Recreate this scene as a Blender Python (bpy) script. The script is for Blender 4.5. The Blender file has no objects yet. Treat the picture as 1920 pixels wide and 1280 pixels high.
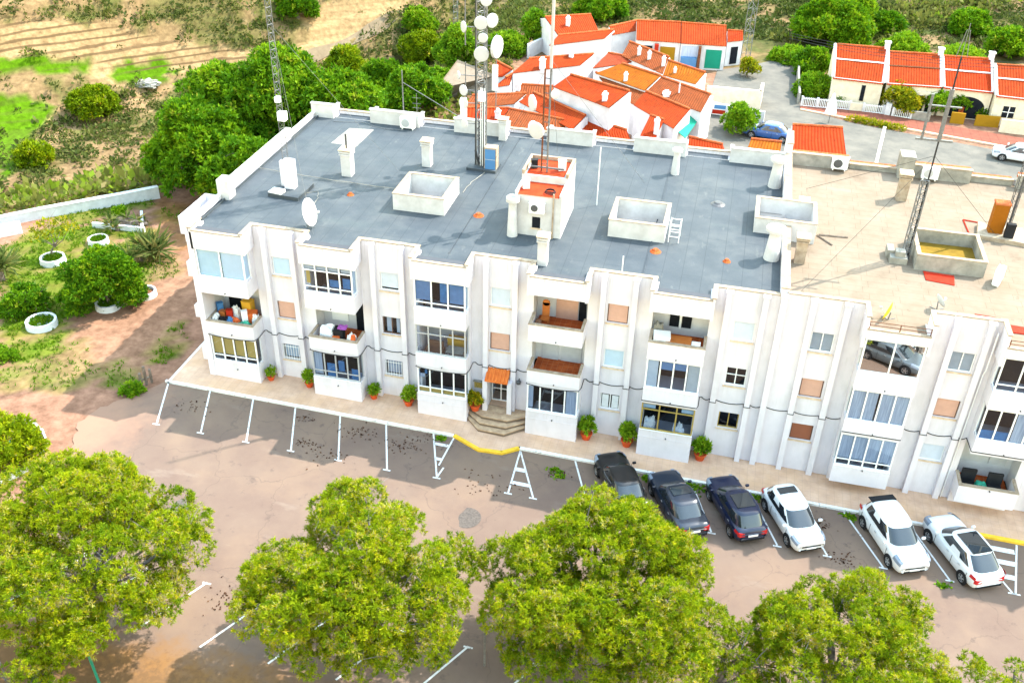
import bpy, bmesh, math, random
import numpy as np
from mathutils import Vector, Matrix
R = math.radians
C = bpy.context.scene.collection
SC = bpy.context.scene

# ------------------------------------------------------------------ camera
CAM = np.array([27.8685, -43.2017, 35.1491])
PAN, TILT, ROLL, FOC = 0.2213, 0.5840, 0.0239, 1859.16
cp, sp, ct, st = math.cos(PAN), math.sin(PAN), math.cos(TILT), math.sin(TILT)
FWD = np.array([-sp*ct, cp*ct, -st]); _r = np.array([cp, sp, 0.0]); _u = np.cross(_r, FWD)
RGT = _r*math.cos(ROLL) + _u*math.sin(ROLL); UPV = -_r*math.sin(ROLL) + _u*math.cos(ROLL)
cam = bpy.data.cameras.new('camera'); co = bpy.data.objects.new('camera', cam); C.objects.link(co)
cam.sensor_width = 36; cam.lens = FOC/1920*36; cam.clip_end = 6000; cam.clip_start = 0.5
M4 = Matrix(((RGT[0], UPV[0], -FWD[0], CAM[0]), (RGT[1], UPV[1], -FWD[1], CAM[1]), (RGT[2], UPV[2], -FWD[2], CAM[2]), (0, 0, 0, 1)))
co.matrix_world = M4
SC.camera = co

# ------------------------------------------------------------------ light
SUNV = Vector((0.64, 0.55, 1.0)).normalized()
elev = math.asin(SUNV.z); azim = math.atan2(SUNV.x, SUNV.y)
w = bpy.data.worlds.new('World'); SC.world = w; w.use_nodes = True
nt = w.node_tree; bg = nt.nodes['Background']
sky = nt.nodes.new('ShaderNodeTexSky'); sky.sky_type = 'NISHITA'; sky.sun_disc = False
sky.sun_elevation = elev; sky.sun_rotation = azim; sky.altitude = 50; sky.air_density = 3.0; sky.dust_density = 0.8; sky.ozone_density = 1.3
nt.links.new(sky.outputs[0], bg.inputs[0]); bg.inputs[1].default_value = 0.15
sl = bpy.data.lights.new('sun', 'SUN'); so = bpy.data.objects.new('sun', sl); C.objects.link(so)
sl.energy = 2.0; sl.angle = R(0.5); sl.color = (1.0, 0.94, 0.84)
so.rotation_euler = SUNV.to_track_quat('Z', 'Y').to_euler(); so.location = (30, 40, 60)
SC.view_settings.view_transform = 'Standard'; SC.view_settings.look = 'None'
SC.view_settings.exposure = 2.5; SC.view_settings.gamma = 1.0
SC.cycles.max_bounces = 8; SC.cycles.transparent_max_bounces = 12; SC.cycles.caustics_reflective = False; SC.cycles.caustics_refractive = False

# ------------------------------------------------------------------ terrain function
def sm(a, b, x):
    t = np.clip((x-a)/(b-a), 0, 1); return t*t*(3-2*t)
def hash2(i, j):
    v = np.sin(i*127.1 + j*311.7)*43758.5453; return v - np.floor(v)
def vnoise(x, y):
    i = np.floor(x); j = np.floor(y); fx = x-i; fy = y-j; fx = fx*fx*(3-2*fx); fy = fy*fy*(3-2*fy)
    return (hash2(i, j)*(1-fx)+hash2(i+1, j)*fx)*(1-fy) + (hash2(i, j+1)*(1-fx)+hash2(i+1, j+1)*fx)*fy
def fbm(x, y, o=4):
    s = 0; a = .5
    for k in range(o): s = s + a*vnoise(x*2**k+17.3*k, y*2**k+5.1*k); a *= .5
    return s
def zg(x):
    return 0.2 - 0.027*np.clip(x, -6, 60)
def H(X, Y):
    X = np.asarray(X, float); Y = np.asarray(Y, float)
    front = zg(X)-0.05
    base = front*(1-sm(14, 26, Y))
    s = (X+25.2)*-.70 + (Y-13.9)*.715
    wl = sm(2, -16, X)
    drop = -9.0*sm(1, 24, s) + 13.0*sm(44, 66, s+3*vnoise(X*.07, Y*.07)) + 5*sm(70, 110, s)
    h = base + wl*drop
    h = h + 9*sm(78, 150, Y)*sm(-5, 25, X) + .35*(fbm(X*.3, Y*.3)-.47)*sm(2, 12, s)
    # beds of rock on the cut bank
    bank = sm(40, 50, s)*sm(74, 64, s)*wl
    h = h + bank*(0.5*np.sin(s*2.2+1.5*vnoise(X*.12, Y*.12))*.6 + .9*(fbm(X*.5, Y*.2)-.47))
    return h
def ray(px, py):
    d = FWD + RGT*((px-960)/FOC) - UPV*((py-640)/FOC); return d/np.linalg.norm(d)
def at(px, py, z):
    d = ray(px, py); t = (z-CAM[2])/d[2]; return CAM + d*t
def hit(px, py):
    d = ray(px, py); t = np.arange(30, 400, .5)
    P = CAM[None] + d[None]*t[:, None]; below = P[:, 2] < H(P[:, 0], P[:, 1])
    k = int(np.argmax(below)) if below.any() else len(t)-1
    return P[k]

# ------------------------------------------------------------------ materials
MAT = {}
def nodes(m): return m.node_tree.nodes, m.node_tree.links
def mat(name, col, rough=.8, var=.12, scale=2.0, metal=0, bump=0, bscale=20, stretch=(1, 1, 1), col2=None, spec=.3, detail=6, thresh=None, coat=0):
    """principled material; base colour varies between col and col2 (or col*(1-var)) by noise"""
    m = bpy.data.materials.new(name); m.use_nodes = True; N, L = nodes(m); b = N['Principled BSDF']
    b.inputs['Roughness'].default_value = rough; b.inputs['Metallic'].default_value = metal; b.inputs['Specular IOR Level'].default_value = spec if rough < .6 else min(spec, .05)
    if coat: b.inputs['Coat Weight'].default_value = coat; b.inputs['Coat Roughness'].default_value = .05
    tc = N.new('ShaderNodeTexCoord'); mp = N.new('ShaderNodeMapping'); mp.inputs['Scale'].default_value = stretch
    L.new(tc.outputs['Object'], mp.inputs[0])
    nz = N.new('ShaderNodeTexNoise'); nz.inputs['Scale'].default_value = scale; nz.inputs['Detail'].default_value = detail; nz.inputs['Roughness'].default_value = .62
    L.new(mp.outputs[0], nz.inputs['Vector'])
    rp = N.new('ShaderNodeValToRGB'); lo, hi = thresh or (.35, .68)
    rp.color_ramp.elements[0].position = lo; rp.color_ramp.elements[1].position = hi
    c2 = col2 or tuple(c*(1-var) for c in col)
    rp.color_ramp.elements[0].color = (*c2, 1); rp.color_ramp.elements[1].color = (*col, 1)
    L.new(nz.outputs['Fac'], rp.inputs[0]); L.new(rp.outputs[0], b.inputs['Base Color'])
    if bump:
        n2 = N.new('ShaderNodeTexNoise'); n2.inputs['Scale'].default_value = bscale; n2.inputs['Detail'].default_value = 5
        L.new(tc.outputs['Object'], n2.inputs['Vector'])
        bp = N.new('ShaderNodeBump'); bp.inputs['Strength'].default_value = bump; bp.inputs['Distance'].default_value = .03
        L.new(n2.outputs['Fac'], bp.inputs['Height']); L.new(bp.outputs[0], b.inputs['Normal'])
    MAT[name] = m; m['ramp'] = rp.name
    return m
def mixin(m, facsock, col):
    """mix a further colour over whatever feeds Base Color"""
    N, L = nodes(m); b = N['Principled BSDF']; src = b.inputs['Base Color'].links[0].from_socket
    mx = N.new('ShaderNodeMix'); mx.data_type = 'RGBA'; L.new(facsock, mx.inputs[0]); L.new(src, mx.inputs[6]); mx.inputs[7].default_value = (*col, 1)
    L.new(mx.outputs[2], b.inputs['Base Color']); return mx
def noisefac(m, scale, lo, hi, stretch=(1, 1, 1), detail=5, amount=1.0, off=(0, 0, 0)):
    N, L = nodes(m); tc = N.new('ShaderNodeTexCoord'); mp = N.new('ShaderNodeMapping'); mp.inputs['Scale'].default_value = stretch; mp.inputs['Location'].default_value = off
    L.new(tc.outputs['Object'], mp.inputs[0]); nz = N.new('ShaderNodeTexNoise'); nz.inputs['Scale'].default_value = scale; nz.inputs['Detail'].default_value = detail
    nz.inputs['Roughness'].default_value = .65
    L.new(mp.outputs[0], nz.inputs['Vector']); mr = N.new('ShaderNodeMapRange'); mr.inputs[1].default_value = lo; mr.inputs[2].default_value = hi; mr.inputs[4].default_value = amount
    L.new(nz.outputs['Fac'], mr.inputs[0]); return mr.outputs[0]
def gridfac(m, bw, bh, mortar, stretch=(1, 1, 1), amount=1.0, offset=.5, rot=0):
    N, L = nodes(m); tc = N.new('ShaderNodeTexCoord'); mp = N.new('ShaderNodeMapping'); mp.inputs['Scale'].default_value = stretch; mp.inputs['Rotation'].default_value = (0, 0, rot)
    L.new(tc.outputs['Object'], mp.inputs[0]); br = N.new('ShaderNodeTexBrick'); br.offset = offset
    br.inputs['Scale'].default_value = 1; br.inputs['Brick Width'].default_value = bw; br.inputs['Row Height'].default_value = bh; br.inputs['Mortar Size'].default_value = mortar
    br.inputs['Mortar Smooth'].default_value = .2
    L.new(mp.outputs[0], br.inputs['Vector']); mr = N.new('ShaderNodeMath'); mr.operation = 'MULTIPLY'; mr.inputs[1].default_value = amount
    L.new(br.outputs['Fac'], mr.inputs[0]); return mr.outputs[0]

white = mat('white_render', (.675, .640, .685), .85, scale=1.1, col2=(.615, .582, .625), bump=.15, bscale=30)
mixin(white, noisefac(white, .9, .52, .78, (1.3, 1.3, .35), amount=.35), (.42, .41, .40))
mixin(white, noisefac(white, 4.0, .66, .84, (1.5, 1.5, .12), amount=.5, off=(3, 1, 0)), (.30, .28, .265))
def drips(m, z0, period, span, col, amount, stretch=(2.2, 2.2, .10), scale=3.5):
    '''rain runs hanging below levels z0 + k*period on the wall'''
    N, L = nodes(m); g = N.new('ShaderNodeNewGeometry'); sp_ = N.new('ShaderNodeSeparateXYZ'); L.new(g.outputs['Position'], sp_.inputs[0])
    a = N.new('ShaderNodeMath'); a.operation = 'SUBTRACT'; a.inputs[0].default_value = z0; L.new(sp_.outputs[2], a.inputs[1])
    b_ = N.new('ShaderNodeMath'); b_.operation = 'FLOORED_MODULO'; b_.inputs[1].default_value = period; L.new(a.outputs[0], b_.inputs[0])
    mr = N.new('ShaderNodeMapRange'); mr.inputs[1].default_value = 0; mr.inputs[2].default_value = span; mr.inputs[3].default_value = 1; mr.inputs[4].default_value = 0; L.new(b_.outputs[0], mr.inputs[0])
    nz = noisefac(m, scale, .50, .72, stretch, 4, amount, (5, 5, 5)); ml = N.new('ShaderNodeMath'); ml.operation = 'MULTIPLY'; L.new(mr.outputs[0], ml.inputs[0]); L.new(nz, ml.inputs[1]); mixin(m, ml.outputs[0], col)
drips(white, 10.2, 20, 1.5, (.40, .385, .39), .5); drips(white, 7.08, 2.85, 1.0, (.47, .44, .43), .34)
trim = mat('cream_trim', (.40, .325, .25), .85, scale=3, col2=(.25, .185, .13), bump=.2)
sillm = mat('stone_sill', (.68, .54, .40), .7, scale=4, col2=(.52, .38, .26))
band = mat('white_band', (.62, .64, .66), .8, var=.2)
roofw = mat('roof_white', (.56, .545, .545), .85, scale=1.4, col2=(.44, .425, .42), bump=.2)
housew = mat('house_white', (.68, .66, .68), .85, scale=.9, col2=(.52, .50, .52), bump=.1)
grey = mat('grey_felt', (.066, .075, .085), .58, scale=.7, col2=(.046, .056, .067), bump=.25, bscale=60, detail=9, spec=.12)
mixin(grey, noisefac(grey, .35, .52, .7, amount=.55), (.085, .092, .095))
mixin(grey, noisefac(grey, 2.2, .62, .72, (1, .35, 1), amount=.5), (.12, .125, .122))
mixin(grey, gridfac(grey, 7.0, 1.02, .016, amount=.7, offset=.37, rot=R(90)), (.030, .036, .043))
mixin(grey, noisefac(grey, 1.1, .55, .75, (.25, 1, 1), amount=.5, off=(3, 7, 0)), (.062, .078, .082))
beige = mat('beige_tile', (.212, .167, .128), .8, scale=.9, col2=(.178, .135, .098), bump=.12, bscale=40)
mixin(beige, noisefac(beige, .45, .54, .72, amount=.6), (.095, .062, .038))
mixin(beige, noisefac(beige, 1.7, .64, .75, amount=.6, off=(4, 2, 0)), (.055, .040, .028))
mixin(beige, gridfac(beige, 1.5, .62, .012, amount=.5, offset=.2), (.065, .048, .034))
pave = mat('pavers', (0.6, 0.402, 0.2888), .85, scale=1.3, col2=(0.465, 0.3, 0.21), bump=.15)
mixin(pave, noisefac(pave, .5, .45, .7, amount=.55), (.56, .34, .19))
mixin(pave, gridfac(pave, .42, .42, .012, amount=.28, offset=0), (.27, .20, .145))
kerbw = mat('white_kerb', (.78, .77, .75), .7, var=.2, scale=5)
mixin(kerbw, noisefac(kerbw, 4, .58, .7), (.35, .31, .28))
kerby = mat('yellow_kerb', (.80, .50, .05), .7, var=.25, scale=5)
lines = mat('road_paint', (.62, .61, .60), .7, var=.1, scale=6)
mixin(lines, noisefac(lines, 7, .57, .68), (.22, .19, .165))
asph = mat('asphalt', (.166, .119, .093), .9, scale=.35, col2=(0.1386, 0.096, 0.0782), bump=.35, bscale=90, detail=10)
mixin(asph, noisefac(asph, .16, .48, .66, amount=.7), (.195, .135, .098))
mixin(asph, noisefac(asph, 1.3, .60, .72, (1, 1, 1), amount=.7, off=(9, 2, 0)), (.085, .064, .058))
mixin(asph, noisefac(asph, 26, .60, .75, amount=.4), (.22, .17, .135))
N_, L_ = nodes(asph); tc_ = N_.new('ShaderNodeTexCoord'); nz_ = N_.new('ShaderNodeTexNoise'); nz_.inputs['Scale'].default_value = .8; nz_.inputs['Detail'].default_value = 6; L_.new(tc_.outputs['Object'], nz_.inputs['Vector'])
mx_ = N_.new('ShaderNodeMix'); mx_.data_type = 'RGBA'; mx_.blend_type = 'LINEAR_LIGHT'; mx_.inputs[0].default_value = .9; L_.new(tc_.outputs['Object'], mx_.inputs[6]); L_.new(nz_.outputs['Color'], mx_.inputs[7])
vo_ = N_.new('ShaderNodeTexVoronoi'); vo_.feature = 'DISTANCE_TO_EDGE'; vo_.inputs['Scale'].default_value = .19; L_.new(mx_.outputs[2], vo_.inputs['Vector'])
mr_ = N_.new('ShaderNodeMapRange'); mr_.inputs[1].default_value = .0; mr_.inputs[2].default_value = .009; mr_.inputs[3].default_value = .32; mr_.inputs[4].default_value = 0; L_.new(vo_.outputs['Distance'], mr_.inputs[0]); mixin(asph, mr_.outputs[0], (.075, .058, .050))
mixin(asph, noisefac(asph, .55, .62, .72, (.35, 1, 1), amount=.5, off=(2, 8, 0)), (.21, .165, .135))
def world_mask(m, axis, lo, hi, nscale, namp, amount, off=(0, 0, 0)):
    '''1 below lo, 0 above hi along a world axis, with a ragged noisy edge'''
    N, L = nodes(m); g = N.new('ShaderNodeNewGeometry'); sp_ = N.new('ShaderNodeSeparateXYZ'); L.new(g.outputs['Position'], sp_.inputs[0])
    nz = noisefac(m, nscale, .25, .75, (1, 1, 1), 8, namp, off); ad = N.new('ShaderNodeMath'); ad.operation = 'ADD'; L.new(sp_.outputs[axis], ad.inputs[0]); L.new(nz, ad.inputs[1])
    mr = N.new('ShaderNodeMapRange'); mr.inputs[1].default_value = lo; mr.inputs[2].default_value = hi; mr.inputs[3].default_value = amount; mr.inputs[4].default_value = 0; L.new(ad.outputs[0], mr.inputs[0]); return mr.outputs[0]
mixin(asph, world_mask(asph, 0, -2.8, 0.4, .9, 2.6, .9), (.255, .150, .105))
mixin(asph, world_mask(asph, 1, -18.6, -16.8, .8, 2.4, .95, (7, 3, 0)), (.20, .105, .042)); mixin(asph, world_mask(asph, 1, -19.0, -17.6, 3.5, 3.0, .6, (1, 9, 0)), (.10, .06, .035))
road = mat('street_asphalt', (.152, .138, .118), .9, scale=.5, col2=(0.1008, 0.0952, 0.0851), bump=.3, bscale=60)
redpave = mat('red_pavers', (0.2185, 0.0768, 0.051), .85, scale=2, col2=(0.171, 0.0608, 0.042))
mixin(redpave, gridfac(redpave, .8, .8, .03, amount=.4, offset=0), (.06, .028, .022))
concrete = mat('concrete', (0.33, 0.3075, 0.2682), .85, scale=1.5, col2=(0.195, 0.183, 0.1595), bump=.2)
step_m = mat('step_stone', (.52, .37, .24), .75, scale=3, col2=(.32, .21, .135))
terracotta = mat('terracotta_tile', (.46, .105, .028), .6, scale=2, col2=(0.26, 0.048, 0.015))
mixin(terracotta, gridfac(terracotta, .3, .3, .015, amount=.4, offset=0), (.40, .18, .09))
potm = mat('clay_pot', (.62, .10, .03), .7, scale=6, col2=(.48, .075, .025))
metal = mat('galvanised', (.20, .205, .21), .5, metal=.3, scale=8, col2=(.12, .122, .126))
dmetal = mat('dark_metal', (.09, .09, .095), .5, scale=8, metal=.3)
rust = mat('rusty_iron', (.20, .075, .035), .8, scale=7, col2=(.09, .04, .025))
dishw = mat('dish_white', (.50, .50, .50), .45, var=.08)
dishg = mat('dish_grey', (.45, .48, .50), .5, var=.15)
dishy = mat('dish_yellow', (.80, .62, .02), .45, var=.1)
blk = mat('black_matt', (.025, .025, .028), .6, var=.3)
cable_m = mat('black_cable', (.04, .04, .042), .6)
pvc = mat('white_frame', (.82, .82, .82), .35, var=.06)
alu = mat('grey_frame', (.50, .51, .52), .35, var=.1, metal=.3)
gold = mat('gold_frame', (.50, .36, .10), .4, var=.2, metal=.3)
brownf = mat('brown_frame', (.12, .06, .035), .5)
for nm, c in dict(shutter_white=(.56, .62, .72), shutter_blue=(.46, .60, .74), shutter_pink=(.58, .34, .26), shutter_brown=(.27, .09, .045), shutter_grey=(.50, .52, .56), shutter_yellow=(.60, .40, .10), louvre=(.70, .70, .70)).items():
    m = mat(nm, c, .5, var=.1, scale=3)
    N, L = nodes(m); tc = N.new('ShaderNodeTexCoord'); wv = N.new('ShaderNodeTexWave'); wv.bands_direction = 'Z'; wv.inputs['Scale'].default_value = 5.5
    L.new(tc.outputs['Object'], wv.inputs[0]); bp = N.new('ShaderNodeBump'); bp.inputs['Strength'].default_value = .5; bp.inputs['Distance'].default_value = .02
    L.new(wv.outputs['Fac'], bp.inputs['Height']); L.new(bp.outputs[0], N['Principled BSDF'].inputs['Normal'])
awno = mat('awning_tile', (.70, .20, .045), .7, scale=3, col2=(.55, .13, .03))
blueb = mat('blue_blind', (.13, .24, .46), .5, var=.2, scale=3)
stepd = mat('step_riser', (.17, .13, .10), .85, scale=4)
gut = mat('gutter_felt', (.075, .078, .088), .8, scale=4)
redroof = mat('red_roof_paint', (.42, .050, .016), .75, scale=2, col2=(.30, .035, .012))
dirt = mat('dirt', (.20, .150, .095), .95, scale=1.2, col2=(.15, .11, .07))
pblind = mat('pale_blind', (.66, .80, .90), .5, var=.08)
curtain = mat('curtain', (.50, .55, .66), .9, scale=6, stretch=(3, 3, .15), col2=(.30, .34, .44))
room = mat('dark_room', (.016, .018, .024), .9, var=.4, scale=3)  # near-black colour stands in for the shade of unlit interiors and openings
wallgrey = mat('inner_wall', (.60, .60, .63), .85, var=.1)
bluecl = mat('blue_cloth', (.07, .20, .44), .8, var=.3, scale=5)
def glassm(name, tint, refl, rough=.015):
    m = bpy.data.materials.new(name); m.use_nodes = True; N, L = nodes(m); N.remove(N['Principled BSDF']); out = N['Material Output']
    t = N.new('ShaderNodeBsdfTransparent'); t.inputs[0].default_value = (*tint, 1); g = N.new('ShaderNodeBsdfGlossy'); g.inputs['Roughness'].default_value = rough
    lw = N.new('ShaderNodeLayerWeight'); lw.inputs[0].default_value = .5; mr = N.new('ShaderNodeMapRange'); mr.inputs[3].default_value = refl; mr.inputs[4].default_value = min(1, refl+.22)
    mx = N.new('ShaderNodeMixShader'); L.new(lw.outputs['Facing'], mr.inputs[0]); L.new(mr.outputs[0], mx.inputs[0]); L.new(t.outputs[0], mx.inputs[1]); L.new(g.outputs[0], mx.inputs[2]); L.new(mx.outputs[0], out.inputs[0])
    MAT[name] = m; return m
glass = glassm('window_glass', (.74, .80, .88), .04)
mirror = glassm('mirror_glass', (.10, .11, .13), .80)
def carglass(): 
    m = mat('car_glass', (.018, .024, .03), .03, var=.3, spec=.9); return m
cglass = carglass()
def tile(name, c1, c2):
    m = bpy.data.materials.new(name); m.use_nodes = True; N, L = nodes(m); b = N['Principled BSDF']; b.inputs['Roughness'].default_value = .8; b.inputs['Specular IOR Level'].default_value = .05
    uv = N.new('ShaderNodeUVMap'); uv.uv_map = 'UVMap'
    nz = N.new('ShaderNodeTexNoise'); nz.inputs['Scale'].default_value = 1.2; nz.inputs['Detail'].default_value = 8; nz.inputs['Roughness'].default_value = .75; L.new(uv.outputs[0], nz.inputs['Vector'])
    rp = N.new('ShaderNodeValToRGB'); rp.color_ramp.elements[0].position = .32; rp.color_ramp.elements[1].position = .66; rp.color_ramp.elements[0].color = (*c2, 1); rp.color_ramp.elements[1].color = (*c1, 1)
    L.new(nz.outputs['Fac'], rp.inputs[0]); L.new(rp.outputs[0], b.inputs['Base Color'])
    w1 = N.new('ShaderNodeTexWave'); w1.bands_direction = 'X'; w1.inputs['Scale'].default_value = 1.25; w1.inputs['Distortion'].default_value = .3; L.new(uv.outputs[0], w1.inputs[0])
    w2 = N.new('ShaderNodeTexWave'); w2.bands_direction = 'Y'; w2.wave_profile = 'SAW'; w2.inputs['Scale'].default_value = .8; L.new(uv.outputs[0], w2.inputs[0])
    ad = N.new('ShaderNodeMath'); ad.operation = 'MULTIPLY_ADD'; ad.inputs[1].default_value = .4; L.new(w2.outputs['Fac'], ad.inputs[0]); L.new(w1.outputs['Fac'], ad.inputs[2])
    bp = N.new('ShaderNodeBump'); bp.inputs['Strength'].default_value = .8; bp.inputs['Distance'].default_value = .06; L.new(ad.outputs[0], bp.inputs['Height']); L.new(bp.outputs[0], b.inputs['Normal'])
    # darker colour along the tile channels
    mr = N.new('ShaderNodeMapRange'); mr.inputs[1].default_value = .25; mr.inputs[2].default_value = 0; mr.inputs[4].default_value = .35; L.new(w1.outputs['Fac'], mr.inputs[0])
    mixin(m, mr.outputs[0], tuple(c*.45 for c in c2))
    n3 = N.new('ShaderNodeTexNoise'); n3.inputs['Scale'].default_value = .45; n3.inputs['Detail'].default_value = 9; n3.inputs['Roughness'].default_value = .8; L.new(uv.outputs[0], n3.inputs['Vector'])
    m3 = N.new('ShaderNodeMapRange'); m3.inputs[1].default_value = .52; m3.inputs[2].default_value = .72; m3.inputs[4].default_value = .6; L.new(n3.outputs['Fac'], m3.inputs[0]); mixin(m, m3.outputs[0], (c1[0]*.75, c1[1]*1.5, c1[2]*2.2))
    n4 = N.new('ShaderNodeTexNoise'); n4.inputs['Scale'].default_value = 3.5; n4.inputs['Detail'].default_value = 6; L.new(uv.outputs[0], n4.inputs['Vector'])
    m4 = N.new('ShaderNodeMapRange'); m4.inputs[1].default_value = .56; m4.inputs[2].default_value = .70; m4.inputs[4].default_value = .55; L.new(n4.outputs['Fac'], m4.inputs[0]); mixin(m, m4.outputs[0], (c2[0]*.45, c2[1]*.6, c2[2]*.9))
    MAT[name] = m; return m
tile('tile_red', (0.315, 0.0416, 0.0077), (0.2205, 0.0272, 0.0066)); tile('tile_orange', (0.315, 0.088, 0.0066), (0.2205, 0.0544, 0.0066)); tile('tile_brown', (0.252, 0.0592, 0.0187), (0.1575, 0.0416, 0.0143)); tile('tile_pink', (0.273, 0.048, 0.0187), (0.1995, 0.0352, 0.0143)); tile('tile_bright', (0.3465, 0.0368, 0.0066), (0.2625, 0.0256, 0.0055))
def leafm(name, stops, rough=.6, trans=.35):
    m = bpy.data.materials.new(name); m.use_nodes = True; N, L = nodes(m); b = N['Principled BSDF']; b.inputs['Roughness'].default_value = rough; b.inputs['Specular IOR Level'].default_value = .08
    a = N.new('ShaderNodeAttribute'); a.attribute_name = 'tint'; rp = N.new('ShaderNodeValToRGB')
    el = rp.color_ramp.elements
    while len(el) < len(stops): el.new(.5)
    for i, s in enumerate(stops): el[i].position = s[0]; el[i].color = (*s[1], 1)
    L.new(a.outputs['Fac'], rp.inputs[0]); L.new(rp.outputs[0], b.inputs['Base Color'])
    tr = N.new('ShaderNodeBsdfTranslucent'); L.new(rp.outputs[0], tr.inputs[0]); mx = N.new('ShaderNodeMixShader'); mx.inputs[0].default_value = trans
    L.new(b.outputs[0], mx.inputs[1]); L.new(tr.outputs[0], mx.inputs[2]); L.new(mx.outputs[0], N['Material Output'].inputs[0])
    MAT[name] = m; return m
leafm('pine_leaf', [(0, (0.0712, 0.1335, 0.0025)), (.45, (0.1781, 0.2439, 0.0034)), (.85, (0.294, 0.3335, 0.0034)), (.95, (0.3919, 0.2859, 0.0085)), (1, (0.3028, 0.2859, 0.0927))])
leafm('dark_leaf', [(0, (0.037, 0.1172, 0.0032)), (.5, (0.0977, 0.2117, 0.0043)), (.92, (0.202, 0.3118, 0.0054)), (1, (0.2356, 0.2646, 0.0216))])
leafm('fresh_leaf', [(0, (0.056, 0.144, 0.0052)), (.5, (0.12, 0.248, 0.0065)), (1, (0.224, 0.32, 0.0104))])
leafm('pot_leaf', [(0, (.05, .13, .004)), (.5, (.13, .27, .008)), (1, (.26, .38, .015))])
leafm('yellow_leaf', [(0, (0.102, 0.1445, 0.0052)), (.5, (0.221, 0.2465, 0.0065)), (1, (0.442, 0.323, 0.0104))])
leafm('scrub_leaf', [(0, (0.0394, 0.0619, 0.0117)), (.4, (0.0838, 0.1023, 0.0215)), (.7, (0.1479, 0.1476, 0.0331)), (.9, (0.1479, 0.2261, 0.0117)), (1, (0.2218, 0.1785, 0.0683))])
leafm('yucca_leaf', [(0, (0.049, 0.084, 0.018)), (.6, (0.112, 0.147, 0.036)), (1, (0.238, 0.196, 0.06))])
leafm('grass_blade', [(0, (0.0408, 0.119, 0.0026)), (.6, (0.0935, 0.1785, 0.0039)), (1, (0.17, 0.1785, 0.0104))])
bark = mat('bark', (.22, .18, .15), .9, scale=6, col2=(.12, .09, .07), bump=.5, bscale=12)
greybark = mat('grey_bark', (.20, .18, .17), .9, scale=5, col2=(.11, .095, .085), bump=.4)

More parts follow.
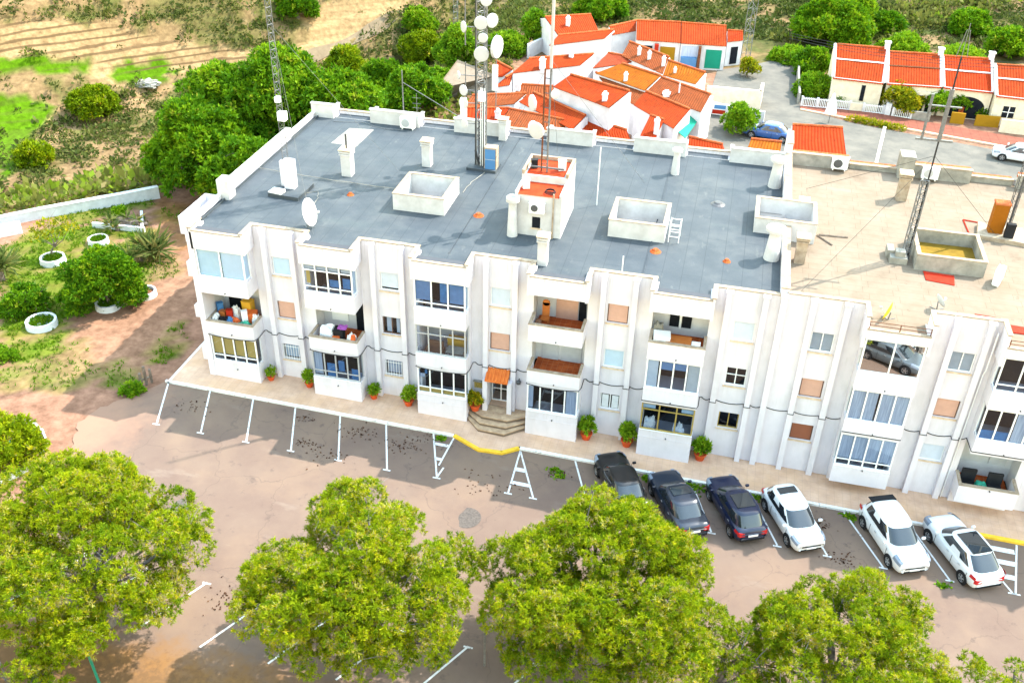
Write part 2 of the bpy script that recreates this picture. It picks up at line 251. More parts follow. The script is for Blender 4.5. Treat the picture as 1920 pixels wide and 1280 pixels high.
# ------------------------------------------------------------------ mesh helpers
class MB:
    def __init__(s): s.v = []; s.f = []; s.m = []; s.uv = {}
    def q(s, pts, mi=0, uv=None):
        n = len(s.v); s.v += [tuple(map(float, p)) for p in pts]; s.f.append(tuple(range(n, n+len(pts)))); s.m.append(mi)
        if uv: s.uv[len(s.f)-1] = uv
        return s
    def hexa(s, b, t, mi=0):
        n = len(s.v); s.v += [tuple(map(float, p)) for p in list(b)+list(t)]
        k = len(b); s.f.append(tuple(range(n+k-1, n-1, -1))); s.f.append(tuple(range(n+k, n+2*k)))
        for i in range(k): j = (i+1) % k; s.f.append((n+i, n+j, n+k+j, n+k+i))
        s.m += [mi]*(k+2); return s
    def bx(s, x0, x1, y0, y1, z0, z1, mi=0):
        return s.hexa([(x0, y0, z0), (x1, y0, z0), (x1, y1, z0), (x0, y1, z0)], [(x0, y0, z1), (x1, y0, z1), (x1, y1, z1), (x0, y1, z1)], mi)
    def ob(s, c, sx, sy, sz, rz=0, mi=0, tx=0):
        """box with its base centre at c"""
        cs, sn = math.cos(rz), math.sin(rz); P = []
        for dz in (0, sz):
            P.append([(c[0]+cs*a-sn*b, c[1]+sn*a+cs*b, c[2]+dz) for a, b in ((-sx/2, -sy/2), (sx/2, -sy/2), (sx/2, sy/2), (-sx/2, sy/2))])
        return s.hexa(P[0], P[1], mi)
    def prism(s, poly, z0, z1, mi=0):
        f0 = z0 if callable(z0) else (lambda x, y: z0); f1 = z1 if callable(z1) else (lambda x, y: z1)
        return s.hexa([(x, y, f0(x, y)) for x, y in poly], [(x, y, f1(x, y)) for x, y in poly], mi)
    def tube(s, pts, r, n=6, mi=0, cap=True):
        pts = [Vector(p) for p in pts]; rr = r if hasattr(r, '__len__') else [r]*len(pts); base = len(s.v)
        for i, p in enumerate(pts):
            d = (pts[min(i+1, len(pts)-1)]-pts[max(i-1, 0)]).normalized()
            a = d.cross(Vector((0, 0, 1)) if abs(d.z) < .9 else Vector((1, 0, 0))).normalized(); b = d.cross(a)
            for k in range(n):
                t = 2*math.pi*k/n; s.v.append(tuple(p + a*math.cos(t)*rr[i] + b*math.sin(t)*rr[i]))
        for i in range(len(pts)-1):
            for k in range(n):
                j = (k+1) % n; s.f.append((base+i*n+k, base+i*n+j, base+(i+1)*n+j, base+(i+1)*n+k)); s.m.append(mi)
        if cap:
            s.f.append(tuple(range(base, base+n))); s.f.append(tuple(range(base+(len(pts)-1)*n, base+len(pts)*n))); s.m += [mi, mi]
        return s
    def lathe(s, prof, c=(0, 0, 0), n=16, mi=0, axis=None, cap0=False, cap1=False):
        """profile [(r,h)] turned round axis (default z) through c"""
        q = Vector(axis).to_track_quat('Z', 'Y') if axis is not None else None; base = len(s.v)
        for r, h in prof:
            for k in range(n):
                t = 2*math.pi*k/n; p = Vector((r*math.cos(t), r*math.sin(t), h))
                if q: p = q @ p
                s.v.append((p.x+c[0], p.y+c[1], p.z+c[2]))
        for i in range(len(prof)-1):
            for k in range(n):
                j = (k+1) % n; s.f.append((base+i*n+k, base+i*n+j, base+(i+1)*n+j, base+(i+1)*n+k)); s.m.append(mi)
        if cap0: s.f.append(tuple(range(base, base+n))); s.m.append(mi)
        if cap1: s.f.append(tuple(range(base+(len(prof)-1)*n, base+len(prof)*n))); s.m.append(mi)
        return s
    def build(s, name, mats, parent=None, smooth=False, off=True, bevel=0):
        me = bpy.data.meshes.new(name); me.from_pydata(s.v, [], s.f)
        if not isinstance(mats, (list, tuple)): mats = [mats]
        for m in mats: me.materials.append(MAT[m] if isinstance(m, str) else m)
        me.polygons.foreach_set('material_index', s.m)
        if s.uv:
            u = me.uv_layers.new(name='UVMap')
            for fi, uv in s.uv.items():
                p = me.polygons[fi]
                for k, li in enumerate(p.loop_indices): u.data[li].uv = uv[k]
        if smooth: me.polygons.foreach_set('use_smooth', [True]*len(me.polygons))
        me.update()
        return link(name, me, parent, off, bevel)
def link(name, me, parent=None, off=True, bevel=0):
    o = bpy.data.objects.new(name, me); C.objects.link(o)
    if parent is not None:
        o.parent = parent
        if off and parent.parent is None and parent.type == 'EMPTY': o.location = -parent.location   # built in world coordinates
    if bevel:
        bm = o.modifiers.new('bevel', 'BEVEL'); bm.width = bevel; bm.segments = 2; bm.limit_method = 'ANGLE'
    return o
def thing(name, label, cat, loc=(0, 0, 0), group=None, rz=0):
    o = bpy.data.objects.new(name, None); C.objects.link(o); o.location = loc; o.rotation_euler = (0, 0, rz); o.empty_display_size = .3
    o['label'] = label; o['category'] = cat
    if group: o['group'] = group
    return o
def tag(o, label, cat, group=None):
    o['label'] = label; o['category'] = cat
    if group: o['group'] = group
    return o
def struct(o, kind='structure'): o['kind'] = kind; return o
def copy_tree(o, parent=None, loc=None, rz=None, scale=None, label=None, group=None):
    c = o.copy(); C.objects.link(c); c.parent = parent
    if loc is not None: c.location = loc
    if rz is not None: c.rotation_euler = (0, 0, rz)
    if scale is not None: c.scale = scale
    if label: c['label'] = label
    if group: c['group'] = group
    for ch in list(o.children): copy_tree(ch, c)
    return c
def recentre(o):
    """put a single-mesh thing's origin at the middle of its base"""
    me = o.data; n = len(me.vertices); a = np.zeros(n*3); me.vertices.foreach_get('co', a); a = a.reshape(-1, 3)
    c = (a.min(0)+a.max(0))/2; c[2] = a[:, 2].min(); a -= c; me.vertices.foreach_set('co', a.ravel()); o.location = Vector(c); me.update(); return o

# foliage: many small leaf blades spread through a crown made of lobes
def fast_mesh(name, V, nper, matname, tint, smooth=False):
    nf = len(V)//nper; me = bpy.data.meshes.new(name); me.vertices.add(len(V)); me.vertices.foreach_set('co', V.astype(np.float32).ravel())
    me.loops.add(len(V)); me.loops.foreach_set('vertex_index', np.arange(len(V), dtype=np.int32))
    me.polygons.add(nf); me.polygons.foreach_set('loop_start', np.arange(0, len(V), nper, dtype=np.int32)); me.polygons.foreach_set('loop_total', np.full(nf, nper, dtype=np.int32))
    me.materials.append(MAT[matname]); at_ = me.attributes.new('tint', 'FLOAT', 'FACE'); at_.data.foreach_set('value', tint.astype(np.float32))
    me.update(); me.validate(); return me
def norm(a): return a/np.maximum(np.linalg.norm(a, axis=-1, keepdims=True), 1e-9)
def blades(P, A, n, ln, wd, spread, rng, tint, jitter=.25):
    """n diamond blades round each axis A at each point P"""
    k = len(P); P = np.repeat(P, n, 0); A = np.repeat(A, n, 0); T = np.repeat(tint, n)
    D = norm(A + rng.normal(0, spread, (k*n, 3))); L = ln*(1+rng.normal(0, jitter, (k*n, 1))).clip(.4, 1.8)
    S = norm(np.cross(D, rng.normal(0, 1, (k*n, 3))))*wd*(.7+.6*rng.random((k*n, 1)))
    V = np.stack([P, P+D*L*.5+S, P+D*L, P+D*L*.5-S], 1).reshape(-1, 3)
    return V, np.clip(T + rng.normal(0, .10, k*n), 0, 1)
def crown(lobes, per_m2, n, ln, wd, rng, spread=.6, lift=.5, inner=.25, tintb=.5, tintv=.18, dead=.02, low=-.55, puff=0):
    """leaf tufts over (and some inside) ellipsoid lobes; with puff > 0 the tufts gather into small rounded clumps"""
    Vs = []; Ts = []
    for c, r in lobes:
        c = np.array(c, float); r = np.array(r if hasattr(r, '__len__') else (r, r, r*.8), float)
        k = max(8, int(per_m2*4*math.pi*(r.mean()**2)))
        d = norm(rng.normal(0, 1, (int(k*1.5), 3))); d = d[d[:, 2] > low][:k]; k = len(d)
        rad = np.where(rng.random(k) < inner, rng.uniform(.35, .85, k), rng.uniform(.85, 1.10, k))[:, None]
        P = c + d*r*rad; A = norm(d + np.array([0, 0, lift]) + rng.normal(0, .25, (k, 3)))
        lt = tintb + rng.normal(0, .10)
        t = lt + rng.normal(0, tintv, k); t = np.where(rng.random(k) < dead, 1.0, np.clip(t, 0, .94))
        if puff:
            m = 5; P = np.repeat(P, m, 0); A0 = np.repeat(A, m, 0); t = np.repeat(t, m); A = norm(A0*.8 + rng.normal(0, .7, P.shape)); P = P + A*puff*rng.uniform(.2, 1.0, (len(P), 1))
        V, T = blades(P, A, n, ln, wd, spread, rng, t); Vs.append(V); Ts.append(T)
    return np.concatenate(Vs), np.concatenate(Ts)
# ================================================================== SETTING
def wpoly(px): return np.array([hit(a, b)[:2] for a, b in px])
def inside(poly, X, Y):
    r = np.zeros(X.shape, bool); n = len(poly); j = n-1
    for i in range(n):
        xi, yi = poly[i]; xj, yj = poly[j]
        c = ((yi > Y) != (yj > Y)) & (X < (xj-xi)*(Y-yi)/((yj-yi)+1e-12)+xi); r ^= c; j = i
    return r
def make_ground():
    cx = np.concatenate([[-2500, -1200, -600, -350, -220, -150], np.arange(-110, 110.1, .7), [130, 170, 240, 360, 600, 1200, 2500]])
    cy = np.concatenate([[-2500, -1000, -400, -160, -80], np.arange(-45, 165.1, .7), [180, 210, 260, 340, 500, 900, 2500]])
    X, Y = np.meshgrid(cx, cy); Z = H(X, Y); ny, nx = X.shape
    f1 = fbm(X*.16, Y*.16); f2 = fbm(X*.6+40, Y*.6); f3 = fbm(X*1.6+9, Y*1.6)
    col = np.zeros((ny, nx, 3))
    SOIL = np.array([.235, .130, .080]); TAN = np.array([.285, .185, .092]); SCRUB = np.array([.135, .115, .040]); GREEN = np.array([.070, .150, .003]); PINK = np.array([.250, .130, .092]); GRASS = np.array([.100, .135, .010]); DRY = np.array([.215, .150, .042])
    def put(m, c):
        col[:] = col*(1-m[..., None]) + m[..., None]*c
    col[:] = PINK*.55+SOIL*.45
    s = (X+25.2)*-.70 + (Y-13.9)*.715
    wild = np.maximum(sm(0, 3, s)*sm(6, -4, X), sm(64, 74, Y))
    put(wild, TAN*.8)
    put(wild*sm(.40, .52, f1*.6+f2*.4), SCRUB)
    put(wild*sm(.52, .66, f2)*.6, np.array([.095, .110, .028]))
    def patch(px, c, ragged=.0, w=1.0):
        p = wpoly(px); m = inside(p, X+(f2-.47)*ragged*4, Y+(f3-.47)*ragged*4)*1.0
        m = m*w; put(m, c)
    patch([(0, 40), (250, 60), (400, 85), (560, 105), (540, 135), (400, 140), (190, 122), (0, 112)], TAN*1.05, .8)
    bank = inside(wpoly([(0, 40), (250, 60), (400, 85), (560, 105), (540, 135), (400, 140), (190, 122), (0, 112)]), X, Y)
    strata = .5+.5*np.sin(s*2.6+2.2*f1+1.6*f2)
    put(bank*sm(.70, .95, strata)*sm(.36, .55, f2)*.5, np.array([.12, .07, .034]))
    patch([(560, 20), (640, 0), (760, 0), (770, 14), (690, 62), (600, 112), (540, 118), (575, 70)], TAN*1.1, .5)
    patch([(-40, 114), (190, 122), (205, 142), (-40, 142)], GREEN, .35)
    patch([(205, 122), (320, 128), (345, 152), (215, 166), (200, 150)], GREEN*.9, .6)
    patch([(-60, 184), (60, 184), (112, 203), (62, 250), (34, 290), (-60, 330)], GREEN*1.05, .2)
    patch([(0, 300), (40, 270), (70, 275), (20, 330), (0, 345)], GREEN*.9, .4)
    patch([(172, 125), (205, 120), (225, 130), (215, 150), (240, 170), (205, 175), (180, 150)], TAN*1.15, .3)
    patch([(100, 230), (140, 190), (165, 205), (130, 260), (60, 300), (30, 300)], TAN*1.05, .6)
    patch([(200, 230), (245, 170), (330, 150), (350, 165), (250, 215), (215, 240)], TAN, .8)
    patch([(730, 70), (748, 48), (752, 55), (738, 80), (728, 98), (738, 118), (728, 120), (720, 98)], TAN*1.1, 0)
    patch([(905, 90), (1010, 75), (1040, 90), (985, 108), (930, 112)], TAN*.95, .4)
    patch([(1230, 0), (1300, 0), (1420, 60), (1440, 100), (1390, 62), (1200, 40)], TAN*.75, .8)
    # the garden left of the block: pink soil with ragged grass
    for px, wgt in (([(0, 470), (60, 440), (140, 425), (270, 405), (300, 470), (262, 560), (130, 600), (110, 665), (0, 690)], .9), ([(60, 405), (280, 372), (292, 386), (110, 428)], .8), ([(275, 660), (340, 600), (352, 640), (312, 690), (280, 680)], .9), ([(0, 690), (160, 640), (190, 700), (120, 740), (0, 730)], .45), ([(190, 690), (240, 680), (260, 720), (200, 730)], .6), ([(262, 470), (330, 480), (340, 520), (260, 540)], .5), ([(300, 395), (335, 385), (345, 410), (310, 415)], .7)):
        p = wpoly(px); m = inside(p, X+(f3-.47)*2, Y+(f2-.47)*2)*sm(.24, .42, f2*.5+f3*.5)*wgt; put(m, GRASS); put(m*sm(.44, .58, f3)*.8, GREEN*.85); put(m*sm(.44, .36, f2)*.5, DRY)
    patch([(250, 560), (370, 400), (372, 520), (330, 640), (250, 700), (120, 720), (110, 640)], np.array([.27, .155, .092]), .5, .35)
    patch([(300, 372), (345, 380), (352, 470), (300, 440)], np.array([.23, .11, .04]), .5, .7)
    # beyond the street the slopes are darker scrub
    put(sm(70, 80, Y)*sm(.34, .50, f2)*sm(4, 26, X)*.8, np.array([.050, .070, .018]))
    me = bpy.data.meshes.new('ground'); V = np.stack([X, Y, Z], -1).reshape(-1, 3)
    I = np.arange(nx*ny).reshape(ny, nx); F = np.stack([I[:-1, :-1], I[:-1, 1:], I[1:, 1:], I[1:, :-1]], -1).reshape(-1, 4)
    me.vertices.add(len(V)); me.vertices.foreach_set('co', V.astype(np.float32).ravel()); me.loops.add(F.size); me.loops.foreach_set('vertex_index', F.astype(np.int32).ravel())
    me.polygons.add(len(F)); me.polygons.foreach_set('loop_start', np.arange(0, F.size, 4, dtype=np.int32)); me.polygons.foreach_set('loop_total', np.full(len(F), 4, dtype=np.int32))
    ca = me.color_attributes.new('tone', 'FLOAT_COLOR', 'POINT'); ca.data.foreach_set('color', np.concatenate([col.reshape(-1, 3), np.ones((nx*ny, 1))], 1).astype(np.float32).ravel())
    bk = me.attributes.new('bank', 'FLOAT', 'POINT'); bk.data.foreach_set('value', np.clip(bank+.25*wild, 0, 1).astype(np.float32).ravel())
    me.polygons.foreach_set('use_smooth', [True]*len(F)); me.update()
    m = mat('soil', (1, 1, 1), .95, scale=1.6, bump=.6, bscale=6, detail=10, spec=.1); N, L = nodes(m); b = N['Principled BSDF']; src = b.inputs['Base Color'].links[0].from_node
    src.color_ramp.elements[0].position = .30; src.color_ramp.elements[1].position = .72; src.color_ramp.elements[0].color = (.52, .50, .48, 1); src.color_ramp.elements[1].color = (1.2, 1.2, 1.2, 1)
    a = N.new('ShaderNodeVertexColor'); a.layer_name = 'tone'; mx = N.new('ShaderNodeMix'); mx.data_type = 'RGBA'; mx.blend_type = 'MULTIPLY'; mx.inputs[0].default_value = 1
    L.new(a.outputs[0], mx.inputs[6]); L.new(src.outputs[0], mx.inputs[7]); L.new(mx.outputs[2], b.inputs['Base Color'])
    mixin(m, noisefac(m, 9, .62, .74, amount=.5), (.075, .062, .024))
    # thin dark beds of rock where the slope is a bare bank
    tc = N.new('ShaderNodeTexCoord'); mp = N.new('ShaderNodeMapping'); mp.inputs['Scale'].default_value = (.10, .10, 1); L.new(tc.outputs['Object'], mp.inputs[0])
    wv = N.new('ShaderNodeTexWave'); wv.bands_direction = 'Z'; wv.inputs['Scale'].default_value = .42; wv.inputs['Distortion'].default_value = 5; wv.inputs['Detail'].default_value = 5; wv.inputs['Detail Scale'].default_value = 1.6; L.new(mp.outputs[0], wv.inputs[0])
    mr = N.new('ShaderNodeMapRange'); mr.inputs[1].default_value = .36; mr.inputs[2].default_value = .08; L.new(wv.outputs['Fac'], mr.inputs[0])
    at2 = N.new('ShaderNodeAttribute'); at2.attribute_name = 'bank'; ml = N.new('ShaderNodeMath'); ml.operation = 'MULTIPLY'; L.new(mr.outputs[0], ml.inputs[0]); L.new(at2.outputs['Fac'], ml.inputs[1])
    m2_ = N.new('ShaderNodeMath'); m2_.operation = 'MULTIPLY'; m2_.inputs[1].default_value = .8; L.new(ml.outputs[0], m2_.inputs[0]); mixin(m, m2_.outputs[0], (.075, .045, .022))
    me.materials.append(m); o = bpy.data.objects.new('ground', me); C.objects.link(o); struct(o); return o
make_ground()

def sheet(name, poly, m, dz, zf=None, sub=3.0):
    """flat sheet over the ground following zf"""
    zf = zf or (lambda x, y: float(zg(x))); bm = bmesh.new(); vs = [bm.verts.new((x, y, 0)) for x, y in poly]; f = bm.faces.new(vs)
    x0, x1 = min(p[0] for p in poly), max(p[0] for p in poly)
    g = bm.faces[:]; bmesh.ops.triangulate(bm, faces=g)
    for xs in np.arange(math.ceil(x0/sub)*sub, x1, sub):
        bmesh.ops.bisect_plane(bm, geom=bm.verts[:]+bm.edges[:]+bm.faces[:], plane_co=(xs, 0, 0), plane_no=(1, 0, 0))
    for v in bm.verts: v.co.z = zf(v.co.x, v.co.y)+dz
    me = bpy.data.meshes.new(name); bm.to_mesh(me); bm.free(); me.materials.append(MAT[m]); o = bpy.data.objects.new(name, me); C.objects.link(o); struct(o); return o
edge = [(-6, -40), (-2, -24), (-1.2, -19), (-1.6, -14), (-3.0, -10.5), (-4.4, -7.8), (-5.2, -6.2), (-4.8, -4.6), (-3.9, -3.4), (-3.1, -2.3)]
rag = []; rr_ = random.Random(12)
for (x0, y0), (x1, y1) in zip(edge[1:], edge[2:]):
    n_ = max(2, int(math.hypot(x1-x0, y1-y0)/.35))
    for k in range(n_): rag.append((x0+(x1-x0)*k/n_+rr_.uniform(-.10, .10), y0+(y1-y0)*k/n_+rr_.uniform(-.08, .08)))
asph_poly = [(-2.6, -1.3), (15.2, -1.4), (16.85, -2.2), (18.2, -2.1), (19.1, -1.4), (62, -1.3), (62, -40), (-6, -40)]+rag
sheet('parking_asphalt', asph_poly, 'asphalt', .0)
PZ = .12
pav_poly = [(-2.4, -1.22), (15.2, -1.22), (16.9, -2.02), (18.15, -1.9), (19.0, -1.22), (56, -1.18), (56, 1.23), (-.5, 1.23), (-.5, 12), (-2.4, 12)]
b = MB(); bm = bmesh.new()
struct(sheet('pavement', pav_poly, 'pavers', PZ-.004))
def kerb(name, pts, m, h=PZ+.006, wd=.17):
    k = MB()
    for (x0, y0), (x1, y1) in zip(pts[:-1], pts[1:]):
        d = Vector((x1-x0, y1-y0, 0)).normalized(); n = Vector((-d.y, d.x, 0))*wd
        P = [(x0, y0), (x1, y1), (x1+n.x, y1+n.y), (x0+n.x, y0+n.y)]
        k.hexa([(x, y, float(zg(x))-.3) for x, y in P], [(x, y, float(zg(x))+h) for x, y in P])
    return struct(k.build(name, m))
kerb('kerb', [(-2.55, -1.4), (15.2, -1.4)], 'white_kerb'); kerb('yellow_kerb', [(15.2, -1.4), (16.85, -2.2), (18.2, -2.08), (19.05, -1.4)], 'yellow_kerb', .13, .22)
kerb('kerb', [(19.05, -1.4), (41.6, -1.36)], 'white_kerb'); kerb('yellow_kerb', [(41.6, -1.36), (56, -1.36)], 'yellow_kerb', .13, .24)
kerb('kerb', [(-2.4, 12), (-2.4, -1.4)], 'white_kerb', .13, .14)
# parking bay paint
def stripe(k, a, b_, w=.095, dz=.009):
    d = Vector((b_[0]-a[0], b_[1]-a[1])).normalized(); n = Vector((-d.y, d.x))*w/2
    k.q([(p[0]+s*n.x, p[1]+s*n.y, float(zg(p[0]+s*n.x))+dz) for p, s in ((a, -1), (b_, -1), (b_, 1), (a, 1))])
k = MB(); tops = [-2.35, .34, 3.07, 5.71, 8.46, 11.24]
def tline(a, b_, tw=.42):
    stripe(k, a, b_); d = Vector((b_[0]-a[0], b_[1]-a[1])).normalized(); e = Vector((1, 0.0))*tw/2
    stripe(k, (b_[0]-e.x, b_[1]-.055), (b_[0]+e.x, b_[1]-.055))
for x in tops: tline((x, -1.42), (x+1.31, -5.0))
for a, c in (((22.2, -1.42), (23.55, -5.0)), ((25.0, -1.42), (26.3, -5.0)), ((28.6, -1.42), (29.9, -4.9)), ((31.75, -1.42), (33.2, -4.9)), ((34.15, -1.42), (35.65, -4.9)), ((36.6, -1.42), (38.35, -4.96)), ((39.9, -1.42), (41.5, -4.93))): tline(a, c)
# hatched triangles beside the yellow kerb
tline((14.05, -1.42), (15.3, -4.85)); stripe(k, (15.25, -1.44), (15.12, -3.9)); stripe(k, (14.35, -2.2), (15.15, -2.2), .22); stripe(k, (14.75, -3.4), (15.1, -3.4), .22)
stripe(k, (15.3, -4.85), (15.42, -4.0))
tline((19.1, -1.45), (19.25, -4.95)); tline((19.1, -1.45), (20.6, -4.95)); stripe(k, (19.2, -3.0), (19.75, -3.0), .3); stripe(k, (19.28, -4.1), (20.2, -4.1), .26)
tline((45.2, -1.42), (44.55, -4.95)); tline((43.2, -2.6), (44.4, -4.95))
for y, x0, x1 in ((-2.0, 43.3, 45.0), (-2.9, 43.5, 44.9), (-3.9, 43.9, 44.7)): stripe(k, (x0, y), (x1, y), .34)
# slanted bays on the near side of the car park
for x0 in (1.0, 4.2, 7.2, 10.4, 13.6, 16.7, 19.9, 23.05, 26.2, 29.4, 32.6, 35.8, 39, 42.2): tline((x0-1.2-.55, -18.3), (x0, -14.7-.02*x0))
struct(k.build('road_marking', 'road_paint'))
# worn manhole and a tar patch
mh = mat('manhole_ring', (.125, .105, .09), .9, scale=8, col2=(.075, .065, .06), bump=.5)
for x, y, r in ((17.65, -7.35, .75), (3.4, -10.7, .6)):
    z = float(zg(x)); o = MB().lathe([(0.001, .012), (r*.55, .012), (r*.6, .008), (r, .005)], (x, y, z), 24).build('manhole', 'manhole_ring'); struct(o)
# leaf litter and weeds on the bays
def litterpatch(name, spots, matn, n, ln, seed):
    rng = np.random.default_rng(seed); P = []
    for x, y, r, c in spots:
        a = rng.normal(0, r/1.6, (c, 2)); P.append(np.stack([x+a[:, 0], y+a[:, 1]*.6, np.zeros(c)], 1))
    P = np.concatenate(P); P[:, 2] = zg(P[:, 0])+.02
    A = norm(rng.normal(0, 1, P.shape)*np.array([1, 1, .15])+np.array([0, 0, .05])); V, T = blades(P, A, n, ln, ln*.35, .2, rng, rng.random(len(P)))
    V[:, 2] = np.maximum(V[:, 2], zg(V[:, 0])+.008)
    me = fast_mesh(name, V, 4, matn, T); o = bpy.data.objects.new(name, me); C.objects.link(o); o['kind'] = 'stuff'; return o
leafm('dry_leaf', [(0, (.03, .014, .009)), (.5, (.06, .024, .012)), (1, (.10, .05, .025))], trans=0)
litterpatch('fallen_leaves', [(10, -2.5, .9, 60), (7.4, -4.2, .5, 30), (12.7, -3, 1.0, 50), (6.7, -2.2, .4, 25), (9.0, -4.9, 1.2, 40), (21.5, -2.8, .5, 50), (35.2, -2.8, .6, 70), (36.4, -5.0, .6, 40), (13.6, -2.0, 1.4, 40), (18, -4.6, 1.5, 40), (8.9, -15.6, 1.0, 90), (30, -12, 2, 30), (0, -3, 1, 30)], 'dry_leaf', 2, .11, 3)
litterpatch('kerb_weeds', [(14.6, -1.7, .22, 60), (21.3, -2.5, .22, 50), (26.2, -1.75, .3, 80), (28.7, -1.7, .55, 130), (31.5, -1.65, .3, 50), (36.9, -1.7, .3, 60), (41.2, -5.4, .3, 30), (32, -1.6, .3, 40), (21.6, -2.9, .3, 40)], 'fresh_leaf', 5, .15, 4)

# street, courtyard and red pavement behind the block (ground there is level at z = 0)
flat = lambda x, y: float(H(x, y))
def P0(px, z=.0): return [tuple(at(a, c, z)[:2]) for a, c in px]
struct(sheet('street', P0([(1205, 262), (1330, 180), (1345, 132), (1400, 125), (1478, 108), (1500, 112), (1500, 205), (1600, 232), (1920, 292), (2040, 315), (2040, 375), (1500, 330), (1380, 320)]), 'street_asphalt', .05, flat, 2))
struct(sheet('red_pavement', P0([(1500, 200), (1560, 200), (1920, 262), (2040, 285), (2040, 305), (1920, 281), (1590, 222), (1500, 205)]), 'red_pavers', .12, flat, 2))
k = MB(); pp = P0([(1500, 208), (1590, 225), (1920, 285), (2040, 308)])
for (x0, y0), (x1, y1) in zip(pp[:-1], pp[1:]): k.hexa([(x0, y0, -.2), (x1, y1, -.2), (x1+.05, y1+.35, -.2), (x0+.05, y0+.35, -.2)], [(x0, y0, .16), (x1, y1, .16), (x1+.05, y1+.35, .16), (x0+.05, y0+.35, .16)])
struct(k.build('kerb', 'pavers'))
# gravel road climbing behind the trees
struct(sheet('dirt_road', [tuple(hit(a, c)[:2]) for a, c in [(535, 122), (600, 92), (690, 52), (745, 25), (765, 28), (700, 70), (620, 108), (560, 132)]], 'dirt', .12, flat, 1.0))
# ================================================================== THE TWO BLOCKS
PER, BW, SET = 6.338, 2.906, 1.24
YI = 2.35
grey_block = thing('apartment_block', 'white three storey apartment block with a blue grey felt roof and stepped balconies', 'apartment block', (15.6, 9.5, 0))
beige_block = thing('apartment_block', 'white apartment block with a beige tiled roof joining the grey roofed one', 'apartment block', (44, 9.5, -.8))
LV = [(-1.6, 1.42, 3.20, 3.40), (3.40, 4.20, 6.08, 6.18), (6.18, 7.12, 8.93, 10.0)]

def plane_holes(mb, u0, u1, v0, v1, holes, fn, depth=None, mi=0):
    us = sorted(set([u0, u1]+[h[0] for h in holes]+[h[1] for h in holes])); vs = sorted(set([v0, v1]+[h[2] for h in holes]+[h[3] for h in holes]))
    us = [u for u in us if u0 <= u <= u1]; vs = [v for v in vs if v0 <= v <= v1]
    for a, b_ in zip(us[:-1], us[1:]):
        for c, d in zip(vs[:-1], vs[1:]):
            mu, mv = (a+b_)/2, (c+d)/2
            if any(h[0] < mu < h[1] and h[2] < mv < h[3] for h in holes): continue
            mb.q([fn(a, c, 0), fn(b_, c, 0), fn(b_, d, 0), fn(a, d, 0)], mi)
    if depth:
        for a, b_, c, d in holes:
            for p, q_ in (((a, c), (b_, c)), ((b_, c), (b_, d)), ((b_, d), (a, d)), ((a, d), (a, c))):
                mb.q([fn(*p, 0), fn(*q_, 0), fn(*q_, depth), fn(*p, depth)], mi)

def frame_rect(mb, x0, x1, y, z0, z1, t=.06, d=.06, cols=1, trans=(), mi=0):
    mb.bx(x0, x1, y, y+d, z0, z0+t, mi); mb.bx(x0, x1, y, y+d, z1-t, z1, mi)
    for i in range(cols+1):
        x = x0+(x1-x0-t)*i/cols; mb.bx(x, x+t, y+.002, y+d-.002, z0+t, z1-t, mi)
    for zt in trans:
        for i in range(cols):
            a = x0+(x1-x0-t)*i/cols+t; c = x0+(x1-x0-t)*(i+1)/cols; mb.bx(a, c, y+.004, y+d-.004, zt, zt+t*.8, mi)

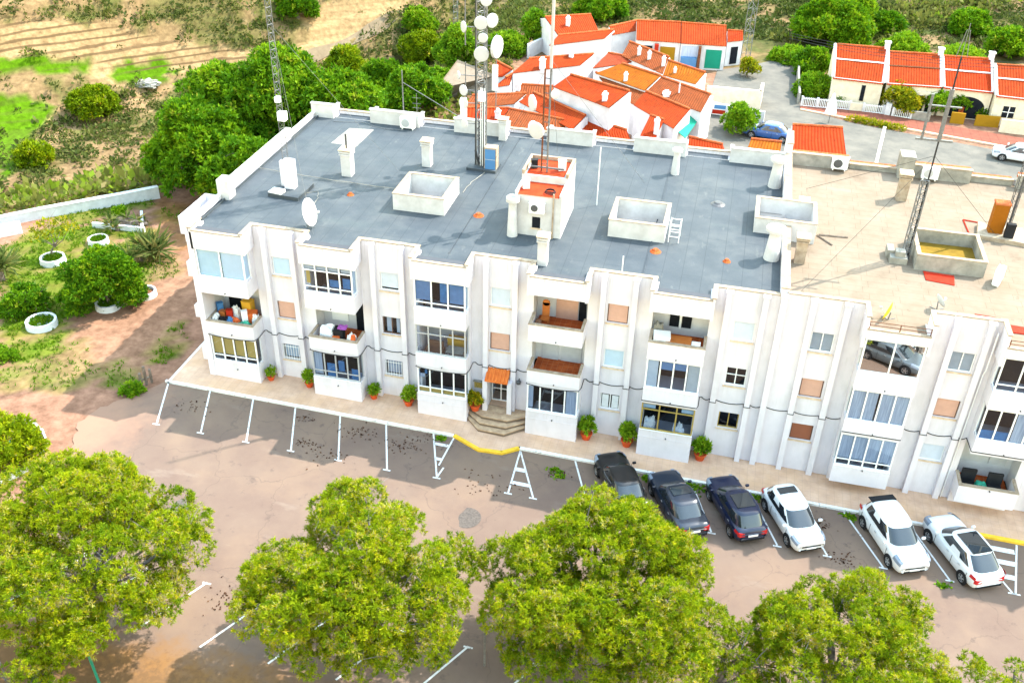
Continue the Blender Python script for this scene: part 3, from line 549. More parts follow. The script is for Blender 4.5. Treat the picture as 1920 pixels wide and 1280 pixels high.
def window(root, x0, x1, z0, z1, kind):
    y = SET+.10; fm = {'gold2': 'gold_frame', 'bars': 'grey_frame', 'curtain': 'brown_frame', 'brown': 'brown_frame', 'pink': 'brown_frame'}.get(kind, 'white_frame')
    f = MB(); cols = {'dark4': 2, 'gold2': 2, 'grey2': 2, 'louvre': 2, 'curtain': 2}.get(kind, 1); frame_rect(f, x0, x1, y, z0, z1, .055, .05, cols, (z0+(z1-z0)*.55,) if kind == 'dark4' else ())
    wo = f.build('window', fm, root)
    MB().bx(x0-.06, x1+.06, SET-.07, SET+.10, z0-.09, z0-.01).build('sill', 'stone_sill', wo)
    sh = {'white': 'shutter_white', 'blue': 'shutter_blue', 'whitegap': 'shutter_white', 'pink': 'shutter_pink', 'brown': 'shutter_brown'}.get(kind)
    zb = z0+.055+({'whitegap': .13, 'pinkgap': .1}.get(kind, 0))
    if sh:
        MB().bx(x0+.055, x1-.055, y-.012, y+.02, zb, z1-.05).build('shutter', sh, wo)
    else:
        MB().q([(x0+.03, y+.025, z0+.03), (x1-.03, y+.025, z0+.03), (x1-.03, y+.025, z1-.03), (x0+.03, y+.025, z1-.03)]).build('pane', 'window_glass', wo)
    if not sh or kind == 'whitegap':
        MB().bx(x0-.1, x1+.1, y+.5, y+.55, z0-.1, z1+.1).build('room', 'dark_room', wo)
    if kind == 'bars':
        g = MB(); n = 7
        for i in range(n): x = x0+.05+(x1-x0-.1)*i/(n-1); g.bx(x-.012, x+.012, SET-.035, SET-.012, z0+.02, z1-.02)
        for zz in (z0+.12, z1-.14): g.bx(x0+.02, x1-.02, SET-.034, SET-.013, zz, zz+.03)
        g.build('security_bars', 'white_frame', wo); c = MB(); c.bx(x0+.1, x1-.1, y+.1, y+.13, z0+.1, z1-.1).build('blind', 'shutter_blue' if x0 < 6 else 'curtain', wo)
    if kind == 'curtain':
        c = MB()
        for a, e in ((.18, .5), (.72, .9)): c.bx(x0+(x1-x0)*a, x0+(x1-x0)*e, y+.1, y+.14, z0+.06, z1-.04)
        c.build('curtain', 'shutter_white', wo)
    if kind == 'grey2': MB().bx(x0+.05, x1-.05, y+.08, y+.1, z0+.05, z1-.05).build('blind', 'shutter_grey', wo)
    if kind == 'louvre':
        for i in range(2):
            g = MB(); a = x0+.1+i*(x1-x0)/2; 
            for j in range(8): zz = z0+.12+j*(z1-z0-.22)/8; g.hexa([(a, y-.03, zz), (a+.36, y-.03, zz), (a+.36, y+.02, zz+.05), (a, y+.02, zz+.05)], [(a, y-.03, zz+.02), (a+.36, y-.03, zz+.02), (a+.36, y+.02, zz+.07), (a, y+.02, zz+.07)])
            g.build('louvres', 'louvre', wo)
    return wo

def bay(root, x0, specs, dz_top=0, hang=False, wall=None):
    x1 = x0+BW; t = .13
    for fl, sp in enumerate(specs):
        zb, zp, zo, zt = LV[fl]; yf = (.05, 0, 0)[fl]
        if fl == 2: zt += dz_top
        if hang and fl == 0: zb = -.02
        opn = sp.get('open'); zp = sp.get('zp', zp); zo = sp.get('zo', zo)
        m = MB(); m.bx(x0, x1, yf, yf+t, zb, zp)
        for xa in (x0, x1-t): m.bx(xa, xa+t, yf+t, SET+(.0 if fl else 0), zb, zp)
        u = MB(); u.bx(x0, x1, yf, yf+t, zo, zt)
        for xa in (x0, x1-t): u.bx(xa, xa+t, yf+t, SET, zo, zt)
        ys = .72
        if not opn:
            for xa in (x0, x1-t): u.bx(xa, xa+t, ys, SET, zp, zo)
        zf = zb if fl else (.02 if hang else .3)
        m.bx(x0+t, x1-t, yf+t, YI, zf+.01, zf+.13)                               # slab
        if fl == 0: m.bx(x0-.012, x1+.012, yf-.012, yf-.001, .90, .93)          # string line
        u.bx(x0-.015, x1+.015, yf-.02, yf-.001, zt-.10 if fl == 2 else zt-.05, zt-.03)
        bo = m.build('balcony', 'white_render', root); u.build('fascia', 'white_render', bo)
        c = MB()
        if opn:
            c.bx(x0-.02, x1+.02, yf-.03, yf+t+.03, zp, zp+.05); 
            for xa in (x0-.02, x1-t-.01): c.bx(xa, xa+t+.03, yf+t+.03, SET, zp, zp+.05)
            c.build('coping', 'cream_trim', bo)
            MB().bx(x0+t, x1-t, yf+t, YI, zf+.131, zf+.14).build('floor', 'terracotta_tile', bo)
        elif fl < 3:
            c.bx(x0+.02, x1-.02, yf-.025, yf+.03, zp-.0, zp+.035).build('coping', 'white_frame', bo)
        MB().lathe([(.03, 0), (.035, .10)], (x0+BW*.52, yf-.09, zb+.06 if fl else 1.0), 8, axis=(0, 1, 0), cap0=True).build('drain_spout', 'dark_metal', bo)
        if not opn:
            cols = sp.get('cols', 4); fr = sp.get('frame', 'white_frame'); g = MB(); y = yf+.05; a, e = x0+.03, x1-.03
            frame_rect(g, a, e, y, zp+.035, zo, .075, .06, cols, [zp+(zo-zp)*q for q in sp.get('trans', ())])
            for xs in (x0+.04, x1-.10): 
                g.bx(xs, xs+.06, y+.065, ys, zp+.035, zp+.1); g.bx(xs, xs+.06, y+.065, ys, zo-.07, zo-.001); g.bx(xs, xs+.06, ys-.06, ys-.001, zp+.1, zo-.07)
            g.build('glazing_frame', fr, bo)
            p = MB(); p.q([(a, y+.03, zp), (e, y+.03, zp), (e, y+.03, zo), (a, y+.03, zo)])
            for xs in (x0+.07, x1-.07): p.q([(xs, y+.06, zp), (xs, ys, zp), (xs, ys, zo), (xs, y+.06, zo)])
            p.build('pane', sp.get('glass', 'window_glass'), bo)
            W = (e-a)/cols
            for mt, segs in sp.get('blind', {}).items():
                bl = MB()
                for c0, c1, f0, f1 in segs: bl.bx(a+W*c0+.05, a+W*c1-.02, y+.10, y+.125, zp+(zo-zp)*f0, zp+(zo-zp)*f1)
                bl.build('blind', mt, bo)
            if sp.get('sideblind'):
                MB().bx(x1-.11, x1-.095, y+.14, ys-.07, zp+.06, zo-.06).build('blind', sp['sideblind'], bo)
        # recess behind the balcony front
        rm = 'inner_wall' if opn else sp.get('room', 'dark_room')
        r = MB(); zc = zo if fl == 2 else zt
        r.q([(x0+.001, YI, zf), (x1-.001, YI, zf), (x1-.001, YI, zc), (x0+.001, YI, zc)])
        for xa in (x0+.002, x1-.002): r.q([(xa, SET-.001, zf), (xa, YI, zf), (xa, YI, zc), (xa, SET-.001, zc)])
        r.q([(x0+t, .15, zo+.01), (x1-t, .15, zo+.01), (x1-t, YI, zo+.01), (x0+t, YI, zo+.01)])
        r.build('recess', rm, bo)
        for mt, segs in sp.get('back', {}).items():
            bk = MB()
            for xa, xb, za, zb2 in segs: bk.bx(x0+xa, x0+xb, YI-.06, YI-.002, zf+.14+za, zf+.14+zb2)
            bk.build('balcony_door', mt, bo)

WIN = {0: ((3.98, 5.04), 'blue', 'pink', 'bars'), 1: ((10.36, 11.42), 'whitegap', 'curtain', 'bars'), 2: ((16.62, 17.74), 'white', 'pink', None), 3: ((22.98, 24.08), 'pink', 'blue', 'louvre'), 4: ((29.5, 30.58), 'white', 'dark4', 'gold2')}
WINB = {5: ((33.36, 34.5), 'grey2', 'pink', 'brown'), 6: ((40.06, 41.2), 'grey2', 'pink', 'white'), 7: ((46.4, 47.5), 'grey2', 'pink', 'white')}
ZW = ((1.46, 2.52), (4.32, 5.46), (7.17, 8.31))
def holes_for(W):
    (a, c), k2, k1, k0 = W; h = [(a, c, *ZW[2]), (a, c, *ZW[1])]
    if k0: h.append((a, c, *ZW[0]))
    return h
DOOR = (16.6, 17.76, .46, 2.72)
fn_front = lambda u, v, d: (u, SET+d, v)
def block_wall(root, segs, wins, x0, x1, ytop, left=True, right=True, back=18.4):
    h = []
    for W in wins.values(): h += holes_for(W)
    for a, c in segs: 
        hh = [q for q in h if a <= q[0] and q[1] <= c]
        if a < DOOR[0] < c: hh.append(DOOR)
        w_ = MB(); plane_holes(w_, a, c, -1.7, ytop, hh, fn_front, .14); w_.build('wall', 'white_render', root)
    m = MB()
    if left: m.q([(x0, SET, -1.7), (x0, back, -1.7), (x0, back, 9.9), (x0, SET, 9.9)])
    if right: m.q([(x1, SET, -1.7), (x1, back, -1.7), (x1, back, 9.9), (x1, SET, 9.9)])
    m.q([(x0, back, -1.7), (x1, back, -1.7), (x1, back, 9.9), (x0, back, 9.9)])
    return m
XL, XR, XE = -.36, 31.7, 56.0
X6 = 35.722; X7 = X6+PER; X8 = X7+PER
segs = [(k*PER+BW, (k+1)*PER) for k in range(4)]+[(4*PER+BW, XR)]
m = block_wall(grey_block, segs, WIN, XL, XR, 10.12)
MB().bx(XL, -.001, 0.02, SET-.001, -1.7, 9.9).build('wall', 'white_render', grey_block)
LOWR = [(1.0, 3.7), (7.2, 9.7), (13.3, 16.1), (19.2, 21.9), (25.3, 28.1)]
for a, c in LOWR: MB().bx(a, c, 18.403, 19.4, -1.7, 9.84).build('wall', 'white_render', grey_block)
m.build('wall', 'white_render', grey_block)
segs = [(XR, X6), (X6+BW, X7), (X7+BW, X8), (X8+BW, XE)]
m = block_wall(beige_block, segs, WINB, XR+.02, XE, 10.3, left=False, back=20.2)
for xa in (X6, X7, X8): MB().bx(xa+.002, xa+BW-.002, 1.0, 1.3, -1.7, .01).build('plinth', 'white_render', beige_block)
m.build('wall', 'white_render', beige_block)

for k, W in {**WIN, **WINB}.items():
    (a, c), k2, k1, k0 = W; root = grey_block if k < 5 else beige_block
    window(root, a, c, *ZW[2], k2); window(root, a, c, *ZW[1], k1)
    if k0: window(root, a, c, *ZW[0], k0)

DK = 'dark_room'
BAYS = [
 (0*PER, [dict(cols=4, trans=(.22,), blind={'shutter_yellow': [(0, 1, .27, .97), (1, 2, .27, .97), (2, 3, .27, .97), (3, 4, .27, .97)]}),
          dict(open=1, back={'dark_room': [(.3, 1.1, 0, 2.0)], 'shutter_brown': [(1.2, 1.7, 0, 2.0)]}),
          dict(cols=2, blind={'pale_blind': [(0, 1, .04, .97), (1, 2, .04, .97)]}, sideblind='pale_blind')]),
 (1*PER, [dict(cols=4, frame='grey_frame', trans=(.24,), blind={'blue_cloth': [(1.1, 1.9, .05, .55), (2.1, 2.7, .3, .7), (3.2, 3.9, .05, .45)], 'curtain': [(0, .8, .1, .95)]}),
          dict(open=1, back={'dark_room': [(2.0, 2.6, 0, 2.1)], 'white_frame': [(.5, 1.5, .5, 1.7)]}),
          dict(cols=4, trans=(.2, .76), blind={'shutter_yellow': [(.15, .55, .3, .72)], 'blue_cloth': [(2.0, 2.9, .26, .5), (3.1, 3.8, .26, .6)], 'shutter_grey': [(0, 1, .8, .97), (1, 2, .8, .97), (2, 3, .8, .97), (3, 4, .8, .97)]}, sideblind='shutter_blue')]),
 (2*PER, [dict(cols=4, trans=(.24,), blind={'shutter_yellow': [(0, 2, .03, .22), (2, 4, .03, .22)], 'curtain': [(.05, .6, .6, .95)], 'blue_cloth': [(.1, .8, .74, .95)]}),
          dict(cols=4, frame='grey_frame', trans=(.68,), room='inner_wall', zp=4.20),
          dict(cols=3, trans=(.20,), blind={'blue_cloth': [(1.45, 2, .26, .96)], 'blue_blind': [(0, 1, .28, .97), (2, 3, .28, .97)]}, sideblind='shutter_blue')]),
 (3*PER, [dict(cols=4, blind={'curtain': [(3, 3.9, .05, .95), (.05, .5, .1, .95)]}),
          dict(open=1, back={'shutter_grey': [(.35, 1.3, 0, 2.1), (1.45, 2.6, 0, 2.1)]}),
          dict(open=1, back={'shutter_pink': [(1.05, 2.25, 0, 2.1)], 'dark_room': [(2.3, 2.7, 0, 1.9)]})]),
 (4*PER, [dict(cols=3, frame='gold_frame', trans=(.74,), zp=1.38, blind={'shutter_blue': [(0, .8, .78, .95), (2.2, 3, .78, .95)]}),
          dict(cols=4, blind={'shutter_grey': [(3, 4, .03, .97)], 'blue_blind': [(1, 2, .66, .97), (2, 3, .7, .97)], 'shutter_white': [(.05, .9, .04, .96)]}),
          dict(open=1, back={'dark_room': [(.85, 1.35, .5, 2.0), (1.5, 2.0, .5, 2.0)], 'white_frame': [(1.37, 1.48, .4, 2.0)]})]),
]
for x0, sp in BAYS: bay(grey_block, x0, sp)
BAYB = [
 (X6, [dict(cols=4, trans=(.2,), zp=1.08, blind={'curtain': [(0, 1, .24, .97), (1, 2, .24, .97), (2, 3, .24, .97), (3, 4, .24, .97)]}),
       dict(cols=4, zp=4.12, blind={'curtain': [(0, 1, .04, .97), (1, 1.85, .04, .97), (2, 3, .04, .97), (3, 4, .04, .97)]}),
       dict(cols=2, zo=9.1, glass='mirror_glass')]),
 (X7, [dict(open=1, zp=1.08, back={'shutter_grey': [(.3, 1.7, .9, 2.2), (1.75, 2.6, .9, 2.2)]}),
       dict(cols=4, zp=4.12, blind={'blue_cloth': [(0, 2, .03, .3)], 'curtain': [(2.1, 4, .04, .97)]}),
       dict(cols=3, zo=9.1, trans=(.2,))]),
 (X8, [dict(cols=4, zp=1.08, blind={'curtain': [(0, 4, .04, .97)]}), dict(cols=4, zp=4.12, blind={'curtain': [(0, 4, .04, .97)]}), dict(cols=3, zo=9.1)]),
]
for x0, sp in BAYB: bay(beige_block, x0, sp, dz_top=-.38, hang=True)

# balconies on the left end wall, seen past the corner
for zb, zt in ((-1.6, 1.42), (3.40, 4.20), (6.18, 7.12), (8.93, 10.0)):
    mm = MB(); mm.bx(-1.5, -1.38, 1.35, 4.5, zb, zt); mm.bx(-1.38, XL-.001, 1.35, 1.48, zb, zt); mm.bx(-1.38, XL-.001, 4.37, 4.5, zb, zt); mm.bx(-1.38, XL-.001, 1.48, 4.37, zb+.02, zb+.15)
    mm.build('balcony', 'white_render', grey_block)

# pilasters
PX = [(k*PER+3.56, k*PER+3.84) for k in range(5)]+[(k*PER+5.22, k*PER+5.50) for k in range(4)]+[(30.72, 31.0)]
PX[2] = (16.28, 16.56)
for a, c in PX: 
    p = MB().bx(a, c, .95, SET-.001, -1.6, 10.04); p.bx(a-.04, c+.04, .9, SET-.001, 10.04, 10.13); p.build('pilaster', 'white_render', grey_block)
for a, c in [(31.56, 31.86), (33.0, 33.28), (34.62, 34.92), (39.72, 40.0), (41.28, 41.56), (46.1, 46.4), (47.6, 47.9)]:
    p = MB().bx(a, c, .95, SET-.001, -1.8, 10.2); p.bx(a-.04, c+.04, .9, SET-.001, 10.2, 10.3); p.build('pilaster', 'white_render', beige_block)

# roofs with open light wells
WELLS = [(9.66, 12.72, 5.75, 8.85), (22.12, 25.24, 5.8, 8.75)]
ZR, ZB = 9.85, 9.56
fn_top = lambda u, v, d: (u, v, ZR-d)
r = MB(); plane_holes(r, XL, XR-.2, SET+.001, 18.4, [(a+.16, c-.16, e+.16, f-.16) for a, c, e, f in WELLS]+[(29.96, XR-.2, 8.7, 11.2)], fn_top)
for k in range(5): r.q([(k*PER+.13, .13, ZR), (k*PER+BW-.13, .13, ZR), (k*PER+BW-.13, SET+.001, ZR), (k*PER+.13, SET+.001, ZR)])
for a, c in LOWR: r.q([(a+.1, 18.4, ZR), (c-.1, 18.4, ZR), (c-.1, 19.3, ZR), (a+.1, 19.3, ZR)])
groof = r.build('roof', 'grey_felt', grey_block)
r = MB(); fb = lambda u, v, d: (u, v, ZB-d)
plane_holes(r, XR+.2, XE, SET+.001, 20.2, [(XR+.2, 33.2, 8.7, 11.2)], fb)
for xa in (X6, X7, X8): r.q([(xa+.13, .13, ZB), (xa+BW-.13, .13, ZB), (xa+BW-.13, SET+.001, ZB), (xa+.13, SET+.001, ZB)])
broof = r.build('roof', 'beige_tile', beige_block)
# newer pale felt patch
MB().q([(2.5, 14.0, ZR+.006), (4.3, 13.9, ZR+.006), (4.4, 17.0, ZR+.006), (2.7, 16.8, ZR+.006)]).build('felt_patch', 'concrete', groof)
# vertical felt upstand, seams raised
u = MB(); 
for x in (24.55, 14.2): u.bx(x, x+.05, 1.5, 18.2, ZR+.001, ZR+.035)
for a, c in LOWR: u.bx(a+.1, c-.1, 19.25, 19.3, ZR+.001, ZR+.12)
u.bx(XL+.2, XL+.24, 1.5, 18.2, ZR+.001, ZR+.12); u.build('felt_upstand', 'grey_felt', groof)

def parapet(root, boxes, mt='white_render', cap='cream_trim', capo=.04, ch=.06):
    for (x0, x1, y0, y1, z0, z1) in boxes:
        o = MB().bx(x0, x1, y0, y1, z0, z1).build('parapet', mt, root)
        MB().bx(x0-capo, x1+capo, y0-capo, y1+capo, z1, z1+ch).build('coping', cap, o)
def front_par(root, segs, bays, zt, roofz, zlow):
    bs = []
    for a, c in segs: bs.append((a+.001, c-.001, SET+.002, SET+.16, roofz-.3, zt))
    for xa in bays:
        bs.append((xa-.14, xa-.002, .02, SET-.06, roofz-1.0, zt-.002)); bs.append((xa+BW+.002, xa+BW+.14, .02, SET-.06, roofz-1.0, zt-.002))
    parapet(root, bs, capo=.05)
front_par(grey_block, [(k*PER+BW, (k+1)*PER) for k in range(4)]+[(4*PER+BW, XR-.2)], [k*PER for k in range(5)], 10.14, ZR, 10.0)
front_par(beige_block, [(XR+.2, X6), (X6+BW, X7), (X7+BW, X8), (X8+BW, XE)], [X6, X7, X8], 10.31, ZB, 9.62)
for k in range(5): 
    x = k*PER; MB().bx(x-.02, x+BW+.02, -.04, .16, 10.0, 10.05).build('coping', 'cream_trim', grey_block)
    MB().bx(x+.15, x+BW-.15, .165, .55, ZR+.003, 10.06).build('gutter', 'gutter_felt', grey_block)
for xa in (X6, X7, X8): 
    MB().bx(xa-.02, xa+BW+.02, -.04, .16, 9.62, 9.68).build('coping', 'cream_trim', beige_block)
    g = MB()
    for zz in (9.85, 10.05): g.tube([(xa+.05, .05, zz), (xa+BW-.05, .05, zz)], .018)
    for xx in (.05, BW/2, BW-.05): g.bx(xa+xx-.02, xa+xx+.02, .03, .07, 9.68, 10.07)
    g.build('railing', 'rusty_iron', beige_block)
RAISED = [(-.6, 1.0), (3.7, 7.2), (9.7, 13.3), (16.1, 19.2), (21.9, 25.3), (28.1, XR-.25)]
parapet(grey_block, [(a, c, 18.15, 18.38, ZR-.3, 10.78) for a, c in RAISED], cap='roof_white', mt='roof_white')
parapet(grey_block, [(a+.02, c-.02, 19.2, 19.42, ZR-.3, 10.08) for a, c in LOWR])
rt = []
for a, c in LOWR: rt += [(a-.16, a-.002, 18.42, 19.4, ZR-.3, 10.5), (c+.002, c+.16, 18.42, 19.4, ZR-.3, 10.5)]
parapet(grey_block, rt, cap='roof_white')
parapet(grey_block, [(XL-.22, XL+.0, SET+.2, 4.9, ZR-.6, 10.10), (XL-.24, XL+.04, 4.95, 14.0, ZR-.6, 10.52), (XL-.22, XL+.0, 14.05, 18.1, ZR-.6, 10.12), (XL-.05, XL+.14, .05, SET+.15, ZR-.6, 10.2)], cap='roof_white')
for y in (5.2, 7.2, 8.4, 9.6, 11.2, 12.6, 13.6): MB().bx(XL-.55, XL-.25, y, y+.45, 8.4, 10.35).build('pilaster', 'white_render', grey_block)
tk = MB().bx(-.55, .15, 4.3, 5.1, ZR, 11.05).build('chimney', 'roof_white', grey_block)
# party wall between the two roofs
pw = [(XR-.19, XR+.19, SET+.17, 8.6, ZB-.3, 10.45), (XR-.19, XR+.19, 11.3, 18.3, ZB-.3, 10.75), (XR-.19, XR+.19, 18.4, 20.6, ZB-.3, 11.4)]
parapet(grey_block, pw, cap='cream_trim', capo=.03)
# beige roof rear parapets
for x0, x1, h in ((32.0, 35.6, 10.35), (35.7, 38.6, 9.85), (38.7, 43.0, 10.4), (43.1, 45.6, 9.9), (45.7, 49.0, 10.4), (49.1, 56, 9.9)):
    y0 = 19.6 if h > 10 else 20.0
    p = MB().bx(x0, x1, y0, y0+.22, ZB-.3, h).build('parapet', 'concrete', beige_block); MB().bx(x0-.03, x1+.03, y0-.04, y0+.26, h, h+.06).build('coping', 'cream_trim', p)
    MB().bx(x0+.05, x1-.05, y0+.3, y0+.6, h-.25, h+.04).build('tile_edge', 'shutter_brown' if False else 'terracotta_tile', p)
MB().bx(38.6, 39.5, 19.3, 20.5, ZB, 11.0).build('parapet', 'concrete', beige_block)

def well(root, x0, x1, y0, y1, zb, zt, floor, mt='roof_white', fl='roof_white', dark='white_render'):
    m = MB(); t = .16
    m.bx(x0, x1, y0, y0+t, zb, zt); m.bx(x0, x1, y1-t, y1, zb, zt); m.bx(x0, x0+t, y0+t, y1-t, zb, zt); m.bx(x1-t, x1, y0+t, y1-t, zb, zt)
    for a, c, e, f in ((x0+t, x1-t, y0+t-.01, y0+t-.01), (x0+t, x1-t, y1-t+.01, y1-t+.01)): m.q([(a, e, floor), (c, e, floor), (c, e, zb), (a, e, zb)])
    for xa in (x0+t-.01, x1-t+.01): m.q([(xa, y0+t, floor), (xa, y1-t, floor), (xa, y1-t, zb), (xa, y0+t, zb)])
    o = m.build('light_well', mt, root)
    c = MB(); q = .03; c.bx(x0-q, x1+q, y0-q, y0+t+q, zt, zt+.04); c.bx(x0-q, x1+q, y1-t-q, y1+q, zt, zt+.04); c.bx(x0-q, x0+t+q, y0+t+q, y1-t-q, zt, zt+.04); c.bx(x1-t-q, x1+q, y0+t+q, y1-t-q, zt, zt+.04)
    c.build('coping', 'cream_trim', o)
    MB().q([(x0+t-.01, y0+t-.01, floor), (x1-t+.01, y0+t-.01, floor), (x1-t+.01, y1-t+.01, floor), (x0+t-.01, y1-t+.01, floor)]).build('floor', fl, o)
    return o
for a, c, e, f in WELLS: well(grey_block, a, c, e, f, ZR-.02, 10.86, 7.6)
well(grey_block, 29.95, 33.3, 8.5, 11.4, ZB-.02, 10.75, 8.3)
ylw = mat('yellow_sheet', (.22, .135, .018), .6, scale=2, col2=(.16, .095, .014))
well(beige_block, 38.5, 42.0, 7.0, 10.3, ZB-.02, 10.45, 9.7, 'concrete', 'yellow_sheet')
# ladder rack on the second light well and a low stair by the first
g = MB()
for x in (25.45, 26.0): g.tube([(x, 6.0, ZR), (x, 6.0, 10.9)], .025); g.tube([(x, 6.9, ZR), (x, 6.9, 10.9)], .025); g.tube([(x, 6.0, 10.9), (x, 6.9, 10.9)], .02)
for z in (10.2, 10.5, 10.85): g.tube([(25.45, 6.0, z), (26.0, 6.0, z)], .02); g.tube([(25.45, 6.9, z), (26.0, 6.9, z)], .02)
tag(recentre(g.build('clothes_rack', 'white_frame')), 'small white metal rack beside the open light well on the grey roof', 'rack')

# chimneys
def chimney(root, x, y, z, h, wd=.5, mt='roof_white', pot=None):
    m = MB(); m.ob((x, y, z), wd, wd, h*.78)
    for i, (s, a, c) in enumerate(((1.22, .78, .83), (.9, .83, .87), (1.22, .87, .92), (.9, .92, .95))): m.ob((x, y, z+h*a), wd*s, wd*s, h*(c-a)-.002)
    o = m.build('chimney', mt, root); MB().ob((x, y, z+h*.95), wd*1.3, wd*1.3, .07).build('chimney_cap', 'stone_sill', o)
    if pot: MB().tube([(x, y, z+h), (x, y, z+h+.9)], .06).build('flue', 'dark_metal', o)
    return o
chimney(grey_block, 5.42, 9.6, ZR, 1.75, .62, pot=1); chimney(grey_block, 9.66, 12.3, ZR, 1.75, .55); chimney(grey_block, 19.3, 1.75, ZR, 1.75, .5); chimney(grey_block, 13.2, 17.8, ZR, 1.5, .5)
def round_chimney(root, x, y, z, h, r0=.34, r1=.2, mt='roof_white'):
    o = MB().lathe([(r0, 0), (r1+.02, h*.8), (r1, h*.86), (r1*1.9, h*.88), (r1*1.9, h*.97), (r1*1.5, h), (r1*1.2, h), (r1, h-.15), (.01, h-.2)], (x, y, z), 14).build('chimney', mt, root, smooth=False)
    return o
round_chimney(grey_block, 24.9, 15.3, ZR, 1.7, .26, .17); round_chimney(grey_block, 31.0, 5.6, ZR, 1.9, .42, .28); round_chimney(grey_block, 31.0, 15.1, ZR, 1.9, .4, .26)
chimney(beige_block, 38.55, 16.0, ZB, 1.8, .6, 'cream_trim'); chimney(beige_block, 32.5, 6.2, ZB, 1.6, .55, 'cream_trim'); chimney(beige_block, 32.7, 12.4, ZB, .9, .5, 'cream_trim')

# stair house with red roof
sh = MB(); sh.bx(17.05, 19.65, 4.75, 8.7, ZR, 12.25); sh.bx(17.05, 19.65, 6.4, 8.7, 12.251, 12.7)
sh.bx(17.05, 17.2, 4.76, 6.39, 12.251, 12.4); sh.bx(19.5, 19.65, 4.76, 6.39, 12.251, 12.4)
sho = sh.build('stair_house', 'roof_white', grey_block)
q = MB(); q.q([(17.21, 4.70, 12.27), (19.49, 4.70, 12.27), (19.49, 6.39, 12.30), (17.21, 6.39, 12.30)]); q.q([(17.3, 6.5, 12.72), (19.4, 6.5, 12.72), (19.4, 8.6, 12.74), (17.3, 8.6, 12.74)])
q.build('roof', 'red_roof_paint', sho)
q = MB(); q.bx(17.05, 17.2, 6.41, 8.7, 12.701, 12.95); q.bx(19.5, 19.65, 6.41, 8.7, 12.701, 12.95); q.bx(17.2, 19.5, 8.55, 8.7, 12.701, 12.95); q.build('parapet', 'cream_trim', sho)
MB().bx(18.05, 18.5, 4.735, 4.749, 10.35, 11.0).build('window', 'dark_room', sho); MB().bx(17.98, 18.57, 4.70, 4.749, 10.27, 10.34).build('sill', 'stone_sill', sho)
round_chimney(sho, 17.0, 4.5, ZR, 2.35, .30, .2)
sho.children[-1].location = (0, 0, 0)
q = MB().bx(17.9, 18.75, 4.45, 4.73, 11.35, 11.95); q.lathe([(.2, 0), (.2, .012)], (18.2, 4.44, 11.65), 14, axis=(0, -1, 0), cap1=True, mi=1); tag(recentre(q.build('air_conditioner', ['white_frame', 'dark_metal'])), 'white air conditioner fixed on the front of the roof stair house', 'air conditioner')
q = MB().tube([(19.2, 4.68, ZR), (19.2, 4.68, 12.5)], .05).build('downpipe', 'cream_trim', sho)

# entrance: steps, porch piers, door, awning, letter boxes
zs0 = float(zg(17))+PZ
s = MB(); tr = MB()
for i, (z1, g_) in enumerate(((zs0+.19, .0), (zs0+.38, .36), (.46, .72))):
    P_ = [(15.55, SET-.02), (15.55, .30+g_*.6), (16.45, -.60+g_), (17.95, -.67+g_), (18.98, .25+g_*.6), (18.98, SET-.02)]; zb_ = -.4 if i == 0 else (zs0+.19, zs0+.38)[i-1]+.0005
    s.prism(P_, zb_, z1-.05); tr.prism([(15.552, SET-.022), (15.552, .27+g_*.6), (16.44, -.645+g_), (17.96, -.715+g_), (18.978, .22+g_*.6), (18.978, SET-.022)], z1-.0495, z1)
so_ = s.build('entrance_steps', 'step_riser', grey_block); tr.build('tread', 'step_stone', so_)
po = MB().bx(16.6, 17.76, SET+.0, 3.2, .40, .465).build('porch_floor', 'pavers', grey_block)
d = MB().bx(16.6, 17.76, 3.2, 3.3, .465, 2.72); d.bx(16.58, 16.6, SET+.14, 3.3, .465, 2.72); d.bx(17.76, 17.78, SET+.14, 3.3, .465, 2.72); d.bx(16.6, 17.76, SET+.14, 3.3, 2.72, 2.75); d.build('porch_recess', 'inner_wall', grey_block)
dr = MB(); frame_rect(dr, 16.62, 17.74, 1.75, .47, 2.7, .07, .06, 2, (1.3,)); dr = dr.build('entrance_door', 'white_frame', grey_block)
MB().q([(16.62, 1.78, .47), (17.74, 1.78, .47), (17.74, 1.78, 2.7), (16.62, 1.78, 2.7)]).build('pane', 'window_glass', dr); MB().bx(16.65, 17.7, 2.6, 2.62, .5, 2.7).build('room', 'dark_room', dr)
a = MB(); y0, y1 = SET-.004, .55
a.q([(16.5, y1, 2.62), (17.82, y1, 2.62), (17.82, y0, 3.08), (16.5, y0, 3.08)], 0, [(0, 0), (3.2, 0), (3.2, 1.2), (0, 1.2)])
a.q([(16.5, y1, 2.56), (17.82, y1, 2.56), (17.82, y0, 3.0), (16.5, y0, 3.0)], 0, [(0, 0), (3.2, 0), (3.2, 1.2), (0, 1.2)])
a.q([(16.5, y1, 2.56), (17.82, y1, 2.56), (17.82, y1, 2.62), (16.5, y1, 2.62)], 0, [(0, 0), (1, 0), (1, .1), (0, .1)])
a.q([(16.5, y1, 2.56), (16.5, y1, 2.62), (16.5, y0, 3.08), (16.5, y0, 3.0)], 0, [(0, 0), (.1, 0), (.1, 1), (0, 1)]); aw_ = a.build('awning', 'awning_tile', grey_block)
q = MB()
for k in range(7): xx = 16.55+k*.2; q.tube([(xx, y1-.01, 2.655), (xx, y0, 3.10)], .055, 6)
q.build('ridge_tiles', 'awning_tile', aw_)
for xx in (16.36, 17.78): MB().bx(xx, xx+.26, .62, .949 if xx < 17 else SET-.002, -.3, 2.6).build('porch_pier', 'white_render', grey_block)
lb = MB()
for i in range(2):
    for j in range(4): lb.bx(15.75+j*.14, 15.87+j*.14, SET-.12, SET-.002, 1.62+i*.2, 1.80+i*.2)
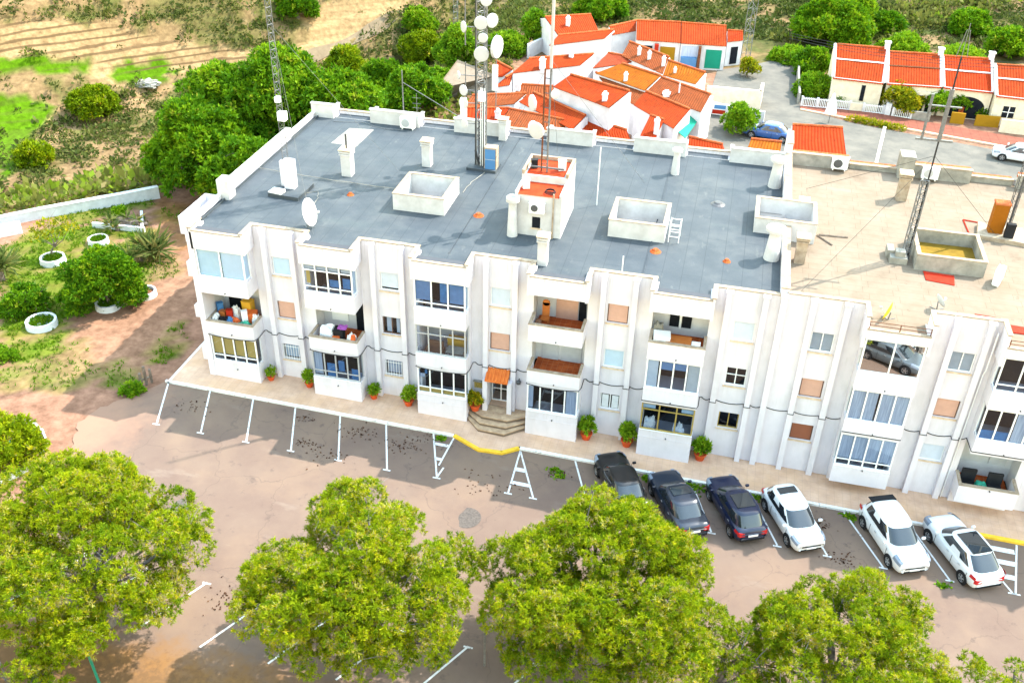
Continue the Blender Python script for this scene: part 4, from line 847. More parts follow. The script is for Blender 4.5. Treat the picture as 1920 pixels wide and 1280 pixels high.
lb.build('letter_boxes', 'gold_frame', grey_block); MB().bx(15.7, 16.36, SET-.2, SET-.002, 2.06, 2.1).build('letter_box_shelf', 'concrete', grey_block)
lm = MB().lathe([(.02, 0), (.12, .05), (.14, .2), (.05, .28)], (18.35, SET-.2, 2.35), 10); lm.bx(18.33, 18.37, SET-.2, SET-.002, 2.6, 2.64); lm.build('wall_lamp', 'dark_metal', grey_block)
# main cable slung along the facade under the first floor
pts = []
def slung(pa, pb, sag, n=6):
    return [(pa[0]+(pb[0]-pa[0])*t, pa[1]+(pb[1]-pa[1])*t, pa[2]+(pb[2]-pa[2])*t-sag*4*t*(1-t)) for t in [i/n for i in range(n+1)]]
def facade_cable(root, x0s, xend):
    pts = []
    for x in x0s:
        pts += slung((x, -.03, 3.30), (x+BW, -.03, 3.30), .12) if (x < 20) else slung((x, .0, 3.36), (x+BW, .0, 3.36), .0)
        pts += [(x+BW+.08, .4, 3.25), (x+BW+.08, SET-.04, 3.28)]
        e = min(x+PER, xend)
        px = sorted(a for a, c in PX+[(33.0, 33.28), (34.62, 34.92), (39.72, 40.0), (41.28, 41.56)] if x+BW < a < e)
        cur = (x+BW+.2, SET-.03, 3.30)
        for a in px:
            pts += slung(cur, (a-.03, SET-.03, 3.25), .12, 4); pts += [(a-.03, .93, 3.25), (a+.31, .93, 3.25)]; cur = (a+.31, SET-.03, 3.25)
        pts += slung(cur, (e-.05, SET-.03, 3.28), .12, 4)
    MB().tube(pts, .024, 5).build('facade_cable', 'black_cable', root)
facade_cable(grey_block, [k*PER for k in range(5)], XR); facade_cable(beige_block, [X6, X7], 56)
MB().tube(slung((XR+.1, SET-.03, 3.3), (33.0, SET-.03, 3.25), .1)+[(33.0, .93, 3.25), (33.3, .93, 3.25)]+slung((33.3, SET-.03, 3.25), (34.6, SET-.03, 3.25), .1)+[(34.6, .93, 3.25), (34.95, .93, 3.25)]+slung((34.95, SET-.03, 3.25), (X6, SET-.03, 3.3), .1), .022, 5).build('facade_cable', 'black_cable', beige_block)
MB().tube([(X7-.3, .98, 9.8), (X7-.3, .98, 7.6), (X7-.33, 1.1, 7.3), (X7-.33, SET-.03, -1)], .035).build('downpipe', 'white_frame', beige_block)
# ================================================================== MASTS, DISHES
def lattice(mb, base, h, wd, n, r=.016, top=None):
    x, y, z = base; L = [(-wd/2, -wd/2), (wd/2, -wd/2), (0, wd*.5)]
    for a, b_ in L: mb.tube([(x+a, y+b_, z), (x+a, y+b_, z+h)], r*1.3, 5)
    s = h/n
    for i in range(n):
        for k in range(3):
            a, b_ = L[k], L[(k+1) % 3]; z0, z1 = z+i*s, z+(i+1)*s
            if i % 2: a, b_ = b_, a
            mb.tube([(x+a[0], y+a[1], z0), (x+b_[0], y+b_[1], z1)], r*.7, 4, cap=False); mb.tube([(x+a[0], y+a[1], z1), (x+b_[0], y+b_[1], z1)], r*.6, 4, cap=False)
    return mb
def drum(parent, c, d, r=.5, m='dish_white'):
    """round microwave dish facing d"""
    mb = MB(); mb.lathe([(.02, -.35*r), (r*.35, -.33*r), (r*.85, -.08*r), (r, 0), (r, r*.22), (r*.97, r*.26), (r*.6, r*.30), (.001, r*.31)], c, 18, axis=d)
    o = mb.build('dish', m, parent, smooth=False); return o
def sat_dish(name, label, base, d, r, m, post=.6, group=None):
    t = thing(name, label, 'satellite dish', base, group); d = Vector(d).normalized(); c = Vector(base)+Vector((0, 0, post))
    MB().lathe([(.001, 0), (r*.4, r*.04), (r*.75, r*.14), (r, r*.25), (r*1.02, r*.27), (r*.98, r*.27), (r*.72, r*.17), (.001, r*.03)], c, 20, axis=d).build('reflector', m, t, smooth=True)
    f = c+d*r*.95-Vector((0, 0, r*.1)); a = MB().tube([c+d*.05-Vector((0, 0, r*.9)), f], .018, 5); a.ob(f-Vector((0, 0, .05)), .1, .1, .12); a.build('feed_arm', 'grey_frame', t)
    p = MB().tube([base, c-d*.05], .03, 6); p.tube([Vector(base), Vector(base)+Vector((.35, .2, 0.02))], .02); p.tube([Vector(base), Vector(base)+Vector((-.3, .25, 0.02))], .02); p.build('mount', 'galvanised', t); return t
# lattice mast at the left end of the grey roof
t = thing('radio_mast', 'thin lattice radio mast on a white block at the left end of the grey roof', 'radio mast', (2.9, 6.6, ZR))
MB().prism([(2.05, 5.4), (4.0, 5.25), (4.1, 7.4), (2.1, 7.25)], ZR, ZR+.22).build('base_slab', 'grey_felt', t)
q = MB().ob((3.05, 6.5, ZR+.22), .62, .5, 1.75); q.ob((2.55, 6.7, ZR+.22), .28, .3, 1.55); q.build('base_block', 'white_render', t)
lattice(MB(), (2.9, 6.6, ZR+.2), 20, .34, 44).build('lattice', 'galvanised', t)
MB().ob((2.95, 6.55, 14.2), .45, .4, .5).build('radio_unit', 'white_frame', t); MB().ob((2.85, 6.45, 15.3), .3, .3, .3).build('radio_unit', 'white_frame', t)
for i, (ax, ay, az) in enumerate(((-.1, 13.5, 10.3), (8.6, 10.5, ZR), (6.5, 1.6, ZR))): MB().tube([(2.9, 6.6, 19.5), (ax, ay, az)], .007, 4).build('guy_wire', 'galvanised', t)
s_ = MB()
for a, c in (((2.0, 5.6, ZR+.24), (2.5, 5.3, ZR+.55)), ): s_.hexa([(2.05, 5.45, ZR+.24), (2.9, 5.3, ZR+.24), (3.0, 5.8, ZR+.24), (2.2, 6.0, ZR+.24)], [(2.05, 5.45, ZR+.30), (2.9, 5.3, ZR+.34), (3.0, 5.8, ZR+.42), (2.2, 6.0, ZR+.36)])
tag(recentre(s_.build('folded_sheet', 'white_frame')), 'crumpled white sheet lying on the base slab of the left roof mast', 'sheet')
# the large tower
t = thing('telecom_tower', 'tall lattice telecom tower crowded with round white dishes on the grey roof', 'telecom tower', (13.0, 13.2, ZR))
MB().prism([(12.2, 12.3), (14.1, 12.2), (14.1, 13.6), (12.2, 13.7)], ZR, ZR+.16).build('base_slab', 'grey_felt', t)
lattice(MB(), (13.0, 13.2, ZR+.15), 20, .62, 34, .034).build('lattice', 'galvanised', t)
q = MB()
for k in range(4): q.tube([(12.85+k*.1, 12.86, ZR+.1), (12.85+k*.1, 12.86, 13.4+k*.6)], .035, 5)
q.tube([(12.62, 12.9, ZR+.1), (12.66, 12.9, 24)], .05, 5); q.tube([(12.62, 12.9, 11), (12.75, 12.8, 10.6), (12.9, 12.75, 10.1)], .07, 5); q.build('cable_bundle', 'black_cable', t)
q = MB()
for k in range(3): q.tube([(12.98+k*.12, 12.83, ZR+.1), (12.98+k*.12, 12.83, 15.0)], .03, 5)
q.build('conduit', 'white_frame', t)
front = Vector((.1, -1, -.05))
for i, (px, z, r, d) in enumerate(((940-34, 17.1, .55, front), (905, 18.9, .48, front), (918, 19.0, .5, (.7, -.6, 0)), (908, 18.05, .35, front), (924, 17.5, .8, (1, -.25, 0)), (912, 20.2, .42, (.5, -.8, 0)), (900, 20.6, .36, front), (880, 18.5, .4, (-.7, -.6, 0)), (879, 14.7, .40, (-.5, -.8, 0)), (879, 13.9, .42, (-.4, -.8, 0)), (872, 15.6, .3, (-.8, -.5, 0)), (880, 12.6, .32, (-.4, -.9, 0)), (905, 21.4, .4, front), (915, 21.6, .4, (.6, -.6, 0)))):
    x = 13.0 + (px-905)/23.0; drum(t, (x, 12.72 if abs(x-13) < .5 else 13.0, z), d, r*.82)
q = MB()
for z, x in ((14.7, 11.9), (13.9, 11.9), (15.6, 11.7), (12.6, 11.9), (18.5, 12.0), (17.5, 13.8)): q.tube([(13, 13.15, z), (x, 13.05, z)], .03, 5); 
q.tube([(11.95, 13.1, 13.3), (11.95, 13.1, 16.4)], .035, 5); q.tube([(11.95, 13.1, 17.4), (11.95, 13.1, 21.5)], .04, 5); q.tube([(11.95, 13.1, 16.2), (12.6, 13.1, 16.2)], .025, 5); q.tube([(13.85, 13.1, 13.5), (13.85, 13.1, 18.2)], .03, 5); q.build('bracket', 'galvanised', t)
q = MB().ob((13.8, 13.0, 14.9), .3, .25, 1.5); q.ob((11.85, 13.0, 13.0), .35, .25, 1.2); q.ob((11.8, 13.0, 20.1), .3, .2, 1.3); q.ob((13.05, 12.8, 14.2), .45, .2, .6); q.build('panel_antenna', 'white_frame', t)
c = MB().ob((13.68, 12.75, ZR), .78, .6, 1.55); c = c.build('equipment_cabinet', 'cream_trim'); tag(recentre(c), 'tall equipment cabinet with a blue door at the foot of the telecom tower', 'cabinet')
MB().bx(-.33, .33, -.325, -.301, .1, 1.45).build('door', mat('blue_door', (.075, .20, .40), .5), c, off=False); MB().bx(-.33, .33, -.331, -.3255, .78, .81).build('door_rail', 'grey_frame', c, off=False)
for ch in c.children: ch.location = (0, 0, 0)
# thin pole mast rising from the stair house
t = thing('pole_mast', 'thin pole mast with white dishes rising from the red topped stair house', 'radio mast', (18.3, 6.9, 12.74))
q = MB().tube([(18.35, 6.9, 12.74), (18.35, 6.9, 27)], .055, 7); q.build('pole', 'galvanised', t)
q = MB().tube([(18.02, 6.95, 12.74), (18.02, 6.95, 18.5)], .05, 6); q.build('pole', 'rusty_iron', t)
q = MB()
for z in np.arange(13.2, 18, .8): q.tube([(18.02, 6.95, z), (18.35, 6.9, z)], .025, 4)
q.bx(17.4, 19.3, 6.86, 6.98, 12.95, 13.02); q.build('bracket', 'dark_metal', t)
MB().tube([(18.35, 6.82, 18.6), (18.35, 6.82, 22.2)], .085, 8).build('sleeve_antenna', 'grey_frame', t)
for x, z, r, d in ((17.75, 15.2, .55, (-.35, -1, -.05)), (17.5, 16.7, .52, (-.85, -.6, 0)), (18.65, 17.3, .30, (.6, -.8, 0))): drum(t, (x, 6.65, z), d, r*.85)
for ax, ay, az in ((13.6, 13, ZR+.1), (23.2, 13.5, ZR), (17.1, 16.8, ZR)): MB().tube([(18.35, 6.9, 19), (ax, ay, az)], .010, 4).build('guy_wire', 'galvanised', t)
for x, y, z, s_, lb, m_ in ((17.5, 5.5, 12.31, .38, 'small white radio box on the front red roof of the stair house', 'white_frame'), (19.1, 7.4, 12.74, .42, 'white radio box on the rear red roof of the stair house', 'white_frame'), (18.9, 5.2, 12.31, .3, 'black coil of cable on the red roof of the stair house', 'black_matt'), (17.55, 7.3, 12.74, .36, 'black radio box on the rear red roof of the stair house', 'black_matt')):
    q = MB()
    if 'coil' in lb: 
        for k in range(3): q.tube([(x+s_*math.cos(a)*(1-.1*k), y+s_*math.sin(a)*(1-.1*k), z+.04+.05*k) for a in np.linspace(0, 6.3, 15)], .025, 5)
    else: q.ob((x, y, z), s_, s_*.7, s_*1.3, .3); q.ob((x, y, z+s_*1.3), s_*1.1, s_*.8, .04, .3)
    tag(recentre(q.build('radio_box' if 'coil' not in lb else 'cable_coil', m_)), lb, 'radio box' if 'coil' not in lb else 'cable')
# masts on the beige roof
t = thing('radio_mast', 'radio mast with a black cable rising beside the yellow light well on the beige roof', 'radio mast', (38.1, 8.3, ZB))
lattice(MB(), (38.1, 8.3, ZB), 4.6, .42, 9, .03).build('lattice', 'galvanised', t)
MB().tube([(38.25, 8.2, ZB), (38.25, 8.2, 20.6)], .045, 6).build('pole', 'black_cable', t)
q = MB().tube([(38.25, 8.2, 16.4), (38.25, 8.2, 19.0)], .11, 9); q.build('sleeve_antenna', 'galvanised', t)
q = MB().bx(37.1, 38.9, 8.1, 8.2, 16.3, 16.4); q.tube([(37.4, 8.15, 16.4), (37.4, 8.15, 18.7)], .07, 7); q.bx(37.3, 38.9, 8.1, 8.2, 18.1, 18.16); q.build('panel_antenna', 'galvanised', t)
q = MB()
for dx in (-.25, 0, .25): q.tube([(38.25+dx, 8.2, 20.6), (38.25+dx*.3, 8.2, 21.9+.3*(dx == 0))], .02, 5)
q.build('aerial', 'galvanised', t)
for ax, ay in ((32.6, 3), (33.0, 16), (43.5, 12.3)): MB().tube([(38.25, 8.2, 15.5), (ax, ay, ZB)], .010, 4).build('guy_wire', 'black_cable', t)
q = MB().ob((37.7, 7.7, ZB), .9, .7, .35); q.ob((37.75, 7.75, ZB+.35), .5, .5, .3); q.ob((37.3, 8.3, ZB), .35, .8, .5); tag(recentre(q.build('equipment_box', 'concrete')), 'weathered grey equipment box at the foot of the mast by the yellow light well', 'equipment box')
t = thing('radio_mast', 'dark radio mast beside the orange box at the right edge of the beige roof', 'radio mast', (44.0, 12.7, ZB))
MB().prism([(42.3, 11.7), (44.9, 11.3), (45.0, 13.3), (42.6, 13.5)], ZB, ZB+.25).build('base_slab', 'cream_trim', t); MB().tube([(44.05, 12.7, ZB+.2), (44.05, 12.7, 20)], .07, 7).build('pole', 'dark_metal', t)
lattice(MB(), (43.9, 12.7, ZB+.2), 5, .4, 9).build('lattice', 'dark_metal', t)
c = MB().ob((43.3, 12.4, ZB+.25), .75, .55, 1.75).build('equipment_cabinet', mat('orange_panel', (.26, .085, .008), .6, scale=3)); tag(recentre(c), 'orange equipment cabinet on the slab under the right mast of the beige roof', 'cabinet'); MB().ob((0, 0, 1.75), .82, .62, .1).build('lid', 'terracotta_tile', c, off=False); MB().bx(.376, .40, -.2, .2, .1, 1.6).build('door', 'dark_metal', c, off=False)
q = MB().bx(43.7, 44.2, 11.7, 12.0, ZB+.25, ZB+1.1); tag(recentre(q.build('battery_box', 'black_matt', bevel=.03)), 'black box standing in front of the orange cabinet on the beige roof', 'box')
# dishes
sat_dish('satellite_dish', 'large pale mesh satellite dish near the front edge of the grey roof', (5.9, 2.25, ZR), (.97, .0, .28), .78, 'dish_white', .95)
sat_dish('satellite_dish', 'yellow satellite dish behind the balcony gap of the beige roof', (36.75, 1.3, ZB), (-.95, .35, .25), .5, 'dish_yellow', .45)
sat_dish('satellite_dish', 'small grey satellite dish behind the parapet of the beige roof', (39.2, 2.9, ZB), (.7, .3, .35), .36, 'dish_grey', .5)
sat_dish('satellite_dish', 'small white satellite dish by the rear parapet of the grey roof', (14.9, 18.9, ZR), (.8, -.5, .3), .45, 'dish_white', .6)
# air conditioners on the rear parapets
def ac(loc, label, rz=0):
    c = MB().ob((0, 0, .12), 1.0, .36, .72); c.bx(-.4, -.34, -.15, .15, 0, .12); c.bx(.34, .4, -.15, .15, 0, .12); o = c.build('air_conditioner', 'white_frame'); tag(o, label, 'air conditioner'); o.location = loc; o.rotation_euler = (0, 0, rz)
    g = MB().lathe([(.29, 0), (.27, .02), (.10, .025), (.001, .03)], (-.12, -.18, .48), 16, axis=(0, -1, 0)); g.build('fan_grille', 'dark_metal' if 'dark' in label else 'grey_frame', o, off=False); return o
ac((6.55, 17.75, ZR), 'white air conditioner against the rear parapet of the grey roof'); ac((35.0, 19.3, ZB+.1), 'white air conditioner with a dark fan below the red roof behind the beige roof'); ac((40.5, 19.3, ZB+.1), 'white air conditioner at the middle rear parapet of the beige roof')
ac((42.6, 6.6, ZB), 'white air conditioner at the right end of the yellow light well', 1.2)
# poles with a stay wire by the rear parapet
t = thing('aerial_pole', 'thin grey aerial pole with a stay wire at the rear parapet of the grey roof', 'pole', (6.0, 18.55, ZR)); MB().tube([(6.0, 18.55, ZR), (6.0, 18.55, 13.6)], .04, 6).build('pole', 'galvanised', t); MB().tube([(6.0, 18.55, 12.8), (10.2, 18.5, 10.7)], .025, 5).build('stay', 'galvanised', t)
t = thing('aerial', 'small wire aerial on the rear parapet beside the air conditioner', 'aerial', (7.05, 18.3, 10.84)); q = MB().tube([(7.05, 18.3, 10.84), (7.05, 18.3, 12.2)], .02, 5)
for z in (11.2, 11.5, 11.9): q.tube([(6.75, 18.3, z), (7.35, 18.3, z)], .012, 4)
q.build('frame', 'galvanised', t)
for x, y, h, lb in ((20.9, 9.5, 3.6, 'thin white rod standing between the stair house and the rear parapet'), (21.1, 2.0, 0, ''), (23.5, 1.7, 1.1, 'short white vent rod near the front of the grey roof')):
    if h: tag(recentre(MB().tube([(x, y, ZR), (x, y, ZR+h)], .03, 6).build('rod', 'white_frame')), lb, 'rod')
for i, (px, py) in enumerate(((515, 428), (660, 360), (1360, 350), (820, 390))):
    pass
for (x, y, r, lb) in ((6.6, 6.9, .14, 'small terracotta vent near the left chimney of the grey roof'), (14.6, 6.3, .2, 'terracotta roof vent right of the first light well'), (24.9, 4.7, .2, 'terracotta roof vent in front of the second light well'), (28.7, 4.6, .14, 'small terracotta roof vent near the party wall'), (27.8, 11.6, .28, 'dark roof vent near the rear right of the grey roof')):
    tag(recentre(MB().lathe([(r*1.6, .0), (r*1.3, .05), (r, .08), (r*.7, .16), (.001, .17)], (x, y, ZR+.004), 12).build('roof_vent', 'dark_metal' if 'dark' in lb else 'terracotta_tile')), lb, 'roof vent')
# cables lying on the roof, red mats on the beige roof
rg = random.Random(3)
def roofcable(pts, z, lb, m='galvanised', r=.03):
    P = []
    for (a, c) in zip(pts[:-1], pts[1:]):
        for k in range(4): P.append((a[0]+(c[0]-a[0])*k/4+rg.uniform(-.05, .05), a[1]+(c[1]-a[1])*k/4+rg.uniform(-.05, .05), z+r))
    P.append((*pts[-1], z+r)); tag(recentre(MB().tube(P, r, 5).build('roof_cable', m)), lb, 'cable')
roofcable([(-.1, 8.8), (3, 8.5), (5.6, 8.3), (9.6, 8.2)], ZR+.1, 'pale cable strung across the grey roof from the left parapet', 'concrete', .022); roofcable([(3.7, 6.2), (4.6, 6.8), (4.9, 6.0), (5.2, 3.8), (5.9, 2.4)], ZR, 'white cable running from the left mast to the mesh dish', 'concrete', .016)
roofcable([(13.4, 12.3), (13.0, 10.6), (12.9, 9.0)], ZR, 'pale cable on the roof between the tower and the first light well', 'concrete', .022); roofcable([(1.2, 17.6), (3, 18), (5.2, 17.3), (6.4, 17.4)], ZR, 'grey cable along the rear left parapet', 'galvanised', .022)
roofcable([(42.6, 12), (40.5, 11.6), (38.6, 9.6)], ZB, 'dark cable on the beige roof between the two masts', 'dark_metal', .02)
red = mat('red_sheet', (.42, .03, .014), .7, var=.3, scale=4)
q = MB().prism([(39.0, 5.9), (40.4, 5.7), (40.5, 6.75), (38.95, 6.85)], ZB+.004, ZB+.05); tag(recentre(q.build('red_mat', 'red_sheet')), 'red sheet lying in front of the yellow light well', 'sheet')
def redframe(pts, lb):
    q = MB()
    for a, c in zip(pts, pts[1:]): q.tube([(*a, ZB+.03), (*c, ZB+.03)], .045, 4)
    tag(recentre(q.build('red_pipe', 'red_sheet')), lb, 'pipe')
redframe([(44.6, 13.5), (41.9, 14.0), (42.0, 12.0), (44.2, 12.1)], 'thin red pipe loop lying left of the right mast'); redframe([(41.0, 2.9), (42.2, 2.8), (42.2, 1.7), (41.4, 1.8), (41.0, 2.9)], 'red pipe outline lying near the front of the beige roof')
q = MB().prism([(42.5, 1.6), (44.6, 1.6), (44.6, 2.2), (42.4, 2.3)], ZB+.004, ZB+.06); tag(recentre(q.build('red_mat', 'red_sheet')), 'red strip lying at the front right edge of the beige roof', 'sheet')
for a, c, lb in (((33.6, 9.7), (35.2, 9.8), 'longer loose wooden plank right of the shared light well'), ((33.5, 9.6), (34.3, 8.6), 'short loose plank slanting from the shared light well')):
    tag(recentre(MB().tube([(*a, ZB+.04), (*c, ZB+.04)], .05, 4).build('plank', 'bark')), lb, 'plank')

# ================================================================== POTTED SHRUBS
def pot_plant(x, y, label, leaf, s, seed):
    z = float(zg(x))+PZ; t = thing('potted_shrub', label, 'potted plant', (x, y, z), 'potted shrubs along the facade'); rng = np.random.default_rng(seed); s *= .9
    r = .36*s; MB().lathe([(r*.7, 0), (r*.95, r*1.1), (r*1.1, r*1.12), (r*1.1, r*1.35), (r*.95, r*1.35), (r*.9, r*1.15), (.001, r*1.15)], (x, y, z), 16, cap0=True).build('pot', 'clay_pot', t, smooth=False)
    rng2 = random.Random(seed); V, T = crown([((x+rng2.uniform(-.1, .1), y, z+rng2.uniform(1.0, 1.25)*s), (.36*s, .36*s, .40*s)), ((x+.1, y-.1, z+.92*s), (.38*s, .38*s, .28*s)), ((x-.12*s, y, z+.92*s), (.34*s, .34*s, .28*s))], 60, 5, .24*s, .05*s, rng, .5, .5, tintb=rng2.uniform(.6, .9), tintv=.25)
    o = link('foliage', fast_mesh('foliage', V, 4, leaf, T), t); MB().tube([(x, y, z+r), (x, y, z+.9*s)], .03, 5).build('stem', 'bark', t)
POTS = [(3.32, .55, 'small potted shrub right of the leftmost balcony stack', .72), (5.75, .6, 'potted shrub left of the second balcony stack', .85), (9.78, .62, 'potted shrub right of the second balcony stack', .8), (11.92, .6, 'potted shrub left of the third balcony stack', .95), (22.45, .55, 'potted shrub right of the entrance and the fourth balcony stack', 1.08), (24.75, .6, 'potted shrub left of the gold framed ground floor glazing', 1.08), (28.85, .6, 'potted shrub right of the gold framed ground floor glazing', 1.1)]
for i, (x, y, lb, s) in enumerate(POTS): pot_plant(x, y, lb, 'pot_leaf', s*.92, 20+i)
pot_plant(15.95, .55, 'yellow leaved potted shrub beside the entrance steps', 'yellow_leaf', .9, 31); 
for o in list(C.objects):
    if o.get('label', '').startswith('yellow leaved'): o.location.z = .47; [setattr(ch, 'location', (-Vector((15.95, .55, float(zg(15.95))+PZ)))) for ch in o.children]
    
# ================================================================== THINGS ON THE BALCONIES
def lump(x, y, z, sx, sy, sz, m, name, label, cat, seed, rough=.18):
    """crumpled soft thing standing on (x, y, z): a squashed, creased block"""
    bm = bmesh.new(); bmesh.ops.create_cube(bm, size=2); bmesh.ops.subdivide_edges(bm, edges=bm.edges[:], cuts=9, use_grid_fill=True); rs = np.random.default_rng(seed); o3 = rs.uniform(0, 50, 3)
    for v in bm.verts:
        c = v.co.copy(); r = c.length; s_ = c.normalized()*1.05; c = c.lerp(s_, .45)
        a = np.array([c.x, c.y, c.z])*1.9+o3; n1 = float(vnoise(a[0]+a[2]*.7, a[1]-a[2]*.4)); n2 = float(vnoise(a[0]*2.7-a[2], a[1]*2.7+a[2]*1.9)); k = 1+rough*2.4*(n1-.5)+rough*1.3*(n2-.5)
        tp = 1-.22*(c.z*.5+.5)*(.5+n1); v.co = Vector((c.x*sx*k*tp+.12*sx*(n2-.5), c.y*sy*k*tp, (c.z*.5+.5)*sz*k))
    lo = min(v.co.z for v in bm.verts)
    for v in bm.verts: v.co.z -= lo
    me = bpy.data.meshes.new(name); bm.to_mesh(me); bm.free(); me.materials.append(MAT[m]); me.polygons.foreach_set('use_smooth', [False]*len(me.polygons)); o = link(name, me); o.location = (x, y, z); tag(o, label, cat); return o
def crate(x, y, z, sx, sy, sz, m, name, label, cat, rz=0):
    q = MB(); q.ob((0, 0, 0), sx, sy, sz); o = q.build(name, m, bevel=.02); o.location = (x, y, z); o.rotation_euler = (0, 0, rz); tag(o, label, cat)
    MB().ob((0, 0, sz), sx*1.03, sy*1.03, .03).build('lid', m, o, off=False); return o
gpl = mat('green_plastic', (.03, .30, .20), .4); orp = mat('orange_plastic', (.65, .13, .03), .5); purp = mat('purple_cloth', (.35, .10, .40), .8); yel = mat('yellow_plastic', (.65, .35, .03), .5); sofa = mat('brown_leather', (.20, .09, .05), .5); wood = mat('warm_wood', (.45, .15, .035), .5, scale=3, stretch=(1, 8, 8), col2=(.33, .09, .02)); wht = mat('white_cloth', (.74, .74, .75), .85, var=.15)
F1, F2 = 3.55, 6.33
lump(.75, .55, F1, .36, .3, .62, 'black_matt', 'rubbish_bag', 'large black bag heaped in the cluttered left balcony', 'bag', 1); lump(.35, .5, F1, .22, .3, .72, 'white_cloth', 'cloth_bundle', 'pale bundle in the left corner of the cluttered balcony', 'bundle', 2)
lump(1.5, .55, F1+.2, .26, .28, .45, 'orange_plastic', 'bucket_heap', 'red bundle in the middle of the cluttered left balcony', 'bundle', 3); lump(1.3, 1.2, F1, .28, .25, 1.0, 'white_cloth', 'cloth_bundle', 'tall white bundle at the back of the cluttered left balcony', 'bundle', 4)
lump(2.15, .45, F1, .42, .28, .62, 'green_plastic', 'plastic_tub', 'turquoise cover over the parapet of the cluttered left balcony', 'cover', 5); crate(2.2, 1.2, F1, .75, .55, .85, 'orange_plastic', 'box', 'orange box on the right of the cluttered left balcony', 'box', .2)
crate(1.85, 1.7, F1, .6, .5, 1.3, 'yellow_plastic', 'box', 'tall yellow box at the back of the cluttered left balcony', 'box', -.1); lump(2.6, 1.0, F1, .16, .3, .75, 'white_cloth', 'cloth_bundle', 'white bundle by the right side of the cluttered balcony', 'bundle', 6); lump(1.3, .4, F1, .2, .2, .7, 'blue_cloth', 'cloth_bundle', 'blue bundle beside the black bag of the cluttered balcony', 'bundle', 16)
for k_, (dx, dy, dz, a_, m_, lb_) in enumerate(((.55, 1.0, .55, .30, 'wood', 'wooden box wedged behind the black bag of the cluttered balcony'), (1.05, .9, .75, .28, 'red', 'small red box perched on the heap of the cluttered balcony'), (2.0, .85, .86, .26, 'white', 'white box lying on the orange box of the cluttered balcony'), (.3, 1.2, .95, .26, 'blue', 'blue box at the back left of the cluttered balcony'))):
    crate(dx, dy, F1, a_*1.3, a_, dz+.25, {'wood': 'warm_wood', 'red': 'red_sheet', 'white': 'white_frame', 'blue': 'blue_cloth'}[m_], 'box', lb_, 'box', .3*k_)
b1 = PER
lump(b1+.85, .75, F1, .5, .4, 1.05, 'white_cloth', 'dust_sheet', 'white dust sheet over furniture in the second stack balcony', 'cover', 7, .1); crate(b1+1.55, .75, F1, .55, .6, .95, 'black_matt', 'cabinet', 'black low cabinet on the balcony with the white dust sheet', 'cabinet', .15); lump(b1+1.75, .8, F1+.98, .3, .22, .16, 'purple_cloth', 'cloth_bundle', 'purple cloth on the black cabinet of the second stack balcony', 'cloth', 8)
crate(b1+1.5, .32, F1, .4, .25, .62, 'orange_plastic', 'box', 'orange box behind the parapet of the second stack balcony', 'box'); lump(b1+2.4, .5, F1, .28, .3, .8, 'white_cloth', 'laundry', 'white and red laundry at the right of the second stack balcony', 'laundry', 9); lump(b1+2.55, .3, F1+.55, .13, .15, .35, 'orange_plastic', 'cloth_bundle', 'red cloth over the laundry of the second stack balcony', 'cloth', 11)
b2 = 2*PER
def sofa_t(x, y, z, label):
    t = thing('armchair', label, 'armchair', (x, y, z)); MB().ob((x, y, z+.1), .85, .7, .32).build('seat', 'brown_leather', t, bevel=.05); MB().ob((x, y+.38, z+.1), .85, .18, .75).build('backrest', 'brown_leather', t, bevel=.05)
    for s in (-1, 1): MB().ob((x+s*.47, y, z+.05), .14, .75, .5).build('armrest', 'brown_leather', t, bevel=.04)
sofa_t(b2+.85, .8, F1, 'brown armchair inside the grey glazed balcony of the third stack'); crate(b2+1.95, 1.7, F1, 1.1, .45, .85, 'yellow_plastic', 'sideboard', 'orange sideboard at the back of the grey glazed balcony', 'sideboard'); 
def table_t(x, y, z, sx, sy, h, m, label):
    t = thing('table', label, 'table', (x, y, z)); MB().ob((x, y, z+h-.05), sx, sy, .05).build('tabletop', m, t)
    for a in (-1, 1):
        for c in (-1, 1): MB().ob((x+a*(sx/2-.05), y+c*(sy/2-.05), z), .05, .05, h-.05).build('leg', m, t)
table_t(b2+2.1, .75, F1, 1.0, .7, .72, 'concrete', 'grey topped table inside the grey glazed balcony of the third stack')
b3 = 3*PER
t = thing('wooden_chair', 'brown wooden chair with a high back on the top balcony with a pink shutter', 'chair', (b3+.62, 1.35, F2)); MB().ob((b3+.62, 1.35, F2+.42), .45, .45, .06).build('seat', 'warm_wood', t); q = MB().bx(b3+.42, b3+.82, 1.55, 1.6, F2+.48, F2+1.3); q.lathe([(.2, 0), (.2, .05)], (b3+.62, 1.6, F2+1.3), 14, axis=(0, -1, 0), cap0=True, cap1=True); q.build('backrest', 'warm_wood', t)
for a in (-.19, .19):
    for c in (-.19, .19): MB().ob((b3+.62+a, 1.35+c, F2), .045, .045, .42).build('leg', 'warm_wood', t)
lump(b3+.35, .9, F2, .2, .25, .55, 'brown_leather', 'basket', 'dark red basket in the left of the top balcony with a pink shutter', 'basket', 12, .08)
b4 = 4*PER
table_t(b4+1.5, .62, F2, 1.3, .75, .78, 'warm_wood', 'orange wooden table behind the parapet of the top right grey roof balcony'); crate(b4+.62, .62, F2, .85, .7, .95, 'white_frame', 'chest_freezer', 'white chest on the left of the top right grey roof balcony', 'chest', .1)
crate(b4+2.4, .5, F2, .45, .4, .72, 'white_frame', 'box', 'white box at the right end of the top right grey roof balcony', 'box'); lump(b4+.35, 1.4, F2, .3, .3, 1.15, 'concrete', 'covered_chair', 'grey covered item behind the white chest on the top right balcony', 'cover', 14, .08)
